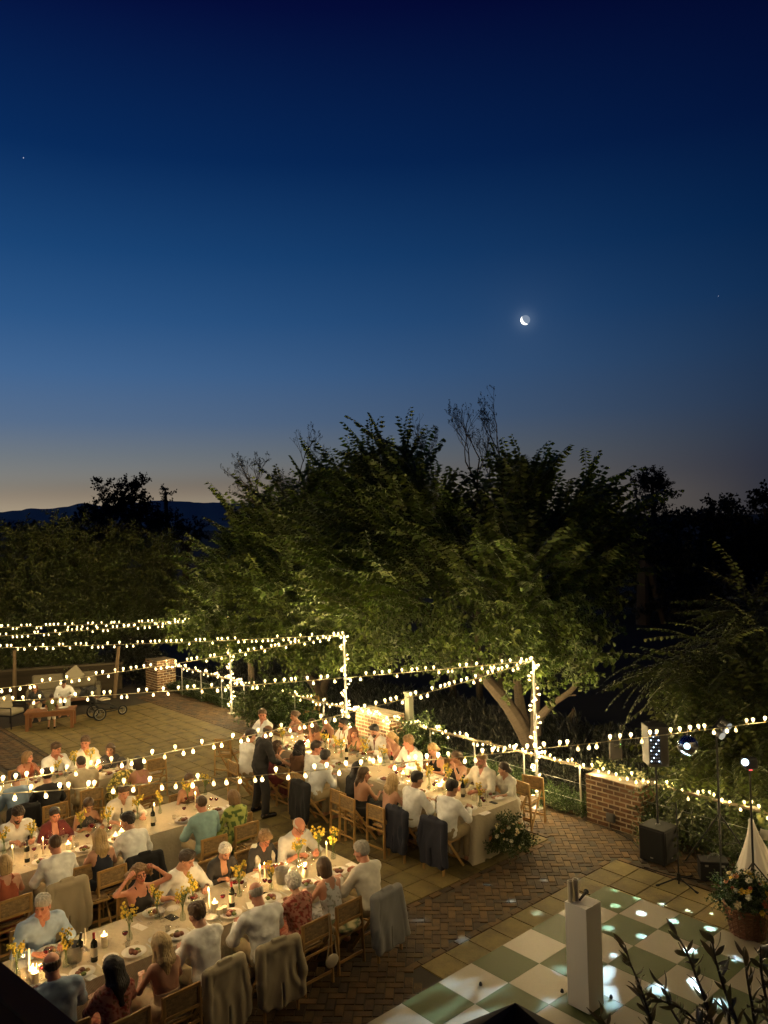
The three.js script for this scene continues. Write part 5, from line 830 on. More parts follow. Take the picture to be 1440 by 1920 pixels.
// table cloths, falling to the paving in folds
function clothGeo(lx, lz, h, fallEnds) {           // centred, lx by lz
  const pos = [], uv = [], idx = [], r = 0.03, P = [], step = 0.045, N = 16;
  const edge = (x0, z0, x1, z1) => { const n = Math.round(Math.hypot(x1 - x0, z1 - z0) / step); for (let i = 0; i < n; i++) P.push([x0 + (x1 - x0) * i / n, z0 + (z1 - z0) * i / n]); };
  const X = lx / 2, Z = lz / 2; edge(-X, -Z, X, -Z); edge(X, -Z, X, Z); edge(X, Z, -X, Z); edge(-X, Z, -X, -Z);
  // top: a grid with slight creases
  const nx = Math.round(lx / 0.035), nz = Math.round(lz / 0.035);
  for (let j = 0; j <= nz; j++) for (let i = 0; i <= nx; i++) { const x = -X + lx * i / nx, z = -Z + lz * j / nz, e = Math.min(i, nx - i, j, nz - j); pos.push(x, h + (e ? 0.006 * (fbm(x * 3, z * 3) - 0.5) - 0.012 * Math.abs(noise(x * 7 + 2 * noise(x * 2, z * 2, 8), z * 7, 3) - 0.5) - 0.006 * Math.abs(noise(x * 15, z * 15, 6) - 0.5) : -0.003), z); uv.push(x, z); }
  for (let j = 0; j < nz; j++) for (let i = 0; i < nx; i++) { const a = j * (nx + 1) + i; idx.push(a, a + nx + 1, a + 1, a + 1, a + nx + 1, a + nx + 2); }
  const base = pos.length / 3, n = P.length; let u = 0;
  for (let i = 0; i <= n; i++) {
    const [x, z] = P[i % n]; u += step; const cx = clamp(x, -X + 0.16, X - 0.16), cz = clamp(z, -Z + 0.16, Z - 0.16); let ox = x - cx, oz = z - cz; const L = Math.hypot(ox, oz) || 1; ox /= L; oz /= L; const corner = Math.abs(ox) > 0.05 && Math.abs(oz) > 0.05 ? 1 : 0;
    const f1 = fbm((x + 9) * 2.6, (z + 9) * 2.6), ph = (x + z) * 15 + 9 * f1, amp = 0.02 + 0.03 * noise(x * 1.3, z * 1.3, 5) + corner * 0.035;
    for (let k = 0; k <= N; k++) { const t = k / N, y = h - 0.004 - (h - 0.012) * t, out = 0.012 * Math.min(1, t * 8) + t * 0.05 + amp * t * (Math.sin(ph) * 0.7 + Math.sin(ph * 2.1 + 1) * 0.3 * t) + corner * 0.05 * t; pos.push(x + ox * out, y, z + oz * out); uv.push(u, y); }
  }
  for (let i = 0; i < n; i++) for (let k = 0; k < N; k++) { const a = base + i * (N + 1) + k, b = a + N + 1; idx.push(a, b, a + 1, b, b + 1, a + 1); }
  const g = new G.BufferGeometry(); g.setAttribute('position', new G.Float32BufferAttribute(pos, 3)); g.setAttribute('uv', new G.Float32BufferAttribute(uv, 2)); g.setIndex(idx); g.computeVertexNormals(); return g;
}
M.linen.side = G.DoubleSide;
for (const [tn, t] of Object.entries(TABLES)) {
  const len = t.to - t.from, w = t.hi - t.lo, mid = (t.from + t.to) / 2, m2 = (t.lo + t.hi) / 2, p = t.along === 'a' ? AB(mid, m2) : AB(m2, mid);
  solo('tablecloth', clothGeo(t.along === 'a' ? len : w, t.along === 'a' ? w : len, TOP), M.linen, { near: 'creased linen tablecloth on the nearest long table', mid: 'linen tablecloth on the middle long table', back: 'linen tablecloth on the back left table under the bulbs', head: 'linen tablecloth falling to the paving on the long table at right' }[tn], 'tablecloth', p, TH);
}
// ---------------------------------------------------------------- what stands on the tables
M.waxCold = mat(0.7, 0.64, 0.48, 0.5); M.vaseGlass = phys(0.8, 0.85, 0.8, 0.05, { transmission: 1, thickness: 0 }); M.vaseLeaf = mat(0.16, 0.2, 0.04, 0.6, { side: G.DoubleSide });
M.water = phys(0.9, 0.9, 0.88, 0.02, { transmission: 1, thickness: 0, ior: 1.33 });
M.petal = mat(0.6, 0.44, 0.05, 0.7, { side: G.DoubleSide }); M.stemGreen = mat(0.1, 0.15, 0.03, 0.7); M.label = mat(0.55, 0.5, 0.38, 0.7);
M.redFoil = mat(0.3, 0.02, 0.015, 0.3, { metalness: 0.3 }); M.darkFoil = mat(0.02, 0.02, 0.02, 0.3);
const GEO = {
  plate: lathe([[0, 0.004], [0.085, 0.004], [0.1, 0.01], [0.138, 0.021], [0.14, 0.024], [0.136, 0.024], [0.098, 0.014], [0.085, 0.008], [0, 0.008]], 28),
  bowl: lathe([[0.045, 0], [0.08, 0.006], [0.09, 0.021], [0.086, 0.021], [0.07, 0.009], [0, 0.006]], 22),
  wineBowl: lathe([[0, 0.0], [0.034, 0.0], [0.033, 0.003], [0.006, 0.006], [0.004, 0.012], [0.004, 0.085], [0.014, 0.097], [0.034, 0.12], [0.039, 0.15], [0.035, 0.19], [0.032, 0.212]], 18),
  wineIn: lathe([[0, 0.101], [0.012, 0.1], [0.031, 0.121], [0.035, 0.138], [0, 0.138]], 14),
  tumbler: lathe([[0, 0.0], [0.031, 0.0], [0.036, 0.095], [0.034, 0.095], [0.029, 0.007], [0, 0.007]], 16),
  waterIn: lathe([[0, 0.008], [0.0285, 0.008], [0.032, 0.06], [0, 0.06]], 14),
  bottle: lathe([[0, 0], [0.036, 0], [0.038, 0.006], [0.038, 0.19], [0.034, 0.215], [0.018, 0.24], [0.0145, 0.26], [0.0145, 0.305], [0.0155, 0.306], [0.0155, 0.315], [0, 0.315]], 20),
  label: lathe([[0.0387, 0.06], [0.0388, 0.16]], 20), foil: lathe([[0.0152, 0.25], [0.0152, 0.3], [0.0162, 0.302], [0.0162, 0.318], [0, 0.319]], 14),
  pillar: lathe([[0, 0], [0.037, 0], [0.0385, 0.004], [0.0385, 0.128], [0.036, 0.134], [0.028, 0.129], [0, 0.126]], 20),
  pillarLow: lathe([[0, 0], [0.037, 0], [0.0385, 0.004], [0.0385, 0.078], [0.036, 0.084], [0.028, 0.079], [0, 0.076]], 20),
  taper: lathe([[0, 0], [0.0115, 0], [0.0105, 0.2], [0.006, 0.208], [0, 0.21]], 12),
  holder: lathe([[0, 0], [0.04, 0], [0.038, 0.006], [0.012, 0.012], [0.01, 0.04], [0.02, 0.05], [0.02, 0.062], [0.0125, 0.062], [0.0125, 0.05], [0, 0.05]], 18),
  flame: lathe([[0, 0], [0.0075, 0.008], [0.009, 0.018], [0.0065, 0.032], [0.0025, 0.046], [0, 0.054]], 10), wick: cyl(0.0012, 0.0012, 0.014, 5),
  vase: lathe([[0, 0], [0.03, 0], [0.035, 0.006], [0.034, 0.05], [0.02, 0.085], [0.0125, 0.11], [0.012, 0.16], [0.016, 0.168], [0.0145, 0.168], [0.0105, 0.16]], 16),
  bucket: lathe([[0, 0], [0.075, 0], [0.08, 0.005], [0.1, 0.185], [0.105, 0.19], [0.1, 0.193], [0.094, 0.187], [0.074, 0.012], [0, 0.012]], 26),
  napkin: wobble(box(0.12, 0.012, 0.19, 0.005), 0.06, 30), phone: box(0.074, 0.009, 0.152, 0.004), menu: box(0.1, 0.0012, 0.2, 0),
  fork: merge([put(box(0.009, 0.003, 0.12), 0, 0.002, 0.03), put(box(0.02, 0.003, 0.02), 0, 0.003, -0.04), ...[-0.0075, -0.0025, 0.0025, 0.0075].map(x => put(box(0.003, 0.0025, 0.05, 0.001), x, 0.004, -0.07))]), knife: merge([put(box(0.012, 0.005, 0.09), 0, 0.003, 0.06), put(box(0.017, 0.002, 0.12), 0, 0.003, -0.045)]),
};
// food: a few lumps of roast, greens and potato
function mealGeo(k) {
  const list = [], add = (x, y, z, r, c, f, sy = 0.7) => { const g = wobble(new G.IcosahedronGeometry(r, 2).scale(1, sy, 1), 0.35, f / r * 0.03 * 40, k + x * 50).translate(x, y, z); list.push(paint(g, (a, b, d) => { const n = 0.6 + 0.8 * noise(a * 120, b * 120, d * 120); return c.map(v => v * n); })); };
  add(-0.02, 0.022, 0.01, 0.042, [0.13, 0.04, 0.022], 1); add(0.03, 0.02, 0.03, 0.034, [0.17, 0.06, 0.03], 1); add(0.03, 0.018, -0.035, 0.03, [0.1, 0.13, 0.03], 1.4); add(-0.045, 0.018, -0.04, 0.026, [0.34, 0.24, 0.09], 1); if (k % 2) add(0.0, 0.035, -0.005, 0.03, [0.2, 0.03, 0.03], 1.2); if (k % 3) add(0.06, 0.016, -0.005, 0.02, [0.4, 0.32, 0.14], 1);
  return merge(list.map(g => g.index ? g.toNonIndexed() : g));
}
const MEALS = [1, 2, 3, 4].map(mealGeo); M.food = mat(1, 1, 1, 0.45, { vertexColors: true });
const GROUPS = {};
function proto(name, build) { const g = new G.Group(); g.name = name; build(g); return g; }
const PRO = {
  glass: proto('wine_glass', g => { mesh('glass_bowl', GEO.wineBowl, M.glass, g); }), redGlass: proto('wine_glass', g => { mesh('glass_bowl', GEO.wineBowl, M.glass, g); mesh('wine', GEO.wineIn, M.wine, g); }),
  tumbler: proto('tumbler', g => { mesh('glass_wall', GEO.tumbler, M.glass, g); mesh('water', GEO.waterIn, M.water, g); }),
  bottle: proto('wine_bottle', g => { mesh('bottle_body', GEO.bottle, M.greenGlass, g); mesh('label', GEO.label, M.label, g); mesh('foil', GEO.foil, M.redFoil, g); }),
  dark: proto('wine_bottle', g => { mesh('bottle_body', GEO.bottle, M.greenGlass, g); mesh('label', GEO.label, M.label, g); mesh('foil', GEO.foil, M.darkFoil, g); }),
  pillar: proto('pillar_candle', g => { mesh('wax', GEO.pillar, M.wax, g); mesh('wick', put(GEO.wick.clone(), 0, 0.126, 0), M.black, g); mesh('flame', put(GEO.flame.clone(), 0, 0.135, 0), M.flame, g); }),
  low: proto('pillar_candle', g => { mesh('wax', GEO.pillarLow, M.wax, g); mesh('wick', put(GEO.wick.clone(), 0, 0.076, 0), M.black, g); mesh('flame', put(GEO.flame.clone(), 0, 0.085, 0), M.flame, g); }),
  unlit: proto('pillar_candle', g => { mesh('wax', GEO.pillarLow, M.waxCold, g); mesh('wick', put(GEO.wick.clone(), 0, 0.076, 0), M.black, g); }),
  taper: proto('taper_candle', g => { mesh('holder', GEO.holder, M.glass, g); mesh('wax', put(GEO.taper.clone(), 0, 0.05, 0), M.wax, g); mesh('flame', put(GEO.flame.clone(), 0, 0.262, 0), M.flame, g); }),
  cold: proto('taper_candle', g => { mesh('holder', GEO.holder, M.glass, g); mesh('wax', put(GEO.taper.clone(), 0, 0.05, 0), M.waxCold, g); }),
};
function vaseProto(seedK) {
  return proto('bud_vase', g => {
    mesh('vase_glass', GEO.vase, M.vaseGlass, g); const stems = [], fl = [];
    const leaf = [];
    for (let i = 0; i < 7; i++) { const a = i * 0.9 + seedK, r = rr(0.025, 0.085), h = rr(0.24, 0.37), tip = V(Math.cos(a) * r, h, Math.sin(a) * r); stems.push(tube([V(0, 0.02, 0), V(Math.cos(a) * 0.006, 0.15, Math.sin(a) * 0.006), V(Math.cos(a) * r * 0.5, h * 0.75, Math.sin(a) * r * 0.5), tip], 0.0022, 4, 8));
      for (let k = 0; k < 6; k++) fl.push(wobble(new G.IcosahedronGeometry(rr(0.008, 0.015), 1), 0.5, 90, k).translate(tip.x + rr(-0.025, 0.025), tip.y + rr(-0.045, 0.03), tip.z + rr(-0.025, 0.025)));
      for (let k = 0; k < 5; k++) { const t = rr(0.45, 0.9), q = new G.PlaneGeometry(0.014, 0.05); put(q, 0, 0.02, 0, rr(-0.9, 0.9), rr(0, 6), rr(-0.8, 0.8)); q.translate(tip.x * t * 0.8, 0.1 + (h - 0.1) * t, tip.z * t * 0.8); leaf.push(q); } }
    mesh('stems', merge(stems), M.stemGreen, g); mesh('leaves', merge(leaf), M.vaseLeaf, g); mesh('blossom', merge(fl), M.petal, g);
  });
}
const VASES = [0, 1, 2, 3].map(vaseProto);
const laid = (pro, label, cat, p, group, turn = rr(0, 6.28)) => { const c = pro.clone(); c.position.copy(p); c.rotation.y = turn; c.userData = {}; return tag(c, label, cat, group); };
const lay1 = (name, geo, m, label, cat, p, turn, group) => solo(name, geo, m, label, cat, p, turn, group);
let nFlame = 0;
function flameLight(p, cd = 0.3) { const l = new G.PointLight(FLAME, cd); l.position.copy(p); l.castShadow = true; l.shadow.radius = 0.9; l.name = 'candle_light'; scene.add(l); nFlame++; }
// a place before each guest
for (const q of GUESTS) {
  const dirA = q.tn === 'head' ? (q.side === 'far' ? -1 : 1) : 0, dirB = q.tn === 'head' ? 0 : (q.side === 'far' ? 1 : -1), place = (ahead, right) => dirA ? AB(q.edge + dirA * ahead, q.b + dirA * right, TOP + 0.004) : AB(q.a - dirB * right, q.edge + dirB * ahead, TOP + 0.004);
  const who = q.say, say = w => w.length > 44 ? w.split(',')[0] : w, w = say(who), near = q.tn === 'near' || q.tn === 'mid';
  const pl = place(0.17, rr(-0.03, 0.03)); lay1('dinner_plate', GEO.plate, M.porcelain, `white dinner plate before the ${w}`, 'plate', pl, 0, 'dinner plates on the long tables');
  const ml = pick(MEALS); lay1('meal', ml, M.food, `meal on the plate of the ${w}`, 'food', pl.clone().add(V(0, 0.006, 0)), rr(0, 6), 'meals on the plates');
  laid(rnd() < 0.5 ? PRO.glass : PRO.redGlass, `stemmed wine glass before the ${w}`, 'wine glass', place(0.37, 0.12 + rr(-0.03, 0.03)), 'wine glasses on the long tables');
  if (rnd() < 0.9) laid(PRO.tumbler, `water tumbler before the ${w}`, 'tumbler', place(0.36, -0.02 + rr(-0.03, 0.03)), 'water tumblers on the long tables');
  laid(rnd() < 0.6 ? PRO.glass : PRO.redGlass, `second wine glass, further in, before the ${w}`, 'wine glass', place(0.44, 0.03 + rr(-0.05, 0.05)), 'further wine glasses on the long tables');
  if (rnd() < 0.6) { const sp = place(0.25 + rr(-0.02, 0.02), -0.24); lay1('side_plate', GEO.plate.clone().scale(0.62, 0.8, 0.62), M.porcelain, `small side plate left of the ${w}`, 'plate', sp, 0, 'side plates on the long tables'); }
  const face = q.turn + Math.PI;
  if (near) { lay1('fork', GEO.fork, M.steel, `fork left of the plate of the ${w}`, 'fork', place(0.16, -0.19), face + rr(-0.2, 0.2), 'forks laid on the cloths'); lay1('knife', GEO.knife, M.steel, `knife right of the plate of the ${w}`, 'knife', place(0.16, 0.19), face + rr(-0.2, 0.2), 'knives laid on the cloths'); }
  if (rnd() < 0.5) lay1('napkin', GEO.napkin, M.paper, `pale napkin beside the plate of the ${w}`, 'napkin', place(0.2, 0.3), q.turn + rr(-0.4, 0.4), 'napkins on the tables');
}
// candles, flowers and bottles where the photograph shows them: [kind, x, y of the foot, words]
const onTop = (x, y) => ground(x, y, TOP + 0.004);
const CANDLES = [
  ['pillar', 66, 1846, 'beside the balding man at the near left'], ['low', 61, 1832, 'in front of the balding man at the near left'], ['cold', 55, 1822, 'at the near left by the flowers'], ['pillar', 196, 1775, 'behind the ice bucket with bottles'], ['cold', 160, 1782, 'between the ice bucket and the red-topped bottle'], ['taper', 392, 1710, 'by the brown-haired man'], ['pillar', 403, 1712, 'by the flowers before the brown-haired man'], ['unlit', 412, 1716, 'beside the tall candle before the brown-haired man, first of two'], ['unlit', 421, 1712, 'beside the tall candle before the brown-haired man, second of two'],
  ['taper', 488, 1664, 'left of a pair before the bald man'], ['taper', 497, 1660, 'right of a pair before the bald man'], ['pillar', 572, 1644, 'before the woman with the brown bob'], ['low', 556, 1650, 'by the silver bucket before the flowered blouse'], ['low', 545, 1648, 'just behind the silver bucket'], ['taper', 613, 1618, 'near the right end of the nearest table'],
  ['taper', 24, 1624, 'before the blonde woman in rust-pink'], ['taper', 81, 1608, 'before the short-haired man in white'], ['low', 128, 1592, 'before the blonde woman in navy'], ['cold', 137, 1598, 'beside the low candle before the woman in navy'], ['pillar', 228, 1574, 'left of the dark-haired man leaning left'], ['low', 217, 1576, 'beside the bottle of pale wine'], ['taper', 290, 1540, 'behind the dark bottle near the teal shirt'], ['taper', 367, 1518, 'beside the woman in brown'], ['taper', 52, 1478, 'on the back table at the left edge'], ['low', 175, 1452, 'on the back table by the broad man'], ['pillar', 182, 1446, 'on the back table near the brown-haired woman'], ['cold', 240, 1445, 'standing tall on the back table'], ['low', 20, 1492, 'at the left edge of the back table'],
  ['low', 548, 1390, 'by the far end of the right-hand table'], ['pillar', 578, 1402, 'before the dark curly-haired woman'], ['low', 572, 1406, 'beside the pillar candle before the curly-haired woman'], ['taper', 616, 1412, 'before the man in braces'], ['taper', 646, 1414, 'before the auburn-haired woman'], ['low', 693, 1432, 'by the brown-haired woman with bare arms'], ['taper', 710, 1446, 'between the red tie and the blonde woman'], ['pillar', 764, 1452, 'beside the blonde woman in pink'], ['low', 756, 1458, 'beside a pillar candle near the blonde in strapless'], ['taper', 802, 1462, 'before the blonde woman with swept hair'], ['pillar', 830, 1480, 'glowing before the man at the table corner'], ['low', 824, 1482, 'left of the glowing pillar at the table corner'], ['cold', 912, 1510, 'standing tall near the end by the ruffled dress'], ['unlit', 888, 1500, 'near the end between flowers and bottle'],
];
const KIND = { pillar: 'tall ivory pillar candle, lit,', low: 'short ivory pillar candle, lit,', unlit: 'unlit ivory pillar candle', taper: 'lit ivory taper candle in glass holder', cold: 'unlit ivory taper candle in glass holder' }, FH = { pillar: 0.16, low: 0.11, taper: 0.288 };
for (const [k, x, y, w] of CANDLES) { const p = onTop(x, y); laid(PRO[k], `${KIND[k]} ${w}`, 'candle', p, k === 'taper' || k === 'cold' ? 'taper candles on the tables' : 'pillar candles on the tables'); if (FH[k]) flameLight(p.add(V(0, FH[k], 0)), 0.5); }
const FLOWERS = [[32, 1835, 'at the left edge of the nearest table'], [124, 1812, 'left of the ice bucket'], [243, 1762, 'between black hair and blonde hair guests'], [295, 1722, 'in front of the woman in black'], [343, 1725, 'beside the black menu card'], [362, 1700, 'before the man cutting his food'], [449, 1680, 'behind the dark bottle with red top'], [509, 1668, 'right of the pair of tapers'], [560, 1625, 'behind the silver bucket'], [625, 1610, 'at the right end of the nearest table'], [598, 1605, 'near the bald man with glasses'], [8, 1600, 'left edge of the middle table'], [60, 1585, 'behind the dark bottle on the middle table'], [105, 1568, 'before the person in maroon'], [152, 1560, 'before the woman in dark sleeveless'], [203, 1560, 'right of the blonde woman in navy'], [258, 1535, 'beside the leaning man in pale shirt'], [300, 1525, 'behind the candle near the teal shirt'], [352, 1508, 'before the woman in brown'], [385, 1490, 'right end of the middle table'],
  [108, 1458, 'on the back table before the white shirt'], [140, 1448, 'on the back table by the broad man'], [170, 1440, 'on the back table near tall candle'], [530, 1398, 'far end of the right-hand table'], [610, 1408, 'before the black halter dress'], [630, 1412, 'before the man in braces'], [640, 1420, 'before the auburn hair'], [686, 1428, 'before the man in red tie'], [720, 1436, 'before the blonde in pink'], [786, 1466, 'before the man looking over shoulder'], [805, 1478, 'before the black halter top'], [842, 1478, 'behind the man at the corner'], [872, 1492, 'before the bearded man in pale shirt'], [900, 1512, 'near the right end by the ruffled dress']];
FLOWERS.forEach(([x, y, w], i) => { const v = laid(VASES[i % 4], `bud vase of yellow flowers ${w}`, 'vase', onTop(x, y), 'bud vases of yellow flowers'); v.scale.setScalar(rr(0.9, 1.15)); });
for (const [k, x, y, w, lean] of [['bottle', 177, 1802, 'dark wine bottle with red top beside the ice bucket'], ['bottle', 435, 1700, 'dark wine bottle with red top before the bald man'], ['dark', 51, 1616, 'dark wine bottle before the short-haired man in white'], ['dark', 287, 1548, 'dark wine bottle near the middle of the middle table'], ['dark', 229, 1552, 'slim dark bottle beside the pale wine'], ['dark', 650, 1424, 'dark wine bottle before the auburn-haired woman'], ['dark', 868, 1494, 'dark wine bottle by the man at the corner'], ['bottle', 735, 1440, 'wine bottle with red label before the clasped hands']]) laid(PRO[k], w, 'bottle', onTop(x, y), 'wine bottles on the tables');
// two ice buckets; the nearer one holds two bottles
for (const [x, y, w, n] of [[140, 1802, 'silver ice bucket with two bottles on the nearest table', 2], [530, 1655, 'silver wine bucket before the curly-haired woman', 0]]) {
  const p = onTop(x, y), b = thing('ice_bucket', w, 'ice bucket', p); mesh('bucket_wall', GEO.bucket, M.steel, b); for (const s of [-1, 1]) mesh('handle', put(new G.TorusGeometry(0.026, 0.005, 6, 14), s * 0.108, 0.15, 0, 0, Math.PI / 2), M.steel, b); mesh('band', lathe([[0.093, 0.11], [0.0955, 0.112], [0.0965, 0.12], [0.0945, 0.122]], 26), M.steel, b);
  for (let i = 0; i < n; i++) { const c = laid(PRO.dark, `dark wine bottle standing in the ice bucket, ${i ? 'right' : 'left'} of two`, 'bottle', p.clone().add(V((i - 0.5) * 0.075, 0.02, 0)), 'bottles in the ice bucket'); c.rotation.set(0.12, 0, i ? -0.18 : 0.2); }
}
lay1('menu_card', GEO.phone.clone().scale(1.5, 1, 1.1), M.black, 'black card wallet lying before the woman in black', 'wallet', onTop(322, 1720), 0.9);
lay1('phone', GEO.phone, M.blackGloss, 'dark phone lying before the flowered blouse', 'phone', onTop(500, 1676), 1.3); lay1('phone', GEO.phone, M.blackGloss, 'dark phone lying near the end before the ruffled dress', 'phone', onTop(925, 1505), 0.7);
for (const [x, y, w] of [[90, 1790, 'white menu card before the blue-shirted man'], [262, 1738, 'white menu card by the empty chair'], [165, 1830, 'white menu card before the black-haired woman'], [520, 1688, 'white menu card behind the bald man in white']]) lay1('menu', GEO.menu, M.paper, w, 'menu card', onTop(x, y), rr(0.3, 1.2), 'menu cards on the nearest table');
{ const p = onTop(40, 1820), t = thing('hurricane_lamp', 'square glass candle box at the left end of the nearest table', 'candle box', p, TH); for (const [x, z, r] of [[0.07, 0, 1], [-0.07, 0, 1], [0, 0.07, 0], [0, -0.07, 0]]) mesh('pane', put(new G.PlaneGeometry(0.14, 0.2), x, 0.1, z, 0, r ? Math.PI / 2 : 0), M.glass, t); for (const [x, z] of [[-1, -1], [1, -1], [1, 1], [-1, 1]]) mesh('corner_bar', put(box(0.006, 0.2, 0.006, 0.001), x * 0.072, 0.1, z * 0.072), M.steel, t); }
// ---------------------------------------------------------------- sound, light and furniture round the dance floor
{ // white plinth with two paper tubes, a sheet and a microphone
  const p = AB(-0.73, 1.45), t = thing('plinth', 'tall white box plinth standing on the dance floor', 'plinth', AB(-0.91, 1.5, 0.036), TH);
  mesh('box', box(0.29, 1.17, 0.29, 0.005).translate(0, 0.585, 0), M.plinth = mat(0.8, 0.77, 0.7, 0.55), t);
  const tp = (da, db, h = 1.207) => AB(-0.91 + da, 1.5 + db, h);
  for (const [da, db, w] of [[-0.1, -0.09, 'left white wax tube candle standing on the plinth'], [-0.03, -0.07, 'right white wax tube candle standing on the plinth']]) { const c = thing('tube_candle', w, 'candle', tp(da, db), 0, 'white tubes on the plinth'); mesh('wall', lathe([[0.03, 0], [0.032, 0.002], [0.032, 0.235], [0.027, 0.238], [0.026, 0.2], [0, 0.195]], 20), M.waxCold, c); mesh('rim', put(new G.TorusGeometry(0.0295, 0.0025, 6, 20), 0, 0.237, 0, Math.PI / 2), M.white, c); }
  solo('paper_sheet', box(0.2, 0.003, 0.14, 0.001), M.paper, 'white sheet of paper lying on the plinth', 'paper', tp(0.03, 0.06), TH + 0.3);
  const m = thing('microphone', 'black microphone lying on the plinth beside the paper', 'microphone', tp(0.12, -0.04, 1.24), TH + 0.2); mesh('handle', bar(V(-0.17, -0.006, 0), V(0, 0.015, 0), 0.012, 0.018, 14), M.black, m); mesh('grille', put(new G.SphereGeometry(0.029, 18, 14), 0.018, 0.018, 0), M.rubber, m); mesh('ring', bar(V(-0.004, 0.014, 0), V(0.003, 0.015, 0), 0.0235, 0.0235, 16), M.greyMetal, m);
  const f = thing('figurine', 'small pale folded card figure beside the microphone', 'ornament', tp(0.06, -0.1), TH); mesh('card', put(box(0.03, 0.09, 0.004, 0.001), 0, 0.045, 0, 0.15, 0, 0.2), M.paper, f); mesh('foot', put(box(0.045, 0.006, 0.03), 0, 0.003, 0), M.white, f);
}
{ // subwoofer with a speaker on its pole
  const p = ground(1232, 1612), t = thing('subwoofer', 'black subwoofer box on the bricks with a pole on top', 'subwoofer', AB(3.24, 0.07), TH), b = mesh('cabinet', box(0.42, 0.55, 0.45, 0.012).translate(0, 0.3, 0), M.black, t);
  mesh('grille', put(box(0.37, 0.48, 0.012), 0, 0.3, 0.228), M.rubber, t); mesh('grille', put(box(0.012, 0.48, 0.4), -0.213, 0.3, 0), M.rubber, t); mesh('badge', put(box(0.05, 0.018, 0.004, 0.001), 0.0, 0.1, 0.236), M.steel, t); mesh('badge', put(box(0.004, 0.018, 0.05, 0.001), -0.221, 0.1, 0), M.steel, t); for (const x of [-0.16, 0.16]) for (const z of [-0.17, 0.17]) mesh('foot', cyl(0.02, 0.022, 0.03, 10).translate(x, 0, z), M.rubber, t); mesh('pole_socket', cyl(0.04, 0.035, 0.02, 14).translate(0, 0.575, 0), M.greyMetal, t);
  solo('speaker_pole', cyl(0.019, 0.017, 1.05, 12), M.black, 'black pole between the subwoofer and the loudspeaker', 'pole', AB(3.24, 0.07, 0.59));
  const s = thing('loudspeaker', 'black loudspeaker on a pole above the subwoofer', 'loudspeaker', AB(3.24, 0.07, 1.58), TH - 0.75);
  const sh = new G.Shape([[-0.15, -0.16], [-0.11, -0.19], [0.11, -0.19], [0.15, -0.16], [0.16, 0.13], [-0.16, 0.13]].map(q => new G.Vector2(...q)));
  mesh('cabinet', new G.ExtrudeGeometry(sh, { depth: 0.62, bevelEnabled: true, bevelSize: 0.012, bevelThickness: 0.012, bevelSegments: 2 }).rotateX(-Math.PI / 2).translate(0, 0, 0), M.speaker, s); mesh('grille', put(box(0.29, 0.56, 0.012), 0, 0.31, 0.2), mat(0.05, 0.045, 0.038, 0.85), s); mesh('badge', put(box(0.05, 0.02, 0.004), 0, 0.07, 0.208), M.steel, s); mesh('handle', put(box(0.16, 0.03, 0.03), 0, 0.66, -0.03), M.black, s);
  // LED bar on the same pole
  const l = thing('led_panel', 'panel of small white lights beside the loudspeaker', 'stage light', deep(1227, 1400, 12.0).add(V(0, -0.26, 0)), -0.15); mesh('housing', box(0.17, 0.52, 0.08, 0.01).translate(0, 0.26, 0), M.black, l); const led = new G.SphereGeometry(0.012, 8, 6); for (let i = 0; i < 4; i++) for (let j = 0; j < 9; j++) { const m = mesh('led_lamp', led, (i * 7 + j * 5) % 3 ? M.ledOff : M.led, l); m.position.set(-0.055 + i * 0.037, 0.05 + j * 0.053, 0.042); }
}
{ // smaller monitor beyond the fence
  const s = thing('loudspeaker', 'small black loudspeaker behind the brick pier with green lights', 'loudspeaker', deep(1156, 1440, 15.6), -0.2); s.position.y = 0.85; mesh('cabinet', box(0.26, 0.46, 0.24, 0.015).translate(0, 0.23, 0), M.speaker, s); mesh('grille', put(box(0.22, 0.4, 0.01), 0, 0.23, 0.124), mat(0.045, 0.04, 0.035, 0.85), s); for (const y of [0.28, 0.33]) mesh('indicator_light', put(new G.SphereGeometry(0.008, 8, 6), 0.08, y, 0.13), M.ledGreen, s); mesh('horn', put(box(0.1, 0.05, 0.012), 0, 0.36, 0.13), M.black, s); mesh('stand', cyl(0.02, 0.02, 0.85, 10).translate(0, -0.85, 0), M.black, s);
}
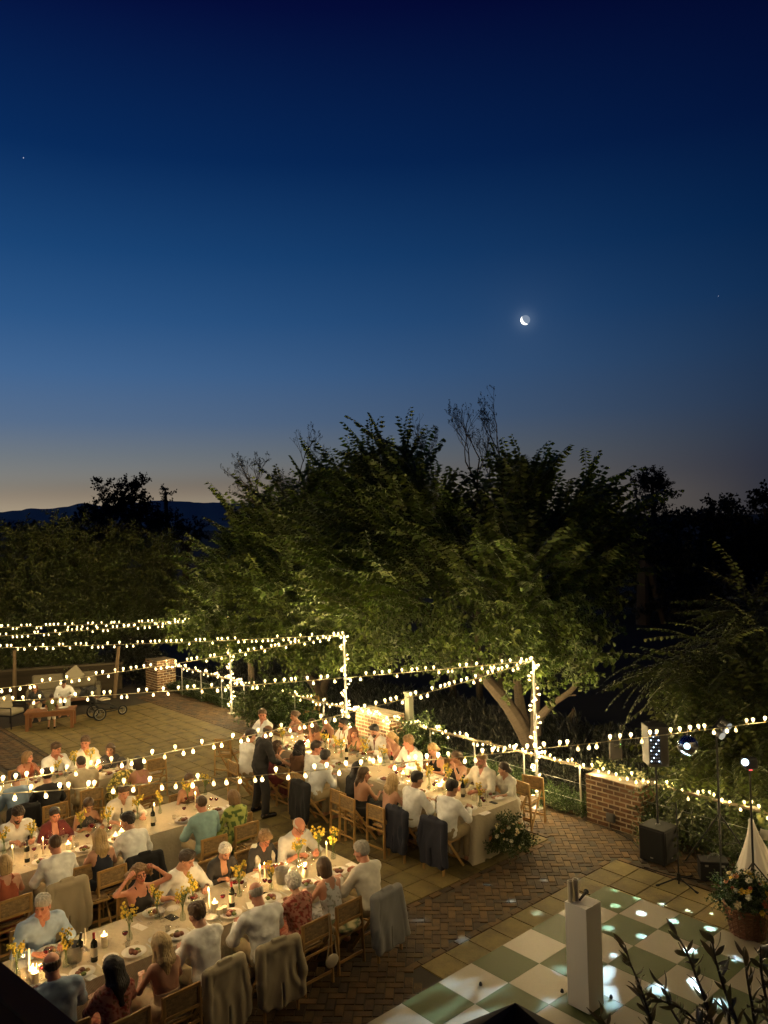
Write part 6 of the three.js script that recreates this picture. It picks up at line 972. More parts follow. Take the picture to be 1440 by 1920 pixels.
{ // lighting stand: T-bar with par lamps and a mirror ball
  const base = AB(3.42, 1.02), t = thing('lighting_stand', 'tall black tripod stand with a crossbar of lamps and mirror ball', 'light stand', base, TH), h = 2.34;
  mesh('mast', cyl(0.02, 0.015, h, 12), M.black, t); for (const a of [0.6, 2.7, 4.8]) { mesh('leg', bar(V(0, 0.95, 0), V(Math.cos(a) * 0.62, 0.02, Math.sin(a) * 0.62), 0.012, 0.011), M.black, t); mesh('brace', bar(V(0, 0.45, 0), V(Math.cos(a) * 0.33, 0.48, Math.sin(a) * 0.33), 0.008, 0.008), M.black, t); }
  mesh('crossbar', bar(V(-0.5, h, 0.15), V(0.55, h, -0.15), 0.018), M.black, t);
  for (const [x, w] of [[-0.2, 0], [0.12, 1], [0.4, 2]]) { const z = 0.15 - 0.3 * (x + 0.5) / 1.05, q = mesh('par_lamp', bar(V(x, h - 0.05, z), V(x - 0.06, h - 0.1, z + 0.15), 0.05, 0.062, 16), M.greyMetal, t); mesh('lens', put(new G.CircleGeometry(0.055, 18), x - 0.062, h - 0.102, z + 0.156, 0.3, -0.4), M.lens, q); mesh('yoke', put(new G.TorusGeometry(0.066, 0.006, 5, 16, Math.PI), x - 0.02, h - 0.055, z + 0.06, 0, 1.2), M.black, q); }
  // the ball: an added lamp inside an added pierced shell, faced with mirror tiles; each hole throws one patch on the floor
  const c = deep(1289, 1398, 11.9), ball = thing('mirror_ball', 'shining mirror ball hanging from the lighting stand', 'mirror ball', c), R0 = 0.155, n = 14;
  const dots = [], bars = [], bar2 = (x0, y0, x1, y1, w0, w1) => { const p = ground(740 + x0 / 4, 1640 + y0 / 4), q = ground(740 + x1 / 4, 1640 + y1 / 4); bars.push(cap([p.x, 0, p.z], [q.x, 0, q.z], w0, w1 ?? w0)); };
  for (const [x, y, r] of [[1153, 1668, 0.05], [1195, 1683, 0.05], [1242, 1691, 0.045], [1290, 1703, 0.04], [1334, 1709, 0.03], [1154, 1697, 0.062], [1203, 1712, 0.066], [1263, 1727, 0.066], [1332, 1740, 0.066], [1141, 1739, 0.07], [1203, 1754, 0.064], [1294, 1781, 0.075], [1378, 1797, 0.07], [1235, 1854, 0.1], [1053, 1672, 0.05], [1012, 1708, 0.06], [964, 1686, 0.055], [1024, 1646, 0.045], [920, 1654, 0.055], [796, 1721, 0.07], [872, 1756, 0.08], [980, 1776, 0.085], [1052, 1817, 0.09], [873, 1626, 0.05], [987, 1621, 0.03], [1030, 1880, 0.055], [1300, 1838, 0.05], [1350, 1880, 0.07], [1150, 1790, 0.05], [1085, 1645, 0.04]]) { const p = ground(x, y, 0.03); dots.push([p.x, p.z, r]); }
  bar2(400, 800, 455, 885, 0.05, 0.06); bar2(470, 832, 612, 797, 0.035, 0.016); bar2(585, 855, 470, 990, 0.03, 0.05); bar2(460, 1000, 250, 1110, 0.06, 0.1); bar2(645, 885, 760, 882, 0.03, 0.025); bar2(845, 835, 625, 978, 0.022, 0.03); bar2(810, 903, 875, 912, 0.022); bar2(370, 850, 210, 893, 0.05, 0.025); bar2(190, 942, 70, 978, 0.035, 0.045); bar2(420, 1112, 640, 1062, 0.03, 0.07); bar2(0, 1105, 190, 1098, 0.06, 0.04); bar2(700, 1040, 790, 1015, 0.05, 0.03); bar2(1040, 1040, 1270, 945, 0.018, 0.02); bar2(1130, 950, 1190, 980, 0.04); bar2(1460, 960, 1560, 880, 0.05, 0.09); bar2(540, 1120, 570, 1100, 0.04);
  // bars across the plinth's face and on the boards behind it
  bar2(1610, 720, 1560, 800, 0.07, 0.1); bar2(1600, 880, 1640, 1010, 0.09, 0.07); bar2(1500, 760, 1420, 830, 0.02, 0.02); bar2(1520, 840, 1440, 920, 0.03, 0.04); bar2(2250, 840, 2290, 900, 0.035, 0.03);
  const open = v => { if (v.y > -0.05) return 1; const t = -(c.y - 0.03) / v.y, x = c.x + v.x * t, z = c.z + v.z * t; let d = 9; for (const [a, b, r] of dots) d = Math.min(d, Math.hypot(x - a, z - b) - r); for (const q of bars) d = Math.min(d, dcap(q, x, 0, z)); return d * -v.y / t / t * Math.hypot(1, 0) ; };   // signed, about in radians
  const P = [], ico = new G.IcosahedronGeometry(1, 4).attributes.position; const angular = (A, B) => A.angleTo(B);
  const cut = (A, B, C, lev) => { const m = A.clone().add(B).add(C).normalize(), size = Math.max(angular(m, A), angular(m, B), angular(m, C)), o = m.y < -0.03 ? open(m) : 1; let mixed = false; if (m.y < 0.05 && lev > 0) { const s = [A, B, C].map(q => open(q) < 0); mixed = Math.abs(o) < size * 1.3 || s[0] !== s[1] || s[1] !== s[2]; }
    if (mixed) { const a = A.clone().add(B).multiplyScalar(0.5), b = B.clone().add(C).multiplyScalar(0.5), d = C.clone().add(A).multiplyScalar(0.5); cut(A, a, d, lev - 1); cut(a, B, b, lev - 1); cut(d, b, C, lev - 1); cut(a, b, d, lev - 1); } else if (o > 0) for (const q of [A, B, C]) P.push(q.x * R0 * 0.97, q.y * R0 * 0.97, q.z * R0 * 0.97); };
  for (let i = 0; i < ico.count; i += 3) cut(...[0, 1, 2].map(k => V().fromBufferAttribute(ico, i + k)), 5);
  const sg = new G.BufferGeometry(); sg.setAttribute('position', new G.Float32BufferAttribute(P, 3)); sg.computeVertexNormals(); mesh('pierced_shell', sg, mat(0.02, 0.02, 0.02, 0.5, { side: G.DoubleSide }), ball);
  const lamp = new G.PointLight(new G.Color().setRGB(0.5, 0.78, 1), 300); lamp.position.copy(c); lamp.shadow.radius = 0.08; lamp.castShadow = true; scene.add(lamp);
  const tiles = [], toGlowCap = deep(1284, 1404, 11.2).sub(c).normalize(); for (let j = 1; j < n; j++) { const th = Math.PI * j / n, m = Math.max(4, Math.round(2 * n * Math.sin(th))); for (let i = 0; i < m; i++) { const ph = 2 * Math.PI * i / m, g = new G.BoxGeometry(2 * Math.PI * R0 * Math.sin(th) / m * 0.92, Math.PI * R0 / n * 0.92, 0.004); g.rotateX(-(Math.PI / 2 - th)); const q = V(0, Math.cos(th), Math.sin(th)); g.translate(0, q.y * R0, q.z * R0); g.rotateY(ph); q.applyAxisAngle(V(0, 1, 0), ph); let free = q.dot(toGlowCap) < 0.93; for (let k = 0; free && k < 40; k++) { const w = q.clone().add(V(rr(-0.11, 0.11), rr(-0.11, 0.11), rr(-0.11, 0.11))).normalize(); if (w.y < -0.03 && open(w) < 0.003) free = false; } if (free) tiles.push(g); } }
  mesh('mirror_tiles', merge(tiles), mat(0.85, 0.9, 0.95, 0.12, { metalness: 1 }), ball).userData.kind = 'stuff';
  const lg = new G.SphereGeometry(0.05, 18, 10, 0, 6.2832, 0, 1.5); lg.applyQuaternion(new G.Quaternion().setFromUnitVectors(V(0, 1, 0), toGlowCap)); lg.translate(toGlowCap.x * R0 * 0.82, toGlowCap.y * R0 * 0.82, toGlowCap.z * R0 * 0.82); mesh('painted_glow_cap', lg, glow(0.62, 0.86, 1, 2.5), ball);  // painted glow in place of the ball's bright reflection, not a lens
  mesh('hanger', bar(V(0, R0, 0), V(0.02, 0.34, 0), 0.004), M.steel, ball);
}
{ // second stand with a small moving lamp
  const base = deep(1410, 1560, 11.4); base.y = 0; const t = thing('lighting_stand', 'thin black stand with one small bright lamp at the right edge', 'light stand', base); mesh('mast', cyl(0.017, 0.014, 1.95, 10), M.black, t); for (const a of [0.3, 2.4, 4.5]) mesh('leg', bar(V(0, 0.6, 0), V(Math.cos(a) * 0.45, 0.02, Math.sin(a) * 0.45), 0.011), M.black, t);
  mesh('lamp_head', put(box(0.2, 0.16, 0.14, 0.03), 0, 2.02, 0), M.black, t); mesh('painted_glow_cap', put(new G.SphereGeometry(0.05, 16, 10), -0.09, 2.05, 0.06), M.ledBlue, t); mesh('display_light', put(box(0.05, 0.015, 0.01), -0.02, 1.94, 0.075), M.ledRed, t);
}
{ // microphone stand, cases
  const b = ground(1273, 1657), t = thing('microphone_stand', 'black tripod microphone stand with straight shaft on the paving', 'microphone stand', b); mesh('shaft', cyl(0.012, 0.01, 1.25, 10), M.black, t); mesh('hub', cyl(0.035, 0.025, 0.1, 12).translate(0, 0.06, 0), M.black, t); [[-1, 0.16], [0.42, 0.9], [0.75, -0.6]].forEach(([x, z]) => { const d = V(x, 0, z).normalize(); mesh('leg', bar(V(0, 0.1, 0), d.clone().multiplyScalar(0.34).setY(0.014), 0.011), M.black, t); mesh('rubber_foot', bar(d.clone().multiplyScalar(0.32).setY(0.016), d.clone().multiplyScalar(0.37).setY(0.012), 0.016), M.rubber, t); });
  const c = thing('equipment_case', 'black equipment case with grip handle on the ground by the stands', 'case', ground(1338, 1648), TH - 0.9); mesh('body', box(0.42, 0.26, 0.26, 0.02).translate(0, 0.14, 0), M.black, c); mesh('lid', put(box(0.425, 0.05, 0.265, 0.015), 0, 0.285, 0), M.rubber, c); mesh('grip', put(new G.TorusGeometry(0.09, 0.012, 8, 16, Math.PI), 0.02, 0.3, 0.0), M.greyMetal, c); for (const x of [-0.12, 0.12]) mesh('latch', put(box(0.05, 0.03, 0.01), x, 0.25, 0.136), M.steel, c);
  const w = thing('coiled_cable', 'thin black cable running from the case to the dance floor', 'cable', V(0, 0, 0)); mesh('cable', tube([ground(1325, 1652, 0.012), ground(1300, 1648, 0.012), ground(1255, 1640, 0.012), ground(1215, 1628, 0.012)], 0.007, 5, 30), M.rubber, w); mesh('plug', bar(ground(1216, 1628, 0.014), ground(1208, 1626, 0.014), 0.014), M.black, w);
}
{ // draped white table at the right edge
  const c = ground(1428, 1668), t = thing('draped_table', 'high table draped in a peaked white cloth at the right edge', 'draped table', c, 0);
  const pos = [], idx = [], n = 72, rows = 22, top = [], lean = V(-0.12, 0, 0); for (let i = 0; i <= n; i++) for (let k = 0; k <= rows; k++) { const an = i / n * Math.PI * 2, s = k / rows, r = 0.035 + 0.42 * Math.pow(s, 1.35) + 0.022 * s * Math.sin(an * 7 + 2 * Math.sin(an)) + 0.012 * s * Math.sin(an * 17); pos.push(Math.cos(an) * r + lean.x * (1 - s), 1.02 * (1 - s) + 0.012, Math.sin(an) * r); }
  for (let i = 0; i < n; i++) for (let k = 0; k < rows; k++) { const a = i * (rows + 1) + k, b = a + rows + 1; idx.push(a, b, a + 1, b, b + 1, a + 1); }
  const g = new G.BufferGeometry(); g.setAttribute('position', new G.Float32BufferAttribute(pos, 3)); g.setIndex(idx); g.computeVertexNormals(); mesh('cloth', g, mat(0.66, 0.62, 0.55, 0.9, { side: G.DoubleSide }), t); mesh('finial', put(new G.SphereGeometry(0.04, 12, 8), lean.x, 1.02, 0), M.white, t);
  const e = thing('draped_canopy', 'folded white cloth panel beside the peaked drape', 'drape', c.clone().add(V(0.32, 0, -0.15))); const q = new G.BufferGeometry(), P = [], I = []; for (let i = 0; i <= 30; i++) for (let k = 0; k <= 16; k++) { const x = -0.35 + 0.75 * i / 30, s = k / 16; P.push(x, 0.98 - 0.1 * Math.abs(x) - 0.24 * s + 0.05 * Math.sin(x * 9), 0.25 - 0.22 * s * s + 0.03 * Math.sin(x * 40) * s); } for (let i = 0; i < 30; i++) for (let k = 0; k < 16; k++) { const a = i * 17 + k, b = a + 17; I.push(a, b, a + 1, b, b + 1, a + 1); } q.setAttribute('position', new G.Float32BufferAttribute(P, 3)); q.setIndex(I); q.computeVertexNormals(); mesh('cloth', q, t.children[0].material, e); mesh('support', cyl(0.02, 0.02, 0.93, 8).translate(0, 0, 0.15), M.white, e);
}
// flowers: an arrangement on the ground, and a wicker basket
function blooms(parent, c, r, ry, n, sizes, cols) {
  cols.forEach((col, k) => { const per = Math.round(n / cols.length); for (let i = 0; i < per; i++) { let d = V(rr(-1, 1), rr(-0.25, 1), rr(-1, 1)).normalize(); const p = c.clone().add(V(d.x * r * rr(0.8, 1.1), d.y * ry * rr(0.85, 1.15), d.z * r * rr(0.8, 1.1))), g = new G.Group(); g.name = 'flower'; const s = rr(...sizes); const fl = mesh('flower', FLOWER[(i + k) % 3], col, parent); fl.position.copy(p); fl.scale.setScalar(s); fl.quaternion.setFromUnitVectors(V(0, 1, 0), d.add(V(rr(-0.3, 0.3), 0.4, rr(-0.3, 0.3))).normalize()); } });
}
const flowerGeo = (np, layers, up) => { const l = []; for (let k = 0; k < layers; k++) for (let i = 0; i < np; i++) { const g = new G.SphereGeometry(0.5, 6, 4).scale(0.9 - 0.2 * k, 0.16, 0.62 - 0.1 * k).translate(0.52 - 0.16 * k, 0, 0); g.rotateZ(0.25 + up + k * 0.45); g.rotateY(i / np * 6.283 + k * 0.5); l.push(g.translate(0, 0.1 * k, 0)); } l.push(new G.SphereGeometry(0.25, 7, 5).translate(0, 0.12, 0)); return merge(l); };
const FLOWER = [flowerGeo(6, 1, 0), flowerGeo(6, 2, 0.2), flowerGeo(7, 2, 0.5)];
const FC = { white: mat(0.68, 0.64, 0.52, 0.7), cream: mat(0.6, 0.5, 0.3, 0.7), yellow: mat(0.62, 0.42, 0.04, 0.7), peach: mat(0.5, 0.22, 0.1, 0.7), rust: mat(0.34, 0.08, 0.03, 0.7), pink: mat(0.5, 0.2, 0.16, 0.7) };
{
  const c = ground(953, 1606), t = thing('flower_arrangement', 'loose arrangement of white and peach flowers on the ground at table end', 'flowers', c); const q = V(0, 0.3, 0);
  crownLocal(t, [[V(0, 0.22, 0), 0.3, 1.0], [V(0.25, 0.14, 0.05), 0.22], [V(-0.2, 0.16, 0.05), 0.22], [V(0.02, 0.5, 0), 0.16]], 2600, 0.62);
  blooms(t, q, 0.3, 0.28, 42, [0.028, 0.055], [FC.white, FC.white, FC.cream, FC.peach, FC.cream]);
}
function crownLocal(parent, clumps, dens, sc, m = LM.shrub) { crown('foliage', parent, clumps.map(([p, r, y]) => [p.clone(), r, y]), 'shrub', m, dens, d => V(d.x, d.y + 0.5, d.z), sc, 0.15); }
{
  const c = ground(1402, 1752), t = thing('flower_basket', 'round wicker basket full of yellow, white and orange flowers', 'flower basket', c); t.scale.setScalar(1.3);
  const wk = []; for (let j = 0; j < 13; j++) { const y = 0.01 + j * 0.023, r = 0.155 + 0.055 * j / 12, P = []; for (let i = 0; i < 36; i++) { const a = i / 36 * 6.2832; P.push(V(Math.cos(a) * (r + 0.006 * ((i + j) % 2 ? 1 : -1)), y, Math.sin(a) * (r + 0.006 * ((i + j) % 2 ? 1 : -1)))); } wk.push(new G.TubeGeometry(new G.CatmullRomCurve3(P, true), 72, 0.0115, 5, true)); }
  mesh('basket_weave', merge(wk), mat(0.17, 0.07, 0.03, 0.6), t); mesh('liner', lathe([[0, 0.006], [0.148, 0.006], [0.2, 0.28], [0.0, 0.27]], 24), mat(0.05, 0.03, 0.015, 0.9), t); mesh('rim', put(new G.TorusGeometry(0.213, 0.016, 8, 40), 0, 0.305, 0, Math.PI / 2), mat(0.2, 0.085, 0.035, 0.6), t);
  for (let i = 0; i < 18; i++) { const a = i / 18 * 6.283; mesh('stake', bar(V(Math.cos(a) * 0.158, 0, Math.sin(a) * 0.158), V(Math.cos(a) * 0.218, 0.3, Math.sin(a) * 0.218), 0.008, 0.008, 6), mat(0.15, 0.06, 0.026, 0.6), t); }
  crownLocal(t, [[V(0, 0.36, 0), 0.24, 0.8], [V(0.15, 0.4, 0.05), 0.16], [V(-0.16, 0.42, 0), 0.16]], 3000, 0.5); blooms(t, V(0, 0.36, 0), 0.25, 0.24, 60, [0.026, 0.052], [FC.yellow, FC.white, FC.yellow, FC.rust, FC.peach, FC.cream]);
}
{ // closed parasol in the dark
  const b = deep(1078, 1440, 22), t = thing('closed_parasol', 'closed cream garden parasol standing in the dark behind the fence', 'parasol', V(b.x, 0, b.z)); const y1 = deep(1078, 1332, 22).y; mesh('pole', cyl(0.024, 0.02, y1, 10), M.darkWood, t);
  const pos = [], idx = [], n = 40, prof = [[0.03, 0], [0.1, 0.1], [0.17, 0.22], [0.12, 0.34], [0.14, 0.7], [0.17, 1.15], [0.16, 1.3]]; for (let i = 0; i <= n; i++) for (let k = 0; k < prof.length; k++) { const a = i / n * 6.2832, r = prof[k][0] * (1 + 0.28 * Math.sin(a * 8) * Math.min(1, k / 2)); pos.push(Math.cos(a) * r, y1 - prof[k][1], Math.sin(a) * r); } for (let i = 0; i < n; i++) for (let k = 0; k < prof.length - 1; k++) { const a = i * prof.length + k, c = a + prof.length; idx.push(a, c, a + 1, c, c + 1, a + 1); } const g = new G.BufferGeometry(); g.setAttribute('position', new G.Float32BufferAttribute(pos, 3)); g.setIndex(idx); g.computeVertexNormals(); mesh('canopy', g, mat(0.2, 0.165, 0.11, 0.9, { side: G.DoubleSide }), t); mesh('finial', put(new G.SphereGeometry(0.035, 10, 8), 0, y1 + 0.02, 0), M.darkWood, t);
}
{ const p = AB(4.9, -7.6), t = thing('pale_post', 'pale square timber post behind the brick pier under the trees', 'post', p, TH); mesh('shaft', put(box(0.16, 1.35, 0.16, 0.01), 0, 0.675, 0), mat(0.3, 0.3, 0.22, 0.8), t); mesh('cap', put(box(0.2, 0.05, 0.2, 0.01), 0, 1.375, 0), mat(0.3, 0.3, 0.22, 0.8), t); }
for (const [x, y, w] of [[901, 1847, 'small dark floor fitting on the chequered floor, left of the plinth'], [1146, 1871, 'small dark floor fitting right of the plinth'], [1054, 1860, 'small dark knob on the floor beside the plinth']]) { const t = thing('floor_fitting', w, 'fitting', ground(x, y, 0.036)); mesh('body', cyl(0.022, 0.018, 0.025, 12), M.black, t); mesh('cap', put(new G.SphereGeometry(0.016, 10, 6), 0, 0.025, 0), M.rubber, t); }
// ---------------------------------------------------------------- lounge at the left
{
  const cush = (w, h, d, c, s = 1) => { const g = new RoundedBoxGeometry(w, h, d, 6, Math.min(w, h, d) * 0.42); return [wobble(g, 0.05, 7, s), c]; };
  M.canvas = mat(0.15, 0.13, 0.085, 0.9, { bumpMap: T.weave, bumpScale: 0.01 }); M.cushion = mat(0.27, 0.24, 0.17, 0.9);
  const face = 0.33, s = thing('sofa', 'pale canvas sofa behind the low wooden table', 'sofa', ground(84, 1343), face); s.position.z -= 1.5;
  mesh('frame', put(box(2.1, 0.12, 0.85, 0.02), 0, 0.24, 0), M.darkWood, s); for (const x of [-1, 1]) { mesh('armrest', put(box(0.14, 0.42, 0.82, 0.05), x * 1.05, 0.42, 0), M.canvas, s); for (const z of [-0.36, 0.36]) mesh('leg', put(box(0.06, 0.2, 0.06), x * 0.98, 0.1, z), M.darkWood, s); }
  for (const x of [-0.5, 0.5]) { mesh('seat_cushion', put(cush(0.98, 0.2, 0.72)[0], x, 0.4, 0.04), M.canvas, s); mesh('back_cushion', put(cush(0.98, 0.52, 0.2)[0], x, 0.74, -0.32, -0.18), M.canvas, s); }
  const cu = solo('cushion', cush(0.46, 0.46, 0.14)[0], M.cushion, 'pale cushion standing on its point against the sofa back', 'cushion', s.position.clone().add(V(0.28, 0.95, -0.2))); cu.rotation.set(-0.25, face, 0.75);
  const tb = thing('coffee_table', 'low reddish wooden table in front of the sofa', 'table', ground(96, 1364), face - 0.08); mesh('table_top', put(box(1.35, 0.06, 0.6, 0.01), 0, 0.5, 0), M.redWood = mat(0.28, 0.12, 0.045, 0.5, { map: T.grain }), tb); for (const x of [-0.6, 0.6]) for (const z of [-0.24, 0.24]) mesh('leg', put(box(0.09, 0.47, 0.09, 0.006), x, 0.235, z), M.redWood, tb); for (const z of [-0.24, 0.24]) mesh('apron', put(box(1.15, 0.1, 0.03), 0, 0.42, z), M.redWood, tb);
  const pt = V(0, 0.535, 0).add(tb.position); lay1('serving_plate', GEO.plate, M.porcelain, 'white plate of food on the low wooden table', 'plate', pt.clone().add(V(0.35, 0, -0.05)), 0); lay1('bowl', GEO.bowl, M.porcelain, 'small white bowl on the low wooden table', 'bowl', pt.clone().add(V(-0.25, 0, -0.06)), 0);
  const ac = thing('armchair', 'black metal armchair with white seat cushion at the left edge', 'armchair', ground(20, 1362), 1.3); const bm = M.black; for (const x of [-0.3, 0.3]) for (const z of [-0.28, 0.28]) mesh('leg', bar(V(x, 0, z), V(x, z < 0 ? 0.8 : 0.6, z), 0.014), bm, ac); for (const x of [-0.3, 0.3]) mesh('arm', bar(V(x, 0.6, -0.28), V(x, 0.6, 0.28), 0.016), bm, ac); mesh('back_rail', bar(V(-0.3, 0.8, -0.28), V(0.3, 0.8, -0.28), 0.014), bm, ac); mesh('seat_frame', put(box(0.6, 0.03, 0.56), 0, 0.36, 0), bm, ac); mesh('seat_cushion', put(cush(0.56, 0.14, 0.54)[0], 0, 0.44, 0), M.cushion, ac); mesh('back_cushion', put(cush(0.56, 0.4, 0.14)[0], 0, 0.68, -0.22, -0.2), M.cushion, ac);
  // the people there
  const sit = (px, py, turn, label, o) => { const p = makePerson('', { cell: 0.026, ...o }), h = p.userData.headAt, at = ground(px, py - 5, h.y), off = h.clone().applyAxisAngle(V(0, 1, 0), turn); p.position.set(at.x - off.x, 0, at.z - off.z); p.rotation.y = turn; p.userData = {}; tag(p, label, 'person'); return p; };
  sit(66, 1296, face, 'person in dark jumper sitting on the sofa with arms crossed', { f: 1, hair: 'bob', hc: 'red', top: 'wrap', cloth: 'charcoal', pose: 'lap', lean: 0.4, headPitch: 0.3, size: 0.84, n: 81, bottom: 'trousers', bc: 'khaki' });
  sit(119, 1286, face, 'man in white shirt and pale trousers leaning forward on the sofa', { hair: 'short', hc: 'black', cloth: 'white', pose: 'eat', lean: 0.5, headPitch: 0.5, size: 0.9, n: 82, bc: 'cream', skin: 'tan', l: [0.2, 0.68, 0.42], r: [-0.1, 0.68, 0.42] });
  const kid = makePerson('', { stand: 1, f: 0, size: 0.56, hair: 'crop', hc: 'dark', top: 'tee', cloth: 'olive', bottom: 'shorts', bc: 'cream', pose: 'rest', lean: 0.12, headPitch: 0.25, headSize: 1.38, n: 83, cell: 0.03, skin: 'tan', l: [0.2, 1.0, 0.3], r: [-0.22, 0.98, 0.32], collar: 0, build: 1.05 }); kid.position.copy(ground(97, 1366)); kid.rotation.y = Math.PI + 0.2; kid.userData = {}; tag(kid, 'small child in green shirt and pale shorts standing at the low table', 'person');
}
{ // three-wheeled pushchair
  const p0 = ground(181, 1349), p1 = ground(230, 1340), d = p1.clone().sub(p0), t = thing('pushchair', 'black three-wheeled pushchair on the paving, front wheel to the right', 'pushchair', p0, Math.atan2(d.x, d.z)), L = d.length();
  const wheel = (x, z, r) => { const w = mesh('wheel', put(new G.TorusGeometry(r - 0.025, 0.025, 10, 28), x, r, z, 0, Math.PI / 2), M.rubber, t); mesh('rim', put(new G.TorusGeometry(r - 0.05, 0.008, 6, 28), x, r, z, 0, Math.PI / 2), M.steel, w); const sp = []; for (let i = 0; i < 6; i++) { const a = i / 6 * 6.283; sp.push(bar(V(x, r, z), V(x, r + Math.cos(a) * (r - 0.05), z + Math.sin(a) * (r - 0.05)), 0.009, 0.007, 6)); } mesh('spokes', merge(sp), M.greyMetal, w); };
  wheel(0.28, 0, 0.2); wheel(-0.28, 0, 0.2); wheel(0, L, 0.15);
  for (const x of [-0.24, 0.24]) { mesh('frame_tube', bar(V(x, 0.22, 0), V(x * 0.15, 0.2, L), 0.015), M.black, t); mesh('frame_tube', bar(V(x, 0.62, -0.05), V(x * 0.3, 0.3, L * 0.72), 0.015), M.black, t); mesh('handle_tube', bar(V(x, 0.22, 0.02), V(x, 0.98, -0.38), 0.014), M.black, t); }
  mesh('handlebar', bar(V(-0.25, 0.98, -0.38), V(0.25, 0.98, -0.38), 0.02), M.rubber, t); mesh('seat', put(new RoundedBoxGeometry(0.4, 0.09, 0.5, 4, 0.04), 0, 0.5, 0.12, 0.2), M.black, t); mesh('seat_back', put(new RoundedBoxGeometry(0.4, 0.55, 0.09, 4, 0.04), 0, 0.72, -0.18, -0.55), M.black, t); mesh('hood', put(new G.SphereGeometry(0.27, 18, 10, 0, 6.3, 0, 1.45).scale(0.85, 0.75, 1.05), 0, 0.82, -0.22, -0.4), M.black, t); mesh('footrest', put(box(0.26, 0.03, 0.14), 0, 0.27, L * 0.66), M.black, t); mesh('blanket', wobble(new RoundedBoxGeometry(0.3, 0.05, 0.34, 4, 0.02), 0.2, 9).translate(0, 0.57, 0.22), mat(0.5, 0.42, 0.3, 0.9), t);
}
{ // planting and a low wall behind the lounge
  const g = thing('garden_wall', 'low brown rendered wall behind the lounge', 'wall', deep(60, 1290, 27.6), 0.25); g.position.y = 0; mesh('wall_body', put(box(11, 0.9, 0.24, 0.02), -2.5, 0.45, 0), mat(0.06, 0.045, 0.025, 0.95, { map: T.stone }), g); mesh('coping', put(box(11.1, 0.06, 0.32, 0.01), -2.5, 0.93, 0), mat(0.1, 0.08, 0.05, 0.9), g);
  for (const [x, y0, w] of [[27, 1290, 'slim timber post behind the sofa at the left'], [214, 1282, 'leaning timber post between the olives and the pushchair']]) { const q = deep(x, y0, 26.8), t = thing('timber_post', w, 'post', V(q.x, 0, q.z)); mesh('shaft', bar(V(0, 0, 0), V(x > 100 ? 0.18 : 0.03, 1.7, 0), 0.07, 0.06, 8), mat(0.16, 0.11, 0.06, 0.9), t); mesh('cap', put(cyl(0.075, 0.07, 0.04, 8), x > 100 ? 0.18 : 0.03, 1.69, 0), mat(0.12, 0.085, 0.05, 0.9), t); }
  shrub('tall grassy shrub behind the sofa at the far left', 20, 1235, 28.4, 1.0, 240, LM.olive, 1.6); shrub('tall grassy shrub behind the sofa, left of the leaning post', 120, 1232, 28.6, 1.0, 240, LM.olive, 1.6); shrub('dark shrub behind the pushchair beside the brick pier', 250, 1238, 29, 0.9, 240, LM.dark, 1.6);
}
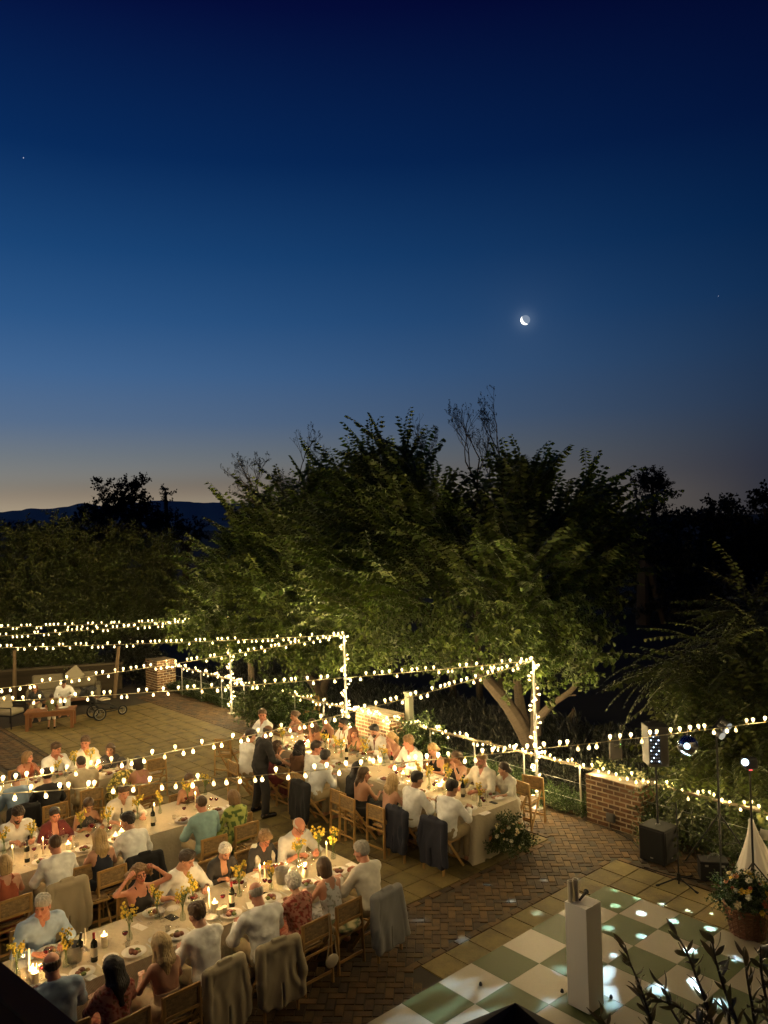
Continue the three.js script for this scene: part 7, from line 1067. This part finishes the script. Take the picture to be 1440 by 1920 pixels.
// ---------------------------------------------------------------- close to the camera
{ // olive boughs below the balcony
  const t = new G.Group(); t.name = 'olive_bough'; tag(t, 'olive branch tips rising close to the camera at the bottom right', 'olive tree');
  const bark = M.bark, leafM = [[0.09, 0.085, 0.035], [0.12, 0.1, 0.045], [0.14, 0.11, 0.055], [0.07, 0.07, 0.028]].map(c => { const m = leafy(...c); m.vertexColors = false; return m; }), lg = [0, 1, 2].map(k => { const n = 6, P = [], I = []; for (let i = 0; i <= n; i++) { const s = i / n, w = 0.0072 * Math.sin(Math.PI * Math.pow(s, 0.8)) + 0.0003, z = [0.006, -0.008, 0.012][k] * Math.sin(s * 2.6); P.push(-w, s * 0.066, z, 0, s * 0.066, z - 0.0022, w, s * 0.066, z); } for (let i = 0; i < n; i++) for (const o of [0, 1]) { const a = i * 3 + o; I.push(a, a + 1, a + 3, a + 1, a + 4, a + 3); } const g = new G.BufferGeometry(); g.setAttribute('position', new G.Float32BufferAttribute(P, 3)); g.setIndex(I); g.computeVertexNormals(); return g; });
  let count = 0;
  for (const [pts, Z] of [[[[1230, 2010], [1222, 1920], [1200, 1850], [1180, 1800], [1172, 1772]], 1.75], [[[1240, 1990], [1215, 1900], [1196, 1862]], 1.8], [[[1350, 2010], [1330, 1900], [1305, 1830], [1285, 1780], [1270, 1755]], 1.6], [[[1345, 2000], [1290, 1900], [1225, 1870]], 1.7], [[[1400, 2020], [1385, 1930], [1360, 1860], [1342, 1800], [1336, 1765]], 1.5], [[[1420, 2010], [1415, 1920], [1402, 1840], [1395, 1795]], 1.55], [[[1450, 2010], [1445, 1920], [1430, 1840], [1426, 1775]], 1.45], [[[1320, 2020], [1290, 1945], [1255, 1885], [1245, 1850]], 1.65], [[[1470, 2010], [1455, 1900], [1450, 1820]], 1.5], [[[1370, 2010], [1340, 1930], [1320, 1880]], 1.6], [[[1160, 2010], [1140, 1930], [1125, 1905]], 1.7], [[[1395, 1990], [1370, 1930], [1368, 1890]], 1.4], [[[1300, 2010], [1310, 1950], [1325, 1905]], 1.5]]) {
    const P = pts.map(([x, y], i) => deep(x, y, Z + 0.05 * Math.sin(i * 2 + x))), c = new G.CatmullRomCurve3(P), L = c.getLength(); mesh('twig', limb(P, 0.0045, 0.0014, 6), bark, t);
    const n = Math.round(L / 0.012); for (let i = 1; i <= n && count < 298; i++, count++) { const s = i / n, p = c.getPointAt(Math.min(1, s)), d = c.getTangentAt(Math.min(1, s)), side = V(rr(-1, 1), rr(-0.3, 0.3), rr(-1, 1)).normalize(), dir = d.clone().multiplyScalar(s > 0.9 ? 1.2 : 0.8).add(side.multiplyScalar(0.62)).normalize(), m = mesh('leaf', lg[i % 3], pick(leafM), t), x = V(rr(-1, 1), rr(-1, 1), rr(-1, 1)).cross(dir).normalize(), z = x.clone().cross(dir); m.position.copy(p); m.quaternion.setFromRotationMatrix(new G.Matrix4().makeBasis(x, dir, z)); m.scale.setScalar(rr(0.44, 0.74)); } }
}
{ // dark roof edge of the house, and a lantern roof below
  const a = deep(-60, 1758, 2.3), b = deep(190, 1962, 2.05), t = thing('roof_edge', 'dark edge of the house roof cutting across the bottom left corner', 'roof'), d = b.clone().sub(a), m = mat(0.22, 0.15, 0.07, 0.8);
  const along = d.clone().normalize(), inw = V(-1, -0.35, 0.55); inw.addScaledVector(along, -inw.dot(along)).normalize(); const up = along.clone().cross(inw).normalize(); if (up.y < 0) up.negate();
  const g = new G.BoxGeometry(d.length() + 1.4, 0.14, 0.9); g.applyMatrix4(new G.Matrix4().makeBasis(along, up, along.clone().cross(up)).setPosition(a.clone().add(b).multiplyScalar(0.5).addScaledVector(inw, 0.45).addScaledVector(up, -0.07))); mesh('roof_board', g, m, t);
  const h = new G.BoxGeometry(d.length() + 1.4, 0.05, 0.06); h.applyMatrix4(new G.Matrix4().makeBasis(along, up, along.clone().cross(up)).setPosition(a.clone().add(b).multiplyScalar(0.5).addScaledVector(inw, 0.035).addScaledVector(up, 0.02))); mesh('drip_edge', h, m, t);
  const c = deep(966, 1880, 3.0), l = thing('lantern_roof', 'black pointed roof of a lantern just below the camera', 'lantern', c, 0.5); mesh('roof', put(new G.ConeGeometry(0.36, 0.27, 8, 1), 0, -0.135, 0), mat(0.008, 0.008, 0.008, 1), l); for (const [x, z] of [[0.2, 0], [-0.2, 0], [0, 0.2], [0, -0.2]]) mesh('bar', put(box(0.015, 0.35, 0.015), x, -0.38, z), M.black, l); mesh('base', put(box(0.3, 0.03, 0.3), 0, -0.56, 0, 0, 0.785), M.black, l); mesh('post', cyl(0.03, 0.03, c.y - 0.57, 10).translate(0, -c.y, 0), M.black, l);
}

{ // the house at the camera's back: unseen, its pale front added to bounce warm bulb light
  const t = thing('house', 'unseen pale house front added behind the balcony to bounce warm light', 'house', AB(-3, 7.75), TH);
  const w = mat(0.3, 0.25, 0.17, 0.9, { map: T.stone }); mesh('wall', box(24, 7, 0.4, 0.02).translate(0, 3.5, 0.2), w, t); mesh('eaves', box(24.4, 0.16, 0.8, 0.02).translate(0, 7.08, 0.05), M.darkWood, t);
}
scene.traverse(o => { if (o.isMesh) { o.castShadow = true; o.receiveShadow = true; } });
scene.updateMatrixWorld(true);
renderer.render(scene, camera);
